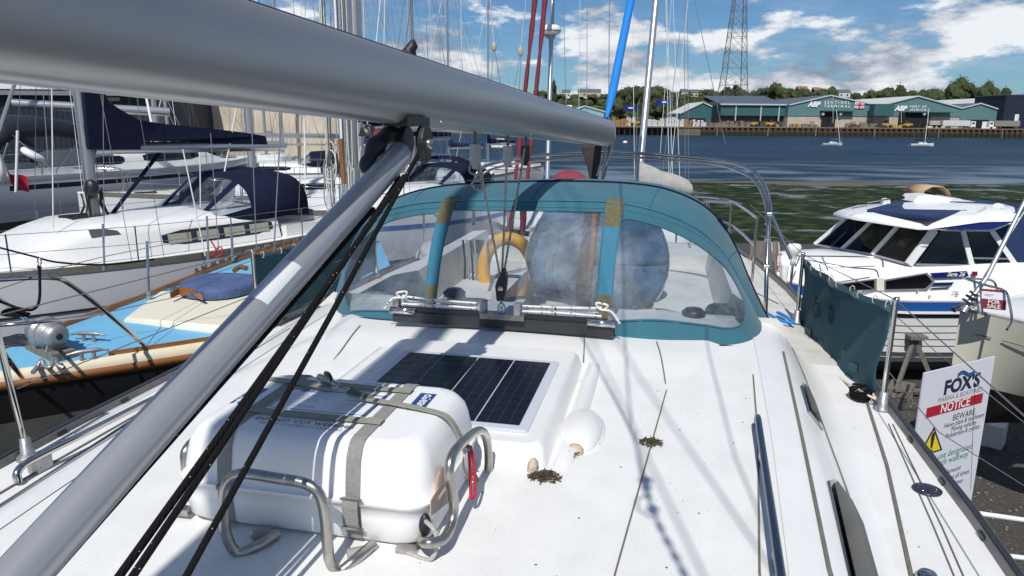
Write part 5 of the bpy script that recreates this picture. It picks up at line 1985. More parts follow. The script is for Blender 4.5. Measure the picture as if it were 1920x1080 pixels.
# binding sewn round each vinyl window
def bind(fn, n_=60):
    P2 = [front(*fn(k / n_)) + fwd * .003 for k in range(n_)]
    MB().tube(P2, .006, 5, closed=True).build('window_binding', M['teal'], hood)


def right_o(q):
    if q < .35:
        k = .72 * q / .35
        t = .12 + .04 * math.sin(k * 3.1)
    elif q < .6:
        a = -math.pi / 2 + math.pi * (q - .35) / .25
        k, t = .72 + .28 * math.cos(a), .483 + .331 * math.sin(a)
    elif q < .93:
        k = .72 * (1 - (q - .6) / .33)
        t = .88 - .13 * k ** 2
    else:
        k, t = 0, .88 - .76 * (q - .93) / .07
    a0_ = RB + (RT - RB) * t + HW
    return a0_ + (.86 - a0_) * k, t


def left_o(q):
    if q < .35:
        k, t = 1 - .93 * q / .35, .085
    elif q < .6:
        a = -math.pi / 2 - math.pi * (q - .35) / .25
        k, t = .07 + .07 * math.cos(a), .452 + .367 * math.sin(a)
    elif q < .93:
        k = .07 + .93 * (q - .6) / .33
        t = .90 - .10 * (1 - k) ** 2
    else:
        k, t = 1, .90 - .815 * (q - .93) / .07
    b0_ = LB + (LT - LB) * t - HW
    return .105 + (b0_ - .105) * k, t


def mid_o(q):
    q *= 4
    i, f = int(q), q - int(q)
    kk, t = [(f, .10), (1, .10 + .815 * f), (1 - f, .915), (0, .915 - .815 * f)][i]
    a_, b_ = LB + (LT - LB) * t + HW, RB + (RT - RB) * t - HW
    return a_ + (b_ - a_) * kk, t


for f_ in (right_o, left_o, mid_o):
    bind(f_)

# things lying about in the cockpit, seen dimly through the vinyl
for (px, py, v, rx, ry, rz_, sd, m_, lb, ct, nm) in (
        (700, 575, 5.0, .22, .2, .10, 5, 'grey_canvas', 'grey canvas roll behind the left sprayhood window', 'canvas', 'canvas_bundle'),
        (1352, 590, 5.2, .10, .2, .07, 6, 'cream', 'pale folded cover low behind the right sprayhood window', 'canvas', 'canvas_bundle'),
        (1230, 600, 4.95, .22, .16, .07, 7, 'cream', 'pale cloth heap at the foot of the right sprayhood window', 'cloth', 'cloth_heap'),
        (1040, 560, 6.0, .16, .4, .08, 9, 'wheel_cover', 'blue grey cushion on the cockpit seat behind the middle window', 'cushion', 'cushion'),
        (808, 480, 7.6, .15, .18, .16, 13, 'grey_canvas', 'grey covered outboard behind the left zip strip', 'cover', 'engine_cover')):
    crumple(onV(px, py, v), rx, ry, rz_, sd, M[m_], lb, ct, nm) if 'crumple' in globals() else None
for k in range(5):
    px = 868 + 7 * k
    line('hanging_sheet', smooth_path([onV(px, 450, 7.4), onV(px + 4, 500, 7.35), onV(px + 3 * (k % 3), 560, 7.3)], 4), .010, M['rope_fleck'] if k % 2 else M['rope_black'], 'line hanging behind the middle window, number %s from the left strip' % ('one', 'two', 'three', 'four', 'five')[k], 'rope', 'lines hanging in the cockpit')
o = MB().box(onV(893, 462, 7.9), (.16, .12, .14), AX).build('instrument_box', M['black'])
meta(bevel(o, .012), 'small black instrument box on the stern rail behind the middle window', 'instrument')
MB().tube(smooth_path([Bt(-1.7, 7.0, -.9), Bt(-1.66, 8.2, -.9), Bt(-1.5, 8.9, -.9), Bt(-1.1, 9.2, -.9), Bt(-.4, 9.3, -.9)], 5), .0135, 8).build('port_rail', M['steel'], pr)
for u, v in ((-1.68, 7.6), (-1.1, 9.2), (-.4, 9.3)):
    MB().tube([Bt(u, v, -1.48), Bt(u, v, -.9)], .0135, 8).build('post', M['steel'], pr)
# ================================================================ LIFERAFT
lr = thing('liferaft_canister', tuple(Bt(-.12, 2.22, -1.2)), 'white moulded liferaft canister strapped in a steel cradle on the cabin top', 'liferaft', rz=-TH)
CU0, CU1, CV0, CV1 = -.525, .287, 1.90, 2.47
CP = [(-1.184, .060), (-1.182, .030), (-1.165, .010), (-1.10, .006), (-1.062, .004), (-1.060, -.004), (-1.048, -.004), (-1.046, .006), (-1.00, .012), (-.955, .020), (-.928, .028), (-.908, .042), (-.896, .052), (-.889, .066), (-.886, .085)]


def can_ring(h, ins, ex=0.0, n=9):
    return rrect(CU0 + ins - ex, CU1 - ins + ex, CV0 + ins * .9 - ex, CV1 - ins * .9 + ex, .088 - min(.045, ins * .22), h, n)


k0 = 7
low = MB().loft([can_ring(h, i) for h, i in CP[:7]]).build('lower_shell', M['canister'], lr)
upm = MB().loft([can_ring(h, i) for h, i in CP[6:]]).build('upper_shell', M['canister'], lr)
MB().loft([can_ring(-1.0595, .0035, .001), can_ring(-1.0605, .0035, .001)], caps=False).build('joint_line', M['rubber'], lr)


def path_v(u, ex=.004):          # band over the canister at constant u, front to back
    out = []
    for h, i in CP[1:]:
        out.append(Bt(u, CV0 + i * .9 - ex, h + (ex if h > -.93 else 0)))
    out.append(Bt(u, (CV0 + CV1) / 2, -.886 + ex))
    for h, i in reversed(CP[1:]):
        out.append(Bt(u, CV1 - i * .9 + ex, h + (ex if h > -.93 else 0)))
    return out


def path_u(v, ex=.004, full=True, u0=None, u1=None):
    out = []
    for h, i in CP[1:]:
        out.append(Bt(CU0 + i - ex, v, h + (ex if h > -.93 else 0)))
    out.append(Bt(-.1, v, -.886 + ex))
    for h, i in reversed(CP[1:]):
        out.append(Bt(CU1 - i + ex, v, h + (ex if h > -.93 else 0)))
    if u0 is not None:
        out = [Bt(u0 + (u1 - u0) * k / 8, v, -.886 + ex) for k in range(9)]
    return out


def band(pts, axis, w, name, m_, par=None, th=.0022):
    rings = []
    n_ = len(pts)
    for i, p in enumerate(pts):
        t = (pts[min(i + 1, n_ - 1)] - pts[max(i - 1, 0)]).normalized()
        nn = t.cross(axis).normalized()
        rings.append([p - axis * w / 2, p + axis * w / 2, p + axis * w / 2 + nn * th, p - axis * w / 2 + nn * th])
    return MB().loft(rings, smooth=False).build(name, M[m_], par or lr)


band(path_v(.06), UA, .044, 'webbing_strap', 'strap')
band(path_v(-.345), UA, .044, 'webbing_strap', 'strap')
band(path_u(2.07, .0075, True, -.345, .075), VA, .034, 'webbing_strap', 'strap_green')
band(path_u(2.33, .0075, True, -.345, .075), VA, .034, 'webbing_strap', 'strap_green')
for v in (2.07, 2.33):
    MB().box(Bt(.062, v, -.876), (.05, .038, .004), AX).build('stitched_patch', M['strap_green'], lr)
# buckle and tail on the front strap
fb = [Bt(.06, CV0 - .010, -1.03), Bt(.06, CV0 - .016, -1.06), Bt(.06, CV0 - .014, -1.11), Bt(.062, CV0 + .01, -1.155)]
band(fb, UA, .046, 'strap_tail', 'strap', th=.005)
for h in (-1.035, -1.125):
    MB().beam(Bt(.030, CV0 - .014, h), Bt(.096, CV0 - .014, h), .007, .007).build('strap_buckle', M['steel_dull'], lr)
# lashing across the top with release hook
lash = thing('lashing_strap', tuple(Bt(.0, 2.25, -.88)), 'grey lashing strap with steel release hook drawn across the top of the canister', 'strap', rz=-TH)
lp_ = [Bt(.335, 2.17, -.985), Bt(.312, 2.17, -.965), Bt(.295, 2.173, -.935), Bt(.272, 2.176, -.900), Bt(.24, 2.18, -.881), Bt(.17, 2.19, -.874), Bt(.08, 2.205, -.871), Bt(-.02, 2.215, -.868), Bt(-.10, 2.235, -.862)]
band(smooth_path(lp_, 3), VA, .026, 'strap', 'strap_green', lash, .004)
lp2 = [Bt(-.17, 2.27, -.862), Bt(-.28, 2.30, -.872), Bt(-.40, 2.33, -.876), Bt(-.465, 2.345, -.883), Bt(-.508, 2.36, -.905), Bt(-.530, 2.36, -.95), Bt(-.54, 2.36, -1.02)]
band(smooth_path(lp2, 3), VA, .026, 'strap', 'strap_green', lash, .004)
for k in range(2):
    MB().tube([Bt(-.115 - .03 * k + .016 * math.cos(a), 2.243 + .012 * k + .011 * math.sin(a), -.856) for a in [6.283 * z / 12 for z in range(12)]], .004, 6, closed=True).build('shackle', M['steel'], lash)
MB().tube(smooth_path([Bt(-.13, 2.25, -.856), Bt(-.17, 2.275, -.85), Bt(-.22, 2.30, -.846), Bt(-.24, 2.32, -.85)], 4), .011, 8).build('release_hook', M['steel_dull'], lash)
MB().tube(smooth_path([Bt(-.17, 2.27, -.848), Bt(-.20, 2.31, -.838), Bt(-.235, 2.355, -.85), Bt(-.25, 2.40, -.88)], 4), .008, 8).build('hook_lever', M['black'], lash)
band(smooth_path([Bt(-.01, 2.222, -.864), Bt(-.06, 2.232, -.858), Bt(-.10, 2.24, -.856)], 3), VA, .018, 'hydrostatic_tab', 'rubber', lash, .006)
# prints
text('seago', .050, M['white'], MB().prism([Bt(.135, 2.27, -.8852), Bt(.235, 2.27, -.8852)] if False else [Bt(.115, 2.20, -.8858), Bt(.170, 2.20, -.8858), Bt(.170, 2.34, -.8858), Bt(.115, 2.34, -.8858)], Vector((0, 0, .0012))).build('brand_label', M['label_blue'], lr), Bt(.143, 2.27, -.8842), VA, -UA, bold=.02)
text('seago', .050, M['white'], MB().prism([Bt(-.475 + .045, 2.13, -.8858), Bt(-.475 + .10, 2.13, -.8858)] if False else [Bt(-.455, 2.12, -.8885), Bt(-.400, 2.12, -.8858), Bt(-.400, 2.26, -.8858), Bt(-.455, 2.26, -.8885)], Vector((0, 0, .0014))).build('brand_label', M['label_blue'], lr), Bt(-.428, 2.19, -.8858), -VA, UA + Vector((0, 0, .03)), bold=.02)
text('DO NOT CUT WEBBING', .026, M['ink'], lr, Bt(-.145, 2.026, -.8845), UA, VA, wide=1.15, bold=.012)
text('NE PAS COUPER LES SANGLES', .019, M['print_grey'], lr, Bt(-.145, 2.000, -.8850), UA, VA + Vector((0, 0, .08)), wide=1.05)
text('THIS WAY UP', .014, M['print_grey'], lr, Bt(-.06, 2.38, -.8857), UA, VA)
# service label with frame and text lines
lb_ = MB().box(Bt(-.15, 2.20, -.8852), (.33, .165, .001), AX).build('service_label', mat('white label', (.74, .75, .78), .4), lr)
for (du, dv, w_, h_) in ((0, .081, .33, .006), (0, -.081, .33, .003), (.163, 0, .004, .165), (-.163, 0, .004, .165), (.10, .055, .11, .002), (.10, .022, .11, .002)):
    MB().box(Bt(-.15 + du, 2.20 + dv, -.8848), (w_, h_, .0006), AX).build('label_rule', M['label_blue'], lb_)
rg = random.Random(2)
for k in range(9):
    w_ = rg.uniform(.07, .13)
    MB().box(Bt(-.30 + w_ / 2, 2.14 + .012 * k, -.8848), (w_, .0022, .0006), AX).build('text_line', M['print_blue'], lb_)
for k in range(6):
    w_ = rg.uniform(.05, .11)
    MB().box(Bt(-.06 + w_ / 2 - .05, 2.14 + .012 * k, -.8848), (w_, .0022, .0006), AX).build('text_line', M['print_blue'], lb_)
text('SEAGO', .020, M['label_blue'], lb_, Bt(-.25, 2.265, -.8844), UA, VA, bold=.02)
text('Service', .013, M['label_blue'], lb_, Bt(-.05, 2.268, -.8844), UA, VA)
# rusty panel, hole and painter at the lower right corner
pr_ = [onU(px, py, .287) for px, py in ((806, 968), (848, 935), (850, 900), (820, 915), (806, 940))]
MB().prism(pr_, UA * .003).build('rust_stain', M['rustwash'], lr)
MB().ball(Bt(.262, CV0 + .035, -1.115), (.018, .02, .036), 10, 8, AX).build('painter_hole', M['ink'], lr)
MB().ball(Bt(.283, CV0 + .12, -1.03), (.008, .05, .05), 12, 8, AX).build('end_plate', M['rustwash'], lr)
line('painter_line', smooth_path([Bt(.27, CV0 + .02, -1.095), Bt(.305, CV0 - .012, -1.10), Bt(.315, CV0 - .022, -1.14), Bt(.30, CV0 - .028, -1.178), Bt(.27, CV0 - .022, -1.186), Bt(.225, CV0 - .01, -1.180)], 5), .0065, mat('white braided painter', (.62, .60, .55), .8, bump=.8, bscale=260), 'thick white painter line coming out of the canister corner', 'rope', n=8)
line('red_pull_loop', smooth_path([Bt(.325, 2.17, -.975), Bt(.335, 2.15, -1.03), Bt(.338, 2.145, -1.09), Bt(.345, 2.125, -1.125), Bt(.352, 2.145, -1.12), Bt(.345, 2.165, -1.05), Bt(.33, 2.18, -.98)], 6), .0048, M['red'], 'red webbing pull loop hanging at the right end of the canister', 'strap', n=6)
line('white_cord', smooth_path([Bt(.30, 2.18, -1.0), Bt(.315, 2.15, -1.04), Bt(.325, 2.16, -1.075), Bt(.312, 2.18, -1.09)], 5), .005, M['cord'], 'frayed white cord knotted behind the red pull loop', 'rope')

# cradle
cr_ = thing('liferaft_cradle', tuple(Bt(-.1, 2.2, -1.2)), 'bent stainless tube cradle holding the white canister', 'cradle', rz=-TH)
RT_ = .0150
HV = 1.70
for _ in range(40):
    if onV(620, 1060, HV).z - CAMZ < -1.168:
        break
    HV += .005
fl_ = [onz(520, 1000, -1.17), onz(485, 1022, -1.172), onV(445, 1036, HV + .012), onV(424, 1000, HV), onV(421, 940, HV), onV(428, 903, HV), onV(455, 888, HV), onV(520, 897, HV), onV(570, 906, HV), onV(598, 925, HV), onV(609, 965, HV), onV(614, 1020, HV), onV(620, 1055, HV + .004), onV(638, 1070, HV + .012), onz(665, 1050, -1.175), onz(700, 1020, -1.17)]
MB().tube(smooth_path(fl_, 5), RT_, 14).build('front_hoop', M['steel_dull'], cr_)
UR = .325
rt = [Bt(.24, CV0 + .05, -1.175), onU(800, 1018, UR - .03), onU(830, 1012, UR), onU(846, 985, UR), onU(851, 940, UR), onU(842, 890, UR), onU(850, 850, UR), onU(878, 820, UR), onU(900, 808, UR), onU(912, 822, UR), onU(916, 860, UR), onU(913, 900, UR), onU(905, 920, UR), Bt(.28, 2.36, -1.17)]
MB().tube(smooth_path(rt, 5), RT_, 14).build('side_hoop', M['steel_dull'], cr_)
lt = [Bt(-.47, 2.0, -1.175), Bt(-.53, 2.0, -1.17), Bt(-.545, 2.0, -1.05), Bt(-.545, 2.03, -1.0), Bt(-.545, 2.2, -.99), Bt(-.545, 2.35, -1.0), Bt(-.545, 2.38, -1.06), Bt(-.53, 2.38, -1.17)]
MB().tube(smooth_path(lt, 5), RT_, 14).build('side_hoop', M['steel_dull'], cr_)
for v in (2.0, 2.38):
    MB().tube([Bt(-.5, v, -1.178), Bt(.28, v, -1.178)], .012, 10).build('cross_tube', M['steel_dull'], cr_)
for (px, py) in ((492, 1005), (668, 1040)):
    c = onz(px, py, -1.182)
    MB().tube([c - UA * .022 + VA * -.012, c + UA * .022 + VA * .014], .0205, 10).build('deck_clamp', mat('grey plastic clamp', (.30, .29, .27), .6), cr_)
    for s_ in (-1, 1):
        MB().lathe(c + UA * .026 * s_ + Vector((0, 0, -.014)), [(.001, 0), (.014, 0), (.014, .008), (.001, .009)], 10).build('clamp_foot', M['bare_alu'], cr_)
MB().box(Bt(-.515, CV0 + .03, -1.168), (.05, .03, .02), AX).build('corner_bracket', M['steel_dull'], cr_)
MB().box(Bt(.22, CV0 + .0, -1.178), (.06, .03, .018), AX).build('corner_bracket', M['steel_dull'], cr_)
# ================================================================ OTHER BOATS
ZV = Vector((0, 0, 1))


def hb_g(t, stern=.78, full=1.0):
    if t < .42:
        return stern + (1 - stern) * sstep(0, .42, t)
    return max(0.012, (1 - ((t - .42) / .58) ** 2.3 * .995))


def gen_yacht(x, y, bow, L, Bm, h, label, cat='yacht', hull='grey_hull', deckm='gel', stripe=None, hood=None, cover='navy', mast=None, mast_h=13.0,
              boomlen=None, roof=.38, win=None, toe='greywood', detail=True, spread=True, group=None, boomz=1.55, bimini=False, sheer=.22, mr=.075, foul='antifoul', lines=True, wins='smoke', hoodh=.62, hoodt=(.225, .27, .33, .395), br=.065):
    bow = Vector((bow[0], bow[1], 0)).normalized()
    rz = math.atan2(bow.y, bow.x)
    D = CAMZ + h - GZ
    t_ = thing('sailing_yacht', (x, y, GZ), label, cat, group, rz)

    def P(t, s, z):
        return Vector((-L / 2 + L * t, s, D + z + sheer * (t - .35) ** 2 * 2.5))
    b = lambda m, n, mm_, par=None, **k: m.build(n, M[mm_] if isinstance(mm_, str) else mm_, par or t_, world=False, **k)
    ts = [i / 22 for i in range(23)]
    rings = []
    top = []
    for t in ts:
        w = Bm / 2 * hb_g(t)
        kz = .5 + .5 * min(1, (1 - t) * 3.2)
        kk = .55 + .45 * min(1, t * 2.5)
        sec = [(1, 0), (1.0, -.25), (.985, -.75), (.93, -1.1 * 1), (.72, -1.40 - .1 * kk), (.38, -1.35 - .35 * kk * kz), (.02, -1.35 - .42 * kk * kz)]
        rings.append([P(t, s * w * a, z) for s, a, z in [(-1, a, z) for a, z in sec] + [(1, a, z) for a, z in reversed(sec)]])
    n1 = len(rings[0])
    # topsides and bottom separated
    mt = MB().loft([r[0:4] for r in rings], cyc=False).loft([r[-4:] for r in rings], cyc=False)
    mt.add(rings[0], [tuple(range(n1))])
    b(mt, 'topsides', hull)
    b(MB().loft([r[3:-3] for r in rings], cyc=False), 'bottom', foul)
    b(MB().prism([(-L * .06, -.1, D - 1.5), (L * .12, -.1, D - 1.5), (L * .08, -.1, max(.15, D - 2.7)), (-L * .04, -.1, max(.15, D - 2.7))], (0, .2, 0)), 'keel', foul)
    b(MB().loft([[P(t, s * Bm / 2 * hb_g(t), .0) + Vector((0, 0, .03 * (1 - s * s))) for s in (-1, -.6, -.2, .2, .6, 1)] for t in ts], cyc=False), 'deck', deckm)
    for sg in (-1, 1):
        b(MB().loft([[P(t, sg * (Bm / 2 * hb_g(t) - .05), .005), P(t, sg * (Bm / 2 * hb_g(t) - .05), .05), P(t, sg * (Bm / 2 * hb_g(t) + .012), .05), P(t, sg * (Bm / 2 * hb_g(t) + .012), -.05)] for t in ts[:-1]], smooth=False), 'toe_rail', toe)
        if stripe:
            for z0, z1 in stripe[1]:
                b(MB().loft([[P(t, sg * (Bm / 2 * hb_g(t) * (1.0 if z > -.3 else .992) + .012), z) for z in (z0, z1)] for t in ts[1:-2]], cyc=False), 'hull_stripe', stripe[0])
    # cabin
    r0, r1 = .30, .80
    cr = []
    for i in range(15):
        t = r0 + (r1 - r0) * i / 14
        k = (t - r0) / (r1 - r0)
        hh = roof * (1 - .0 * k) * (1 - sstep(.60, 1.0, k)) + .02
        w = Bm / 2 * min(.66, hb_g(t) * .68)
        cr.append([P(t, s * w * a, .02 + hh * z) for s, a, z in ((-1, 1.08, 0), (-1, 1.0, .62), (-1, .93, .88), (-1, .7, 1.0), (0, 0, 1.08), (1, .7, 1.0), (1, .93, .88), (1, 1.0, .62), (1, 1.08, 0))])
    b(MB().loft(cr, cyc=False).add(cr[0], [tuple(range(9))]), 'cabin', deckm)
    if win:
        for sg in (-1, 1):
            for (ta, tb, za, zb2) in win:
                def wp(t, z):
                    w = Bm / 2 * min(.66, hb_g(t) * .68)
                    kq = min(1, z / .62)
                    return P(t, sg * (w * (1.08 - .08 * kq) + .006), .02 + roof * z)
                m = MB().loft([[wp(ta + (tb - ta) * k / 6, za + (.12 if k in (0, 6) else 0)), wp(ta + (tb - ta) * k / 6, zb2 - (.10 if k in (0, 6) else 0)), wp(ta + (tb - ta) * k / 6, zb2 - (.10 if k in (0, 6) else 0)) - Vector((0, sg * .03, 0)), wp(ta + (tb - ta) * k / 6, za) - Vector((0, sg * .03, 0))] for k in range(7)], smooth=False)
                b(m, 'window', wins)
    # hatches
    for t in (.60, .86):
        if t < .8:
            zz = .02 + roof * 1.08
        else:
            zz = .04
        b(MB().box(P(t, 0, zz), (.5, .5, .05)), 'deck_hatch', 'glass')
    # cockpit coamings
    for sg in (-1, 1):
        b(MB().box(P(.16, sg * Bm * .34, .11), (L * .26, .16, .22)), 'coaming', deckm)
    b(MB().box(P(.16, 0, -.0), (L * .24, Bm * .36, .10)), 'cockpit_well', 'gel_old')
    if hood:
        hx = (.22, .27, .33, .40) if not bimini else (.16, .2, .3, .40)
        hs_ = (.80, 1.02, 1.0, .0)
        rr = []
        for i, (t, k) in enumerate(zip(hoodt, (.92, 1.0, .96, .02))):
            w = Bm * (.335 if i < 3 else .30)
            H_ = hoodh
            rr.append([P(t, w * math.copysign(abs(math.cos(a)) ** .62, math.cos(a)), roof * .75 * (k if i < 3 else 1) * (1 if i < 3 else 1) + H_ * k * abs(math.sin(a)) ** .7 + (.08 if i == 3 else 0)) if True else 0 for a in [math.pi * q / 16 for q in range(17)]])
        b(MB().loft(rr[:3], cyc=False), 'sprayhood_roof', hood, solid=.01)
        # front: canvas rim and window
        f0, f1 = rr[2], rr[3]
        n_ = len(f0)
        rim = MB()
        wnds = [MB(), MB(), MB()]
        fine = 8
        for i in range(n_ - 1):
            for j in range(fine):
                q = [f0[i].lerp(f1[i], j / fine), f0[i + 1].lerp(f1[i + 1], j / fine), f0[i + 1].lerp(f1[i + 1], (j + 1) / fine), f0[i].lerp(f1[i], (j + 1) / fine)]
                win_ = 1 <= j < fine - 1 and i not in (0, n_ - 2) and i not in (n_ // 3, n_ - 2 - n_ // 3)
                (wnds[min(2, (i - 1) // 5)] if win_ else rim).add(q, [(0, 1, 2, 3)], True)
        b(rim, 'sprayhood_front', hood)
        for wnd in wnds:
            if wnd.f:
                b(wnd, 'sprayhood_window', 'vinyl_far')
    mx_ = -L / 2 + L * (mast if mast else .58)
    tm_ = mast if mast else .58
    mz = P(tm_, 0, roof).z
    if mast_h:
        b(MB().loft([[Vector((mx_ + mr * 1.35 * math.cos(2 * math.pi * k / 12), mr * math.sin(2 * math.pi * k / 12), z)) for k in range(12)] for z in (mz, mz + mast_h * .6, mz + mast_h)]), 'mast', 'alu')
        bl_ = boomlen or L * .36
        bz = P(tm_, 0, boomz).z
        b(MB().tube([(mx_ - .12, 0, bz), (mx_ - bl_, 0, bz - .04)], br, 10), 'boom', 'alu')
        if cover:
            rr = []
            for i in range(13):
                k = i / 12
                xx = mx_ + .12 - (bl_ + .05) * k
                hh = (.15 + .16 * (1 - k)) * (1 + .06 * math.sin(i * 2.3))
                if k < .12:
                    hh += .65 * (1 - k / .12) ** 1.3 * (1 if k > 0 else .95)
                rr.append([Vector((xx, (.10 + .03 * math.sin(i * 1.7)) * math.cos(a), bz + .06 + hh * (.5 + .5 * math.sin(a)))) for a in [2 * math.pi * q / 12 for q in range(12)]])
            b(MB().loft(rr), 'sail_cover', cover)
        top = Vector((mx_, 0, mz + mast_h))
        if lines:
            wr = .0055
            b(MB().tube([top, P(.985, 0, .15)], .02 if detail else .012, 6), 'forestay', 'wire_light')
            b(MB().tube([top, P(.01, 0, .1)], wr, 4), 'backstay', 'wire')
            for sg in (-1, 1):
                zc_ = mz + mast_h * .52
                sp = Vector((mx_ - .1, sg * Bm * .26, zc_))
                if spread:
                    b(MB().tube([(mx_, 0, zc_), sp], .018, 5), 'spreader', 'alu')
                b(MB().tube([top, sp, P(tm_ - .02, sg * Bm * .46, .05)], wr, 4), 'shroud', 'wire')
                b(MB().tube([(mx_, 0, zc_ - .1), P(tm_ + .03, sg * Bm * .45, .05)], wr, 4), 'shroud', 'wire')
            for k_, (dx, dy) in enumerate(((.12, .05), (.13, -.04), (-.13, .03))):
                b(MB().tube([(mx_ + dx * .9, dy, mz + .2), (mx_ + dx, dy, mz + mast_h)], .006, 4), 'halyard', 'wire_light' if k_ % 2 else 'wire')
            b(MB().tube([(mx_ - bl_, 0, bz + .05), top], .004, 4), 'topping_lift', 'wire')
            for kx in (.45, .8):
                for sg in (-1, 1):
                    b(MB().tube([(mx_ - bl_ * kx, sg * .09, bz), (mx_ - .05, sg * .05, bz + 4.0)], .004, 4), 'lazyjack', 'wire_light')
    if detail:
        for sg in (-1, 1):
            tops_ = []
            for t in (.12, .28, .44, .60, .76, .9):
                w = Bm / 2 * hb_g(t) - .05
                b(MB().tube([P(t, sg * w, 0), P(t, sg * w, .58)], .0125, 6), 'stanchion', 'steel')
                tops_.append((t, w))
            for hh in (.30, .57):
                b(MB().tube([P(t, sg * w, hh) for t, w in tops_], .0045, 4), 'guard_wire', 'wire')
        for te, t0, w0 in ((1.0, .90, None), (0.0, .12, None)):
            w = Bm / 2 * hb_g(t0) - .05
            tip = .99 if te else .01
            wt = .12 if te else Bm / 2 * hb_g(0) * .9
            pth = [P(t0, -w, .0), P(t0, -w, .58), P(tip, -wt, .60), P(tip, wt, .60), P(t0, w, .58), P(t0, w, 0)]
            b(MB().tube(smooth_path(pth, 4), .0135, 7), 'pulpit' if te else 'pushpit', 'steel')
    return t_, P, D


# ---- B: white yacht with the navy sprayhood
bwB = (-.55, -.83)
mB = Vector((-7.0, 12.0))
LB_ = 10.0
cB = mB - Vector(bwB).normalized() * (LB_ * .08)
yB, PB, DB = gen_yacht(cB.x, cB.y, bwB, LB_, 3.5, -2.20, 'white yacht with navy sprayhood and long black side window left of the blue decked boat', stripe=('ink', ((-.62, -.585),)), hood='navy', cover=None, mast_h=13,
                       mast=.58, boomlen=4.0, roof=.54, win=[(.315, .535, .22, .66)], toe='rubber', sheer=.12, wins='glass', hoodh=.86, hoodt=(.225, .265, .345, .43), br=.10, boomz=1.70)
bB = lambda m, n, mm_, par=None: m.build(n, M[mm_], par or yB, world=False)
for k in range(4):      # curtains behind the long window
    ta = .325 + .053 * k
    w = 1.75 * min(.66, hb_g(ta) * .68)
    for sg in (-1, 1):
        bB(MB().loft([[PB(t_ + ta, sg * (w * 1.045 + .012), .02 + .54 * .28), PB(t_ + ta, sg * (w * 1.02 + .012), .02 + .54 * .57)] for t_ in (.0, .014, .028, .042)], cyc=False), 'curtain', 'curtain')
# grey non-skid strips along the cabin edge
for sg in (-1, 1):
    bB(MB().loft([[PB(t, sg * 1.75 * min(.66, hb_g(t) * .68) * .985, .02 + .54 * .70), PB(t, sg * 1.75 * min(.66, hb_g(t) * .68) * .925, .03 + .54 * .89)] for t in (.34, .42, .5, .6, .64)], cyc=False), 'grey_grip_strip', 'antifoul')
nB = Vector((-bwB[1], bwB[0], 0)).normalized()


def onPl(px, py, p0, n_):
    d = sight(px, py)
    o = Vector((0, 0, CAMZ))
    return o + d * ((Vector(p0) - o).dot(n_) / d.dot(n_))


p0B = Vector((mB.x, mB.y, 4.0))
outl = [(147, 170), (172, 168), (186, 172), (193, 190), (215, 205), (250, 225), (300, 232), (380, 240), (450, 248), (492, 255), (495, 270), (430, 268), (340, 265), (256, 264), (253, 280), (158, 280)]
cm_ = MB()
pts = [onPl(px, py, p0B, nB) for px, py in outl]
inner_ = []
cen = sum(pts, Vector()) / len(pts)
wd = [.17 if p[0] < 260 else .10 for p in outl]
rings = [[p + (cen * 0) - nB * w for p, w in zip(pts, wd)], [p + nB * w for p, w in zip(pts, wd)]]
cm_.loft(rings, smooth=False)
o = cm_.build('sail_cover', M['navy'], yB)
bevel(o, .05, 3)
lg = [onPl(px, py, p0B, nB) - nB * .185 for px, py in ((213, 224), (221, 224), (222, 236), (225, 250), (214, 249), (216, 238))]
MB().prism(lg[:3] + lg[3:], nB * .004).build('emblem', M['sign_red'], o)
lg = [onPl(px, py, p0B, nB) - nB * .190 for px, py in ((216, 238), (222, 236), (225, 250), (214, 249))]
MB().prism(lg, nB * .004).build('emblem_foot', mat('pale emblem', (.55, .50, .48), .6), o)
# kicker strut, mast foot ropes
mbx = [onPl(px, py, p0B, nB) for px, py in ((300, 285), (205, 408))]
MB().tube(mbx, .035, 8).build('kicker', M['navy'], yB)
rg = random.Random(6)
for k in range(14):
    a = rg.random() * 6.28
    r_ = .13 + .05 * rg.random()
    zt_ = onPl(175, 345 + rg.random() * 20, p0B, nB).z
    zb2 = onPl(175, 408, p0B, nB).z
    bx = Vector((mB.x + r_ * math.cos(a), mB.y + r_ * math.sin(a), 0))
    MB().tube([Vector((bx.x, bx.y, zt_)), Vector((bx.x + rg.uniform(-.05, .05), bx.y, (zt_ + zb2) / 2)), Vector((mB.x + .22 * math.cos(a), mB.y + .22 * math.sin(a), zb2 + .02))], .011, 5).build('halyard_tail', M['black'], yB)
MB().ball(Vector((mB.x + .1, mB.y - .16, onPl(175, 352, p0B, nB).z)), (.12, .09, .16), 10, 7).build('rope_hank', M['black'], yB)

# ---- C: big white yacht behind, stern to the left
yC, PC, DC = gen_yacht(-12.6, 24.4, (.30, .95), 12.6, 3.9, -1.55, 'large white yacht with dark stripe and dark bimini at the far left', stripe=('ink', ((-.30, -.17),)), hood=None, cover=None, mast_h=15, roof=.55,
                       win=[(.42, .62, .35, .85), (.28, .36, .35, .8)], toe='alu', boomz=2.6, sheer=.1, boomlen=5.5)
MB().tube([atY(22, 194, 21), atY(318, 210, 23)], .13, 12).build('long_boom', M['alu'], yC)
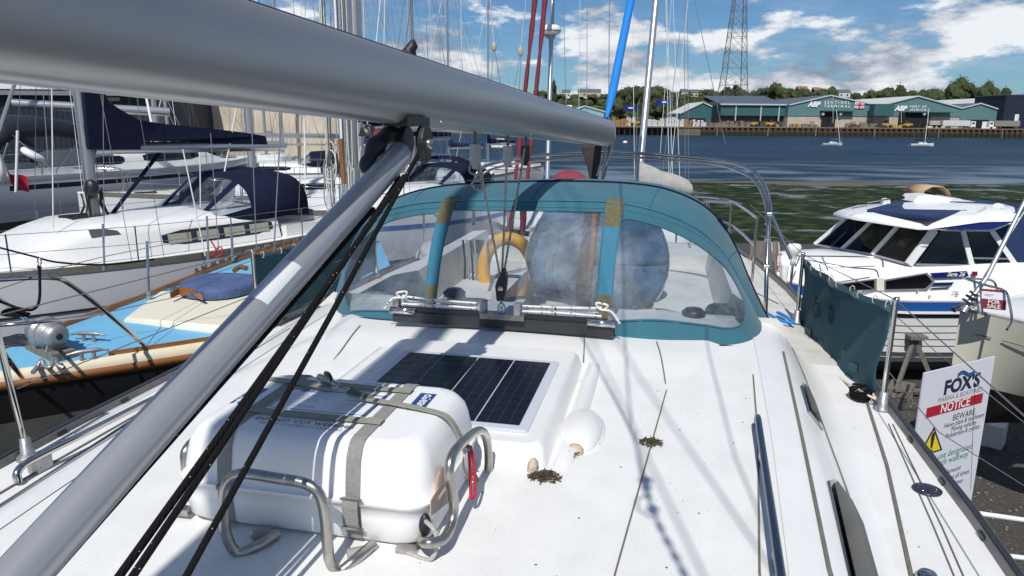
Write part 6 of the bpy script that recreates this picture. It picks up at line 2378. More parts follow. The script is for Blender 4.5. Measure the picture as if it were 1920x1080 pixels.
# its bimini
bm = MB()
rr = []
for i, (t, z) in enumerate(((.03, 1.15), (.08, 1.55), (.17, 1.62), (.25, 1.50), (.30, 1.2))):
    rr.append([PC(t, 1.35 * math.copysign(abs(math.cos(a)) ** .5, math.cos(a)), z - .55 + .55 * abs(math.sin(a)) ** .5) for a in [math.pi * q / 12 for q in range(13)]])
bm.loft(rr, cyc=False).build('bimini', M['ink'], yC, world=False, solid=.02)
for t in (.08, .25):
    for s in (-1, 1):
        MB().tube([PC(t, 1.35 * s, 1.1), PC(.16, 1.45 * s, .1)], .014, 6).build('bimini_pole', M['steel'], yC, world=False)
c = atY(62, 290, 17.6)
for (px, py, Y, rr_, lb) in ((62, 291, 18.2, .21, 'white ring lifebuoy leaning on the stern rail of the far left yacht'), (2, 315, 17.4, .30, 'white horseshoe lifebuoy cut by the left edge of the picture')):
    c = atY(px, py, Y)
    ax = Vector((.5, .3, .8 if rr_ < .25 else .1)).normalized()
    a1 = ax.cross(ZV).normalized()
    a2 = ax.cross(a1)
    o = MB().tube([c + a1 * rr_ * math.cos(q) + a2 * rr_ * math.sin(q) for q in [6.283 * k / 24 for k in range(24)]], .085, 10, closed=True).build('ring_lifebuoy', M['white'])
    meta(o, lb, 'lifebuoy')


def flagf(s, t):
    c = atY(-6, 300, 17.8)
    return c + Vector((s * .62, .1 * math.sin(s * 8), -.1 - .35 * s - t * (.36 - .05 * s) + .04 * math.sin(s * 9 + t * 3)))


meta(MB().grid(flagf, 16, 8).build('ensign', M['sign_red']), 'drooping red ensign at the stern of the far left yacht', 'flag')
line('ensign_staff', [atY(5, 300, 17.8), atY(14, 268, 17.8)], .018, M['alu'], 'short staff of the red ensign', 'pole')
line('backstay_tensioner', [atY(30, 360, 17.0), atY(33, 245, 17.0)], .035, M['white'], 'thick white backstay tube at the far left', 'stay')
line('backstay_wire', [atY(33, 245, 17.0), atY(41, 120, 17.0)], .008, M['wire'], 'thin wire above the white backstay tube', 'wire')
line('leaning_pole', [atY(-2, 245, 13), atY(28, 155, 13)], .035, M['alu'], 'slanting alloy pole in the top left corner under the boom', 'pole')

# ---- D and E, further yachts in the middle distance
gen_yacht(-6.3, 20.6, (-.82, -.57), 10.5, 3.3, -2.0, 'white yacht with navy sprayhood partly hidden behind the rope laden mast', hood='navy', cover=None, stripe=('ink', ((-.42, -.38),)), win=[(.42, .56, .3, .75)], toe='greywood', mast=.60)
gen_yacht(-2.9, 17.4, (-.62, -.78), 9.2, 3.1, -1.95, 'white yacht with navy sprayhood seen between kicker fitting and mainsheet', hood='navy', cover='navy', stripe=('blue_paint', ((-.42, -.32),)), win=[(.42, .56, .3, .75)], toe='greywood', mast=.60, mast_h=12, boomz=1.75)
# ---- more boats whose masts fill the sky above the boom
for (px, Y, bow, L, lb, kw) in (
        (320, 35, (.5, -.85), 10, 'yacht with bare grey mast before the beige tarpaulin shed, left one', dict(cover=None, mast_h=12)),
        (470, 31, (-.95, -.3), 10, 'yacht with bare boom before the beige tarpaulin shed, right one', dict(cover=None, mast_h=13, mr=.10)),
        (531, 44, (-.9, -.4), 9, 'distant yacht whose mast stands second from the left above the boom', dict(cover=None, mast_h=11)),
        (500, 38, (.2, -.95), 9, 'distant yacht whose mast stands furthest left above the boom', dict(cover=None, mast_h=11)),
        (683, 30, (-.4, -.9), 9.5, 'yacht whose slim mast rises right of the thick rope laden mast', dict(cover='navy', mast_h=13)),
        (776, 25.5, (-.3, -.95), 9, 'yacht whose white mast carries a black cover', dict(cover='navy', mast_h=13, mr=.065)),
        (842, 40, (-.5, -.8), 9, 'distant yacht whose mast stands left of the two pulley blocks', dict(cover='blue_canvas', mast_h=10, mr=.05)),
        (915, 47, (-.6, -.8), 8, 'small distant yacht straight above the middle of the boom', dict(cover='navy', mast_h=10, mr=.045))):
    p = atY(px, 300, Y)
    b_ = Vector(bow).normalized()
    gen_yacht(p.x - b_.x * L * .08, p.y - b_.y * L * .08, bow, L, 3.0, -2.2 if Y < 40 else -3.0, lb, detail=Y < 33, win=[(.42, .56, .3, .75)], toe='greywood', hood='navy' if Y < 32 else None, **kw)
# black sail cover tied up the white mast
c = atY(766, 95, 25.0)
meta(MB().loft([[c + Vector((r_ * math.cos(a) + dx, r_ * math.sin(a), z)) for a in [6.283 * k / 10 for k in range(10)]] for r_, z, dx in ((.10, -.8, .05), (.26, -.55, 0), (.30, -.25, -.02), (.24, 0, 0), (.22, .12, .10), (.10, .3, .14), (.03, .36, .16))]).build('mast_cover', mat('black rubbery cover', (.012, .012, .013), .5, bump=.9, bscale=6)), 'lumpy black cover wrapped round the white mast above the boom', 'cover')

# ---- F: boat with grey sail cover and leaning mast beyond our stern
yF, PF, DF = gen_yacht(2.6, 14.2, (-.15, -.99), 7.6, 2.6, -2.1, 'small white yacht moored beyond our stern, with a leaning bare mast', cover=None, mast_h=None, hood=None, win=[(.40, .52, .3, .75)])
a, b_ = dep(1197, 345, 12.2), dep(1230, 0, 12.6)
e = b_ - a
MB().tube([a - e * .35, a, b_, b_ + e * .8], .058, 14).build('leaning_mast', M['alu'], yF)
o = MB().loft([[dep(px, py0 + (py1 - py0) * (.5 - .5 * math.cos(q)), 12.1 + .0015 * (px - 1197)) + Vector((0, .12 * math.sin(q), 0)) for q in [6.283 * k / 12 for k in range(12)]] for px, py0, py1 in ((1196, 300, 350), (1206, 305, 356), (1222, 311, 356), (1240, 320, 358), (1258, 324, 360), (1275, 330, 362), (1290, 337, 366), (1296, 345, 364))]).build('sail_cover', M['grey_canvas'], yF)
for k, (px0, px1) in enumerate(((1190, 1186), (1255, 1290), (1262, 1250), (1275, 1262))):
    MB().tube([dep(px0, 345, 12.4), dep(px1, 0, 13)], .005, 4).build('halyard', M['wire_light'], yF)
# ---- G: yacht with the radar pole, and red covered dinghy engine
yG, PG, DG = gen_yacht(1.0, 19.5, (-.1, -.99), 8.5, 2.9, -2.6, 'yacht with radar pole and two maroon furled sails beyond our sprayhood', cover=None, mast_h=None, hood='navy', win=[(.40, .52, .3, .75)])
a, b_ = dep(1026, 335, 16.8), dep(1036, 0, 17.2)
e = b_ - a
MB().tube([a - e * .4, a, b_, b_ + e * .5], .052, 12).build('radar_pole', M['alu'], yG)
c = dep(1033, 56, 17.0) - Vector((0, .0, 0))
ra = MB().lathe(c, [(.001, -.11), (.18, -.10), (.225, -.06), (.235, 0), (.225, .06), (.17, .10), (.001, .115)], 20).build('radar_dome', M['white'], yG)
MB().lathe(c, [(.237, -.035), (.237, -.02)], 20).build('dome_band', M['black'], ra)
MB().prism([c + Vector((dx, -.03, dz)) for dx, dz in ((-.19, -.11), (.12, -.11), (.10, -.17), (.03, -.30), (.03, -.45), (-.04, -.45), (-.05, -.22))], (0, .06, 0)).build('radar_bracket', M['bare_alu'], yG)
for (p0_, p1_, lb) in (((965, 352), (1003, 0), 'left'), ((988, 345), (1022, 0), 'right')):
    a, b_ = dep(*p0_, 15.5), dep(*p1_, 16)
    e = b_ - a
    rr = []
    for k in range(30):
        f = -.25 + 2.0 * k / 29
        c = a + e * f
        r_ = .050 + .007 * math.sin(k * 2.1)
        rr.append([c + Vector((r_ * math.cos(q + k * .35) * (1 + .25 * math.cos(2 * q)), r_ * math.sin(q + k * .35), 0)) for q in [6.283 * z / 10 for z in range(10)]])
    meta(MB().loft(rr).build('furled_sail', M['maroon']), 'maroon furled sail, the %s of two slanting side by side' % lb, 'sail', 'two maroon furled sails')
c = atY(1068, 330, 15.5)
o = MB().grid(lambda s, t: c + Vector(((s - .5) * .72, (t - .5) * .5, .17 * math.sin(s * 3.14) ** .6 * math.sin(t * 3.14) ** .5 - .05)), 16, 10).build('red_cover', mat('faded red cover', (.26, .03, .05), .8, var=.3, vscale=9))
meta(o, 'faded red domed cover behind the sprayhood beneath the boom end', 'cover')
MB().box(c + Vector((-.05, 0, -.22)), (.5, .3, .34)).build('white_casing', M['white'], yG)

# running lines with pulley blocks against the sky
for (px, py), (pt, pb1, pb2), lb in (((926, 88), (912, 918, 950), 'left'), ((976, 97), (995, 958, 970), 'right')):
    c = dep(px, py, 11)
    t = thing('pulley_block', tuple(c), 'wooden cheeked pulley block hanging in the sky, the %s of two' % lb, 'block', 'two pulley blocks in the sky')
    MB().ball(c, (.042, .025, .072), 12, 8).build('cheek', mat('pale wood %s' % lb, (.40, .36, .28), .6), t)
    MB().tube([c + Vector((0, 0, .05)), dep(pt, -80, 11.3)], .008, 5).build('upper_line', M['wire'], t)
    MB().tube([c - Vector((0.01, 0, .05)), dep(pb1, 200, 11)], .007, 5).build('lower_line', M['wire'], t)
    MB().tube([c - Vector((-.01, 0, .05)), dep(pb2, 215, 11)], .007, 5).build('lower_line', M['wire'], t)
# loose stays and halyards crossing the sky
rg = random.Random(21)
STL = [((470, 30), (455, -60), 14), ((560, 60), (545, -40), 17), ((573, 80), (560, -40), 18), ((604, 120), (582, -40), 22), ((571, 60), (573, -40), 20), ((719, 110), (722, -40), 16), ((740, 120), (760, -40), 19), ((752, 120), (775, -40), 19),
       ((815, 140), (802, -40), 20), ((806, 140), (795, -40), 21), ((842, 150), (815, -30), 12), ((866, 160), (864, -40), 13), ((875, 160), (850, -40), 22), ((1062, 205), (1056, -40), 18), ((1085, 205), (1088, -40), 22), ((1100, 205), (1101, -40), 18), ((1141, 215), (1143, -40), 8), ((1255, 330), (1248, -40), 14), ((1285, 330), (1283, -20), 15), ((1291, 300), (1289, -40), 16), ((1237, 260), (1262, -40), 20), ((1360, 230), (1300, -10), 13), ((1240, 300), (1275, 60), 15)]
for k, (a, b_, d) in enumerate(STL):
    white = k in (5,)
    line('rigging_wire', [dep(a[0], a[1] + 40, d), dep(b_[0], b_[1], d)], (.012 if white else .0065) * (d / 14) ** .5, M['wire_light'] if (white or k % 3 == 2) else M['wire'], 'thin rigging wire crossing the sky above the boom', 'wire', 'thin rigging wires against the sky', n=4)

# ---- A: classic yacht with light blue deck at port
HA = -1.80
nearA = [(-420, 760), (-150, 730), (0, 707), (207, 677), (383, 650), (547, 623), (640, 606), (760, 570)]
farA = [(-300, 770), (-60, 690), (123, 613), (267, 560), (383, 513), (467, 483), (567, 458), (700, 430)]
NA = resample(smooth_path([onz(px, py, HA) for px, py in nearA], 6), 60)
FA = resample(smooth_path([onz(px, py, HA) for px, py in farA], 6), 60)
yA = thing('classic_yacht', tuple((NA[30] + FA[30]) / 2 + Vector((0, 0, GZ - CAMZ - HA))), 'classic wooden yacht with light blue deck, varnished rail and black topsides', 'yacht')
nrA = (NA[40] - NA[20]).cross(ZV).normalized()      # outward, towards our boat
dkA = MB().loft([[n_.lerp(f_, s) + Vector((0, 0, .05 * math.sin(s * 3.14))) for s in (0, .12, .3, .5, .7, .88, 1)] for n_, f_ in zip(NA, FA)], cyc=False)
dkA.build('deck', M['skyblue'], yA)


def side(curve, outw, zs, ins, name, m_):
    rings = []
    for i, p in enumerate(curve):
        rings.append([p + outw * a + Vector((0, 0, z)) for z, a in zip(zs, ins)])
    return MB().loft(rings, cyc=False).build(name, m_, yA)


inw = -nrA
side(NA, nrA, (.035, .035, -.030), (-.035, .030, .032), 'cream_rail', M['cream_stripe'])
side(NA, nrA, (-.030, -.030, -.092, -.092), (.032, .050, .050, .03), 'rubbing_strake', M['wood'])
side(NA, nrA, (-.092, -.24, -.36), (.03, .02, -.02), 'topsides', M['black_hull'])
side(NA, nrA, (-.36, -.9, -1.4, -1.8, -2.0), (-.02, -.12, -.35, -.75, -1.1), 'bottom', M['antifoul'])
side(FA, -nrA, (0, -.4, -1.4, -2.0), (0, 0, -.35, -1.1), 'far_topsides', M['black_hull'])
side(FA, -nrA, (0, .055, .055, 0), (-.06, -.06, 0, 0), 'varnished_rail', M['wood'])
# inner varnished rail on the near side, beginning abreast of the cleat
MB().loft([[p + nrA * a + Vector((0, 0, z)) for a, z in ((-.055, .03), (-.055, .065), (-.028, .07), (-.028, .035))] for p in NA if True][24:], smooth=False).build('inner_rail', M['wood'], yA)
# scalloped blocks along the far rail
for k in range(17):
    i = 30 + int(k * 1.5)
    if i >= 59:
        break
    p = FA[i] + nrA * .05
    d = (FA[i + 1] - FA[i]).normalized()
    pr_ = [p - d * .14 + Vector((0, 0, 0)), p + d * .14, p + d * .13 + Vector((0, 0, .11))] + [p + d * (.085 * math.cos(a)) + Vector((0, 0, .11 - .055 * math.sin(a))) for a in [math.pi * q / 6 for q in range(7)]] + [p - d * .13 + Vector((0, 0, .11))]
    MB().prism(pr_, -nrA * .05).build('scalloped_rail_block', M['wood'], yA)
zA = HA + .04
cab = [onz(px, py, HA + .085) for px, py in ((232, 596), (300, 545), (400, 515), (505, 480), (620, 500), (600, 560), (520, 596), (417, 612))]
cb = MB()
cb.loft([[p - Vector((0, 0, .09)) for p in cab], [p - Vector((0, 0, .02)) for p in cab], [p + (sum(cab, Vector()) / 8 - p) * .02 for p in cab]])
cb.build('raised_cream_deck', M['cream'], yA)
stp = [onz(px, py, HA + .091) for px, py in ((303, 546), (318, 540), (480, 536), (520, 518), (505, 483), (404, 514))]
MB().prism(stp, Vector((0, 0, .004))).build('blue_panel', M['skyblue'], yA)
hc = [onz(px, py, HA + .20) for px, py in ((330, 530), (362, 516), (400, 509), (490, 513), (492, 524), (425, 545), (345, 542))]
c0_ = sum(hc, Vector()) / 7
cvm = MB()
cvm.loft([[p + (p - c0_) * .03 - Vector((0, 0, .10)) for p in hc], [p + (p - c0_) * .04 - Vector((0, 0, .02)) for p in hc], [p for p in hc], [p.lerp(c0_, .25) + Vector((0, 0, .015)) for p in hc], [p.lerp(c0_, .6) + Vector((0, 0, .0)) for p in hc]])
o = cvm.build('hatch_cover', mat('faded blue hatch cover', (.075, .12, .27), .85, var=.35, vscale=7, bump=1.0, bscale=14))
meta(o, 'crumpled faded blue canvas cover on the hatch of the light blue deck', 'cover')
md = o.modifiers.new('s', 'SUBSURF')
md.levels = md.render_levels = 2
hn = [onz(px, py, HA + .15) for px, py in ((320, 556), (335, 549), (362, 551), (380, 560))]
MB().loft([[p + Vector((0, 0, z)) + ax_ for z, ax_ in ((-.02, Vector()), (.05 if i in (1, 2) else .03, Vector()), (.05 if i in (1, 2) else .03, nrA * -.04), (-.02, nrA * -.04))] for i, p in enumerate(hn)], smooth=False).build('wooden_handle', M['wood'], yA)
hn = [onz(px, py, HA + .2) for px, py in ((440, 507), (450, 500), (462, 503))]
MB().tube(hn, .03, 6).build('wooden_handle', M['wood'], yA)
# windlass
wcn = onz(95, 655, HA + .06) + Vector((0, 0, .13))
axw = (onz(120, 660, HA) - onz(60, 640, HA)).normalized()
wl_ = thing('anchor_windlass', tuple(wcn - Vector((0, 0, .19))), 'old silver grey anchor windlass on a wooden pad on the light blue deck', 'windlass')
s1_ = axw.cross(ZV).normalized()
MB().lathe(wcn - axw * .03, [(.001, -.16), (.085, -.16), (.10, -.12), (.10, -.04), (.125, -.03), (.125, .0), (.105, .01), (.10, .05), (.115, .06), (.115, .08), (.09, .10), (.085, .17), (.06, .19), (.03, .195), (.001, .195)], 26, (s1_, ZV, axw)).build('drum', M['bare_alu'], wl_)
MB().lathe(wcn + axw * .165, [(.001, .004), (.022, .004), (.026, 0)], 14, (s1_, ZV, axw)).build('drum_cap', M['ink'], wl_)
MB().box(wcn - Vector((0, 0, .15)) + axw * .0, (.42, .17, .07), (axw, s1_, ZV)).build('wooden_pad', M['greywood'], wl_)
for k in (-.10, .08):
    MB().prism([wcn + axw * k + s1_ * a + Vector((0, 0, b_)) for a, b_ in ((-.08, -.115), (.08, -.115), (.03, .02), (-.03, .02))], axw * .025).build('pedestal', M['bare_alu'], wl_)
crumple(wcn - axw * .42 - Vector((0, 0, .17)) , .24, .12, .08, 3, M['ink'], 'black canvas heap beside the windlass', 'canvas', 'canvas_heap')


def cleat(px0, py0, px1, py1, label):
    a, b_ = onz(px0, py0, HA + .09), onz(px1, py1, HA + .09)
    t = thing('deck_cleat', tuple((a + b_) / 2 - Vector((0, 0, .08))), label, 'cleat', 'alloy cleats on the blue deck')
    d = (b_ - a)
    MB().tube(smooth_path([a, a.lerp(b_, .25) + Vector((0, 0, .012)), a.lerp(b_, .75) + Vector((0, 0, .012)), b_], 3), [.009] * 3 + [.017] * 4 + [.009] * 3, 8).build('horn_bar', M['bare_alu'], t)
    for k in (.36, .64):
        p = a.lerp(b_, k)
        MB().tube([p - Vector((0, 0, .09)), p - Vector((0, 0, .05)), p], [.026, .016, .014], 8).build('foot', M['bare_alu'], t)


cleat(133, 627, 198, 629, 'alloy cleat further from us on the light blue deck, right of the windlass')
cleat(122, 667, 205, 656, 'alloy cleat near the cream rail of the light blue deck')
fp_ = [onz(px, py, HA + z) for px, py, z in ((62, 698, .04), (70, 688, .05), (78, 676, .09), (84, 686, .06), (95, 688, .06), (102, 672, .09), (108, 684, .06), (120, 690, .04))]
o = MB().tube(smooth_path(fp_, 4), .017, 8).build('fairlead', M['bare_alu'])
meta(o, 'curved alloy fairlead on the cream rail at the bow of the blue decked boat', 'fairlead')
# bow pulpit tubes and life lines of A
pl = thing('bow_pulpit', tuple(onz(280, 655, HA)), 'dark steel bow pulpit of the light blue decked boat', 'pulpit')
P_ = [onz(280, 656, HA), dep(225, 608, 5.3), dep(170, 562, 4.95), dep(125, 530, 4.7), dep(100, 521, 4.55), dep(50, 521, 4.4), dep(0, 524, 4.3), dep(-80, 530, 4.2)]
MB().tube(smooth_path(P_, 5), .016, 9).build('upper_tube', M['steel'], pl)
P_ = [onz(42, 708, HA), dep(20, 680, 4.3), dep(-10, 640, 4.2), dep(-60, 560, 4.1)]
MB().tube(smooth_path(P_, 5), .016, 9).build('leg', M['steel'], pl)
P_ = [dep(-20, 612, 4.3), dep(60, 605, 4.4), dep(140, 596, 4.9), dep(190, 588, 5.2)]
MB().tube(smooth_path(P_, 5), .011, 8).build('middle_tube', M['steel'], pl)
P_ = [dep(-20, 545, 4.5), dep(25, 580, 4.8), dep(55, 605, 5.2)]
MB().tube(P_, .013, 8).build('brace', M['steel'], pl)
line('life_line', [dep(190, 588, 5.2), dep(383, 545, 7), dep(560, 520, 8.2)], .0035, M['wire'], 'thin life line of the blue decked boat, lower one', 'wire')
line('life_line', [dep(190, 592, 5.2), dep(260, 560, 6), dep(470, 490, 8.2)], .0035, M['wire'], 'thin life line of the blue decked boat, upper one', 'wire')
line('mooring_wire', smooth_path([dep(-10, 545, 5), dep(200, 480, 5.5), dep(640, 400, 6.2)], 5), .0035, M['wire'], 'thin wire rising to the right across the grey topsides', 'wire')
line('black_halyard_loop', smooth_path([dep(74, 497, 4.4), dep(74, 560, 4.4), dep(62, 580, 4.4), dep(35, 578, 4.4), dep(8, 568, 4.4), dep(-20, 560, 4.4)], 6), .009, M['rope_black'], 'black rope loop hanging from a shackle at the far left', 'rope')
line('dark_sagging_rope', smooth_path([dep(-10, 462, 7), dep(60, 480, 7), dep(110, 492, 7), dep(200, 496, 7.2), dep(290, 486, 7.5)], 6), .010, M['rope_black'], 'dark rope sagging in front of the white yacht', 'rope')
for p_ in ((74, 490), (74, 502)):
    c = dep(*p_, 4.4)
    MB().tube([c + Vector((.012 * math.cos(q), 0, .018 * math.sin(q))) for q in [6.283 * k / 10 for k in range(10)]], .004, 5, closed=True).build('shackle_ring', M['steel_dull'], pl)
# heap of ropes where the pulpit meets
crumple(dep(28, 590, 4.5), .10, .05, .04, 12, M['rope_black'], 'tangle of black rope lashed on the pulpit', 'rope', 'rope_tangle')
# mast of A with its bundle of ropes
am = onz(662, 452, HA)
amx, amy = am.x, am.y
msz = CAMZ + HA
MB().loft([[Vector((amx + .13 * math.cos(q) - (z - msz) * .004, amy + .16 * math.sin(q), z)) for q in [6.283 * k / 18 for k in range(18)]] for z in (msz, CAMZ + 4, CAMZ + 9)]).build('mast', M['alu'], yA)
MB().tube([(amx - .06, amy - .19, msz + .3), (amx - .09, amy - .19, CAMZ + 8)], .020, 6).build('luff_track', M['white'], yA)
MB().tube([(amx + .02, amy - .2, msz + .2), (amx + .0, amy - .2, CAMZ + 8)], .014, 6).build('sail_track', M['wire_light'], yA)
MB().tube([dep(645, 345, 9.4), dep(638, 260, 9.3)], .035, 8).build('wooden_boom_crutch', M['wood'], yA)
for k in range(16):
    a = rg.random() * 6.28
    x_ = amx + rg.uniform(-.28, .34)
    y_ = amy - .2 + rg.uniform(-.1, .05)
    MB().tube(smooth_path([(x_ + rg.uniform(-.05, .05), y_, msz + rg.uniform(.1, .6)), (x_ + rg.uniform(-.04, .04), y_, msz + 1.1), (x_ + rg.uniform(-.06, .06), y_, CAMZ + rg.uniform(.1, .4)), (x_, y_ + .05, CAMZ + 8)], 4), rg.uniform(.007, .011), 5).build('halyard', M[rg.choice(['wire_light', 'cord', 'wire', 'rope_grey', 'wire'])], yA)
for k in range(7):
    x_ = amx + rg.choice([-.26, -.2, .25, .3]) + rg.uniform(-.03, .03)
    z_ = msz + rg.uniform(.6, 1.4)
    MB().tube([(x_ + .07 * math.cos(q), amy - .24, z_ + .22 * math.sin(q)) for q in [6.283 * j_ / 14 for j_ in range(14)]], .010, 5, closed=True).build('rope_coil', M[rg.choice(['cord', 'wire_light', 'rope_fleck'])], yA)
MB().lathe((amx + .22, amy - .1, msz + .85), [(.001, 0), (.09, 0), (.07, .05), (.075, .12), (.001, .13)], 14, (Vector((0, 1, 0)), ZV, Vector((1, 0, 0)))).build('mast_winch', M['steel_dull'], yA)
for p_, c_ in (((700, 270), 'blue_canvas'), ((712, 262), 'maroon'), ((690, 255), 'black')):
    crumple(dep(*p_, 8.6), .11, .08, .13, int(p_[0]), M[c_], 'small bundled %s cloth beside the rope laden mast' % {'blue_canvas': 'blue', 'maroon': 'dark red', 'black': 'black'}[c_], 'cloth', 'cloth_bundle')
# vertical poles / shrouds on the left
for (a, b_, d, r_, m_, lb) in (((196, 505), (193, 150), 9.6, .006, 'wire', 'thin dark shroud left of the white yacht mast'), ((100, 430), (97, 150), 11, .010, 'wire_light', 'thin pale wire left of the white yacht mast'), ((90, 300), (80, 155), 11, .007, 'wire', 'left of two thin wires at the navy shed'), ((279, 545), (283, 300), 6.5, .0, 'steel', ''), ((385, 480), (343, 280), 9.5, .009, 'wire_light', 'pale guy line sloping to the navy sprayhood'), ((376, 390), (375, 285), 10.5, .009, 'wire_light', 'upright pale line at the navy sprayhood'), ((481, 470), (470, 180), 9.5, .007, 'wire', 'thin shroud before the navy sprayhood'), ((512, 500), (528, 200), 9, .009, 'wire', 'shroud of the blue decked boat, with a chainplate on the deck'), ((410, 470), (395, 250), 9.6, .006, 'wire', 'thin halyard beside the long black window'), ((560, 400), (566, 210), 12, .006, 'wire', 'thin shroud over the beige shed'), ((285, 235), (270, 160), 16, .03, 'white', 'thick white furled forestay under the boom'), ((573, 390), (570, 210), 16, .012, 'white', 'white pole before the beige shed')):
    if r_ == 0:
        continue
    line('stay', [dep(*a, d), dep(*b_, d)], r_, M[m_], lb, 'wire', n=5)
# stanchions standing in front of the grey topsides (own port side netting posts of B)
for px, yb, yt, d in ((279, 558, 452, 7.0), (196, 505, 420, 9.0), (391, 485, 405, 9.2), (436, 487, 425, 9.2)):
    b1 = dep(px, yb, d)
    t = thing('stanchion', tuple(b1), 'thin steel guardrail post %s' % {279: 'at the light blue deck', 196: 'on the white yacht foredeck', 391: 'left of the red flecked rope', 436: 'right of the red flecked rope'}[px], 'stanchion')
    MB().tube([b1, dep(px - 3, yt, d)], .013, 7).build('post', M['steel'], t)
    MB().tube([b1 - Vector((0, 0, .01)), b1 + Vector((0, 0, .06))], .024, 8).build('foot', M['bare_alu'], t)
line('red_flecked_rope', smooth_path([dep(396, 452, 9.2), dep(405, 470, 9.2), dep(395, 482, 9.2), dep(412, 462, 9.2), dep(417, 476, 9.2), dep(405, 483, 9.2)], 5), .010, M['sign_red'], 'red and white rope tail knotted at the rail of the white yacht', 'rope')

# ---------------------------------------------------------------- sheds on the left
nsh = mat('navy corrugated shed wall', (.010, .022, .036), .6, var=.3, vscale=.6)
t = thing('boat_shed', (-33, 41, GZ), 'dark navy corrugated boat shed with a pale roof at the far left', 'shed')
Y = 40
zt_ = atY(100, 178, Y).z
xl, xr = atY(-60, 200, Y).x - 8, atY(312, 200, Y).x
MB().box(((xl + xr) / 2, Y + 6, (GZ + zt_) / 2), (xr - xl, 12, zt_ - GZ)).build('wall', nsh, t)
mm_ = MB()
x = xl
while x < xr:
    mm_.prism([(x, Y - .002, GZ), (x + .06, Y - .055, GZ), (x + .14, Y - .055, GZ), (x + .2, Y - .002, GZ)], (0, 0, zt_ - GZ - .02))
    x += .30
meta(mm_.build('wall_rib', nsh, t), kind='stuff')
MB().box(((xl + xr) / 2, Y - .25, zt_ + .12), (xr - xl + .4, .5, .3)).build('fascia', mat('grey gutter', (.16, .18, .21), .6), t)
mm_ = MB()
x = xl
while x < xr:
    mm_.prism([(x, Y - .5, zt_ + .27), (x + .12, Y - .5, zt_ + .33), (x + .24, Y - .5, zt_ + .27)], (0, 9, 2.6))
    x += .30
mm_.prism([(xl, Y - .5, zt_ + .20), (xl, Y - .5, zt_ + .27), (xl, Y + 8.5, zt_ + 2.87), (xl, Y + 8.5, zt_ + 2.80)], (xr - xl, 0, 0))
meta(mm_.build('corrugated_roof', roof_white, t), kind='stuff')
for px in (198, 215):
    p = atY(px + 2, 186, Y - .1)
    MB().box(p, (.42, .06, .18)).build('window', M['curtain'], t)
# beige tarpaulin shed
bg = mat('beige tarpaulin', (.56, .48, .38), .85, var=.10, vscale=.5, bump=.3, bscale=1.2)
t = thing('tarpaulin_shed', (-16.5, 47, GZ), 'long beige tarpaulin covered shed behind the yachts', 'shed')
Y = 46
pts = [(296, 300), (296, 214), (335, 200), (420, 197), (560, 206), (600, 210), (634, 236), (642, 330)]
pl_ = [atY(px, py, Y) for px, py in pts]
pl_[0].z = GZ
pl_[-1].z = GZ
mb = MB()


def tarp(s, tt):
    top_ = resample([atY(px, py, Y) for px, py in ((296, 205), (335, 200), (420, 197), (560, 205), (600, 210), (640, 236))], 41)
    p = top_[int(round(s * 40))]
    z = GZ + (p.z - GZ) * tt
    return Vector((p.x, Y + .04 * math.sin(s * 60) * (1 - tt * .5) + .05 * math.sin(tt * 14 + s * 9), z))


mb.grid(tarp, 40, 14)
top_ = resample([atY(px, py, Y) for px, py in ((296, 205), (335, 200), (420, 197), (560, 205), (600, 210), (640, 236))], 41)
mb.loft([[p, p + Vector((0, 5, .6)), p + Vector((0, 10, 0))] for p in top_], cyc=False)
mb.build('tarpaulin', bg, t)
# far boats afloat
def small_moored(px, py, Y, s, label, mast_top, hullm, coverm, lean=0.0):
    p = onz(px, py, -CAMZ)
    t = thing('moored_yacht', (p.x, p.y, 0), label, 'yacht', 'yachts afloat on the river')
    Lh = s
    rings = []
    for i in range(11):
        k = i / 10
        w = .85 * math.sin(math.pi * min(1, .25 + k * .75)) ** .7 if k < 1 else .02
        w = [.55, .7, .8, .86, .9, .9, .82, .7, .5, .28, .03][i]
        zz = .62 + .22 * k ** 2
        rings.append([Vector((p.x + (k - .5) * Lh, p.y + a * w, z)) for a, z in ((-1, zz), (-.95, .3), (-.6, -.1), (0, -.3), (.6, -.1), (.95, .3), (1, zz))])
    MB().loft(rings, cyc=False).loft([[r_[0], r_[-1]] for r_ in rings], cyc=False, smooth=False).build('hull', hullm, t)
    MB().prism([Vector((p.x - Lh * .12, p.y - .5, .65)), Vector((p.x + Lh * .22, p.y - .5, .68)), Vector((p.x + Lh * .12, p.y - .5, .98)), Vector((p.x - Lh * .10, p.y - .5, 1.1))], (0, 1.0, 0)).build('cabin', M['gel'], t)
    MB().prism([Vector((p.x - Lh * .04, p.y - .515, .82)), Vector((p.x + Lh * .10, p.y - .515, .82)), Vector((p.x + Lh * .09, p.y - .515, .93)), Vector((p.x - Lh * .04, p.y - .515, .95))], (0, .01, 0)).build('window', M['smoke'], t)
    mt_ = atY(mast_top[0], mast_top[1], p.y)
    mb0 = Vector((p.x + Lh * lean, p.y, .9))
    MB().tube([mb0, mt_], .075, 6).build('mast', M['white'], t)
    MB().tube([mb0 + Vector((0, 0, .75)), mb0 + Vector((-Lh * .42, 0, .8))], .13, 6).build('sail_cover', M[coverm], t)
    MB().tube([mt_, Vector((p.x + Lh * .5, p.y, .8))], .028, 4).build('forestay', M['wire'], t)
    MB().tube([mt_, Vector((p.x - Lh * .5, p.y, .7))], .02, 4).build('backstay', M['wire'], t)
    return t


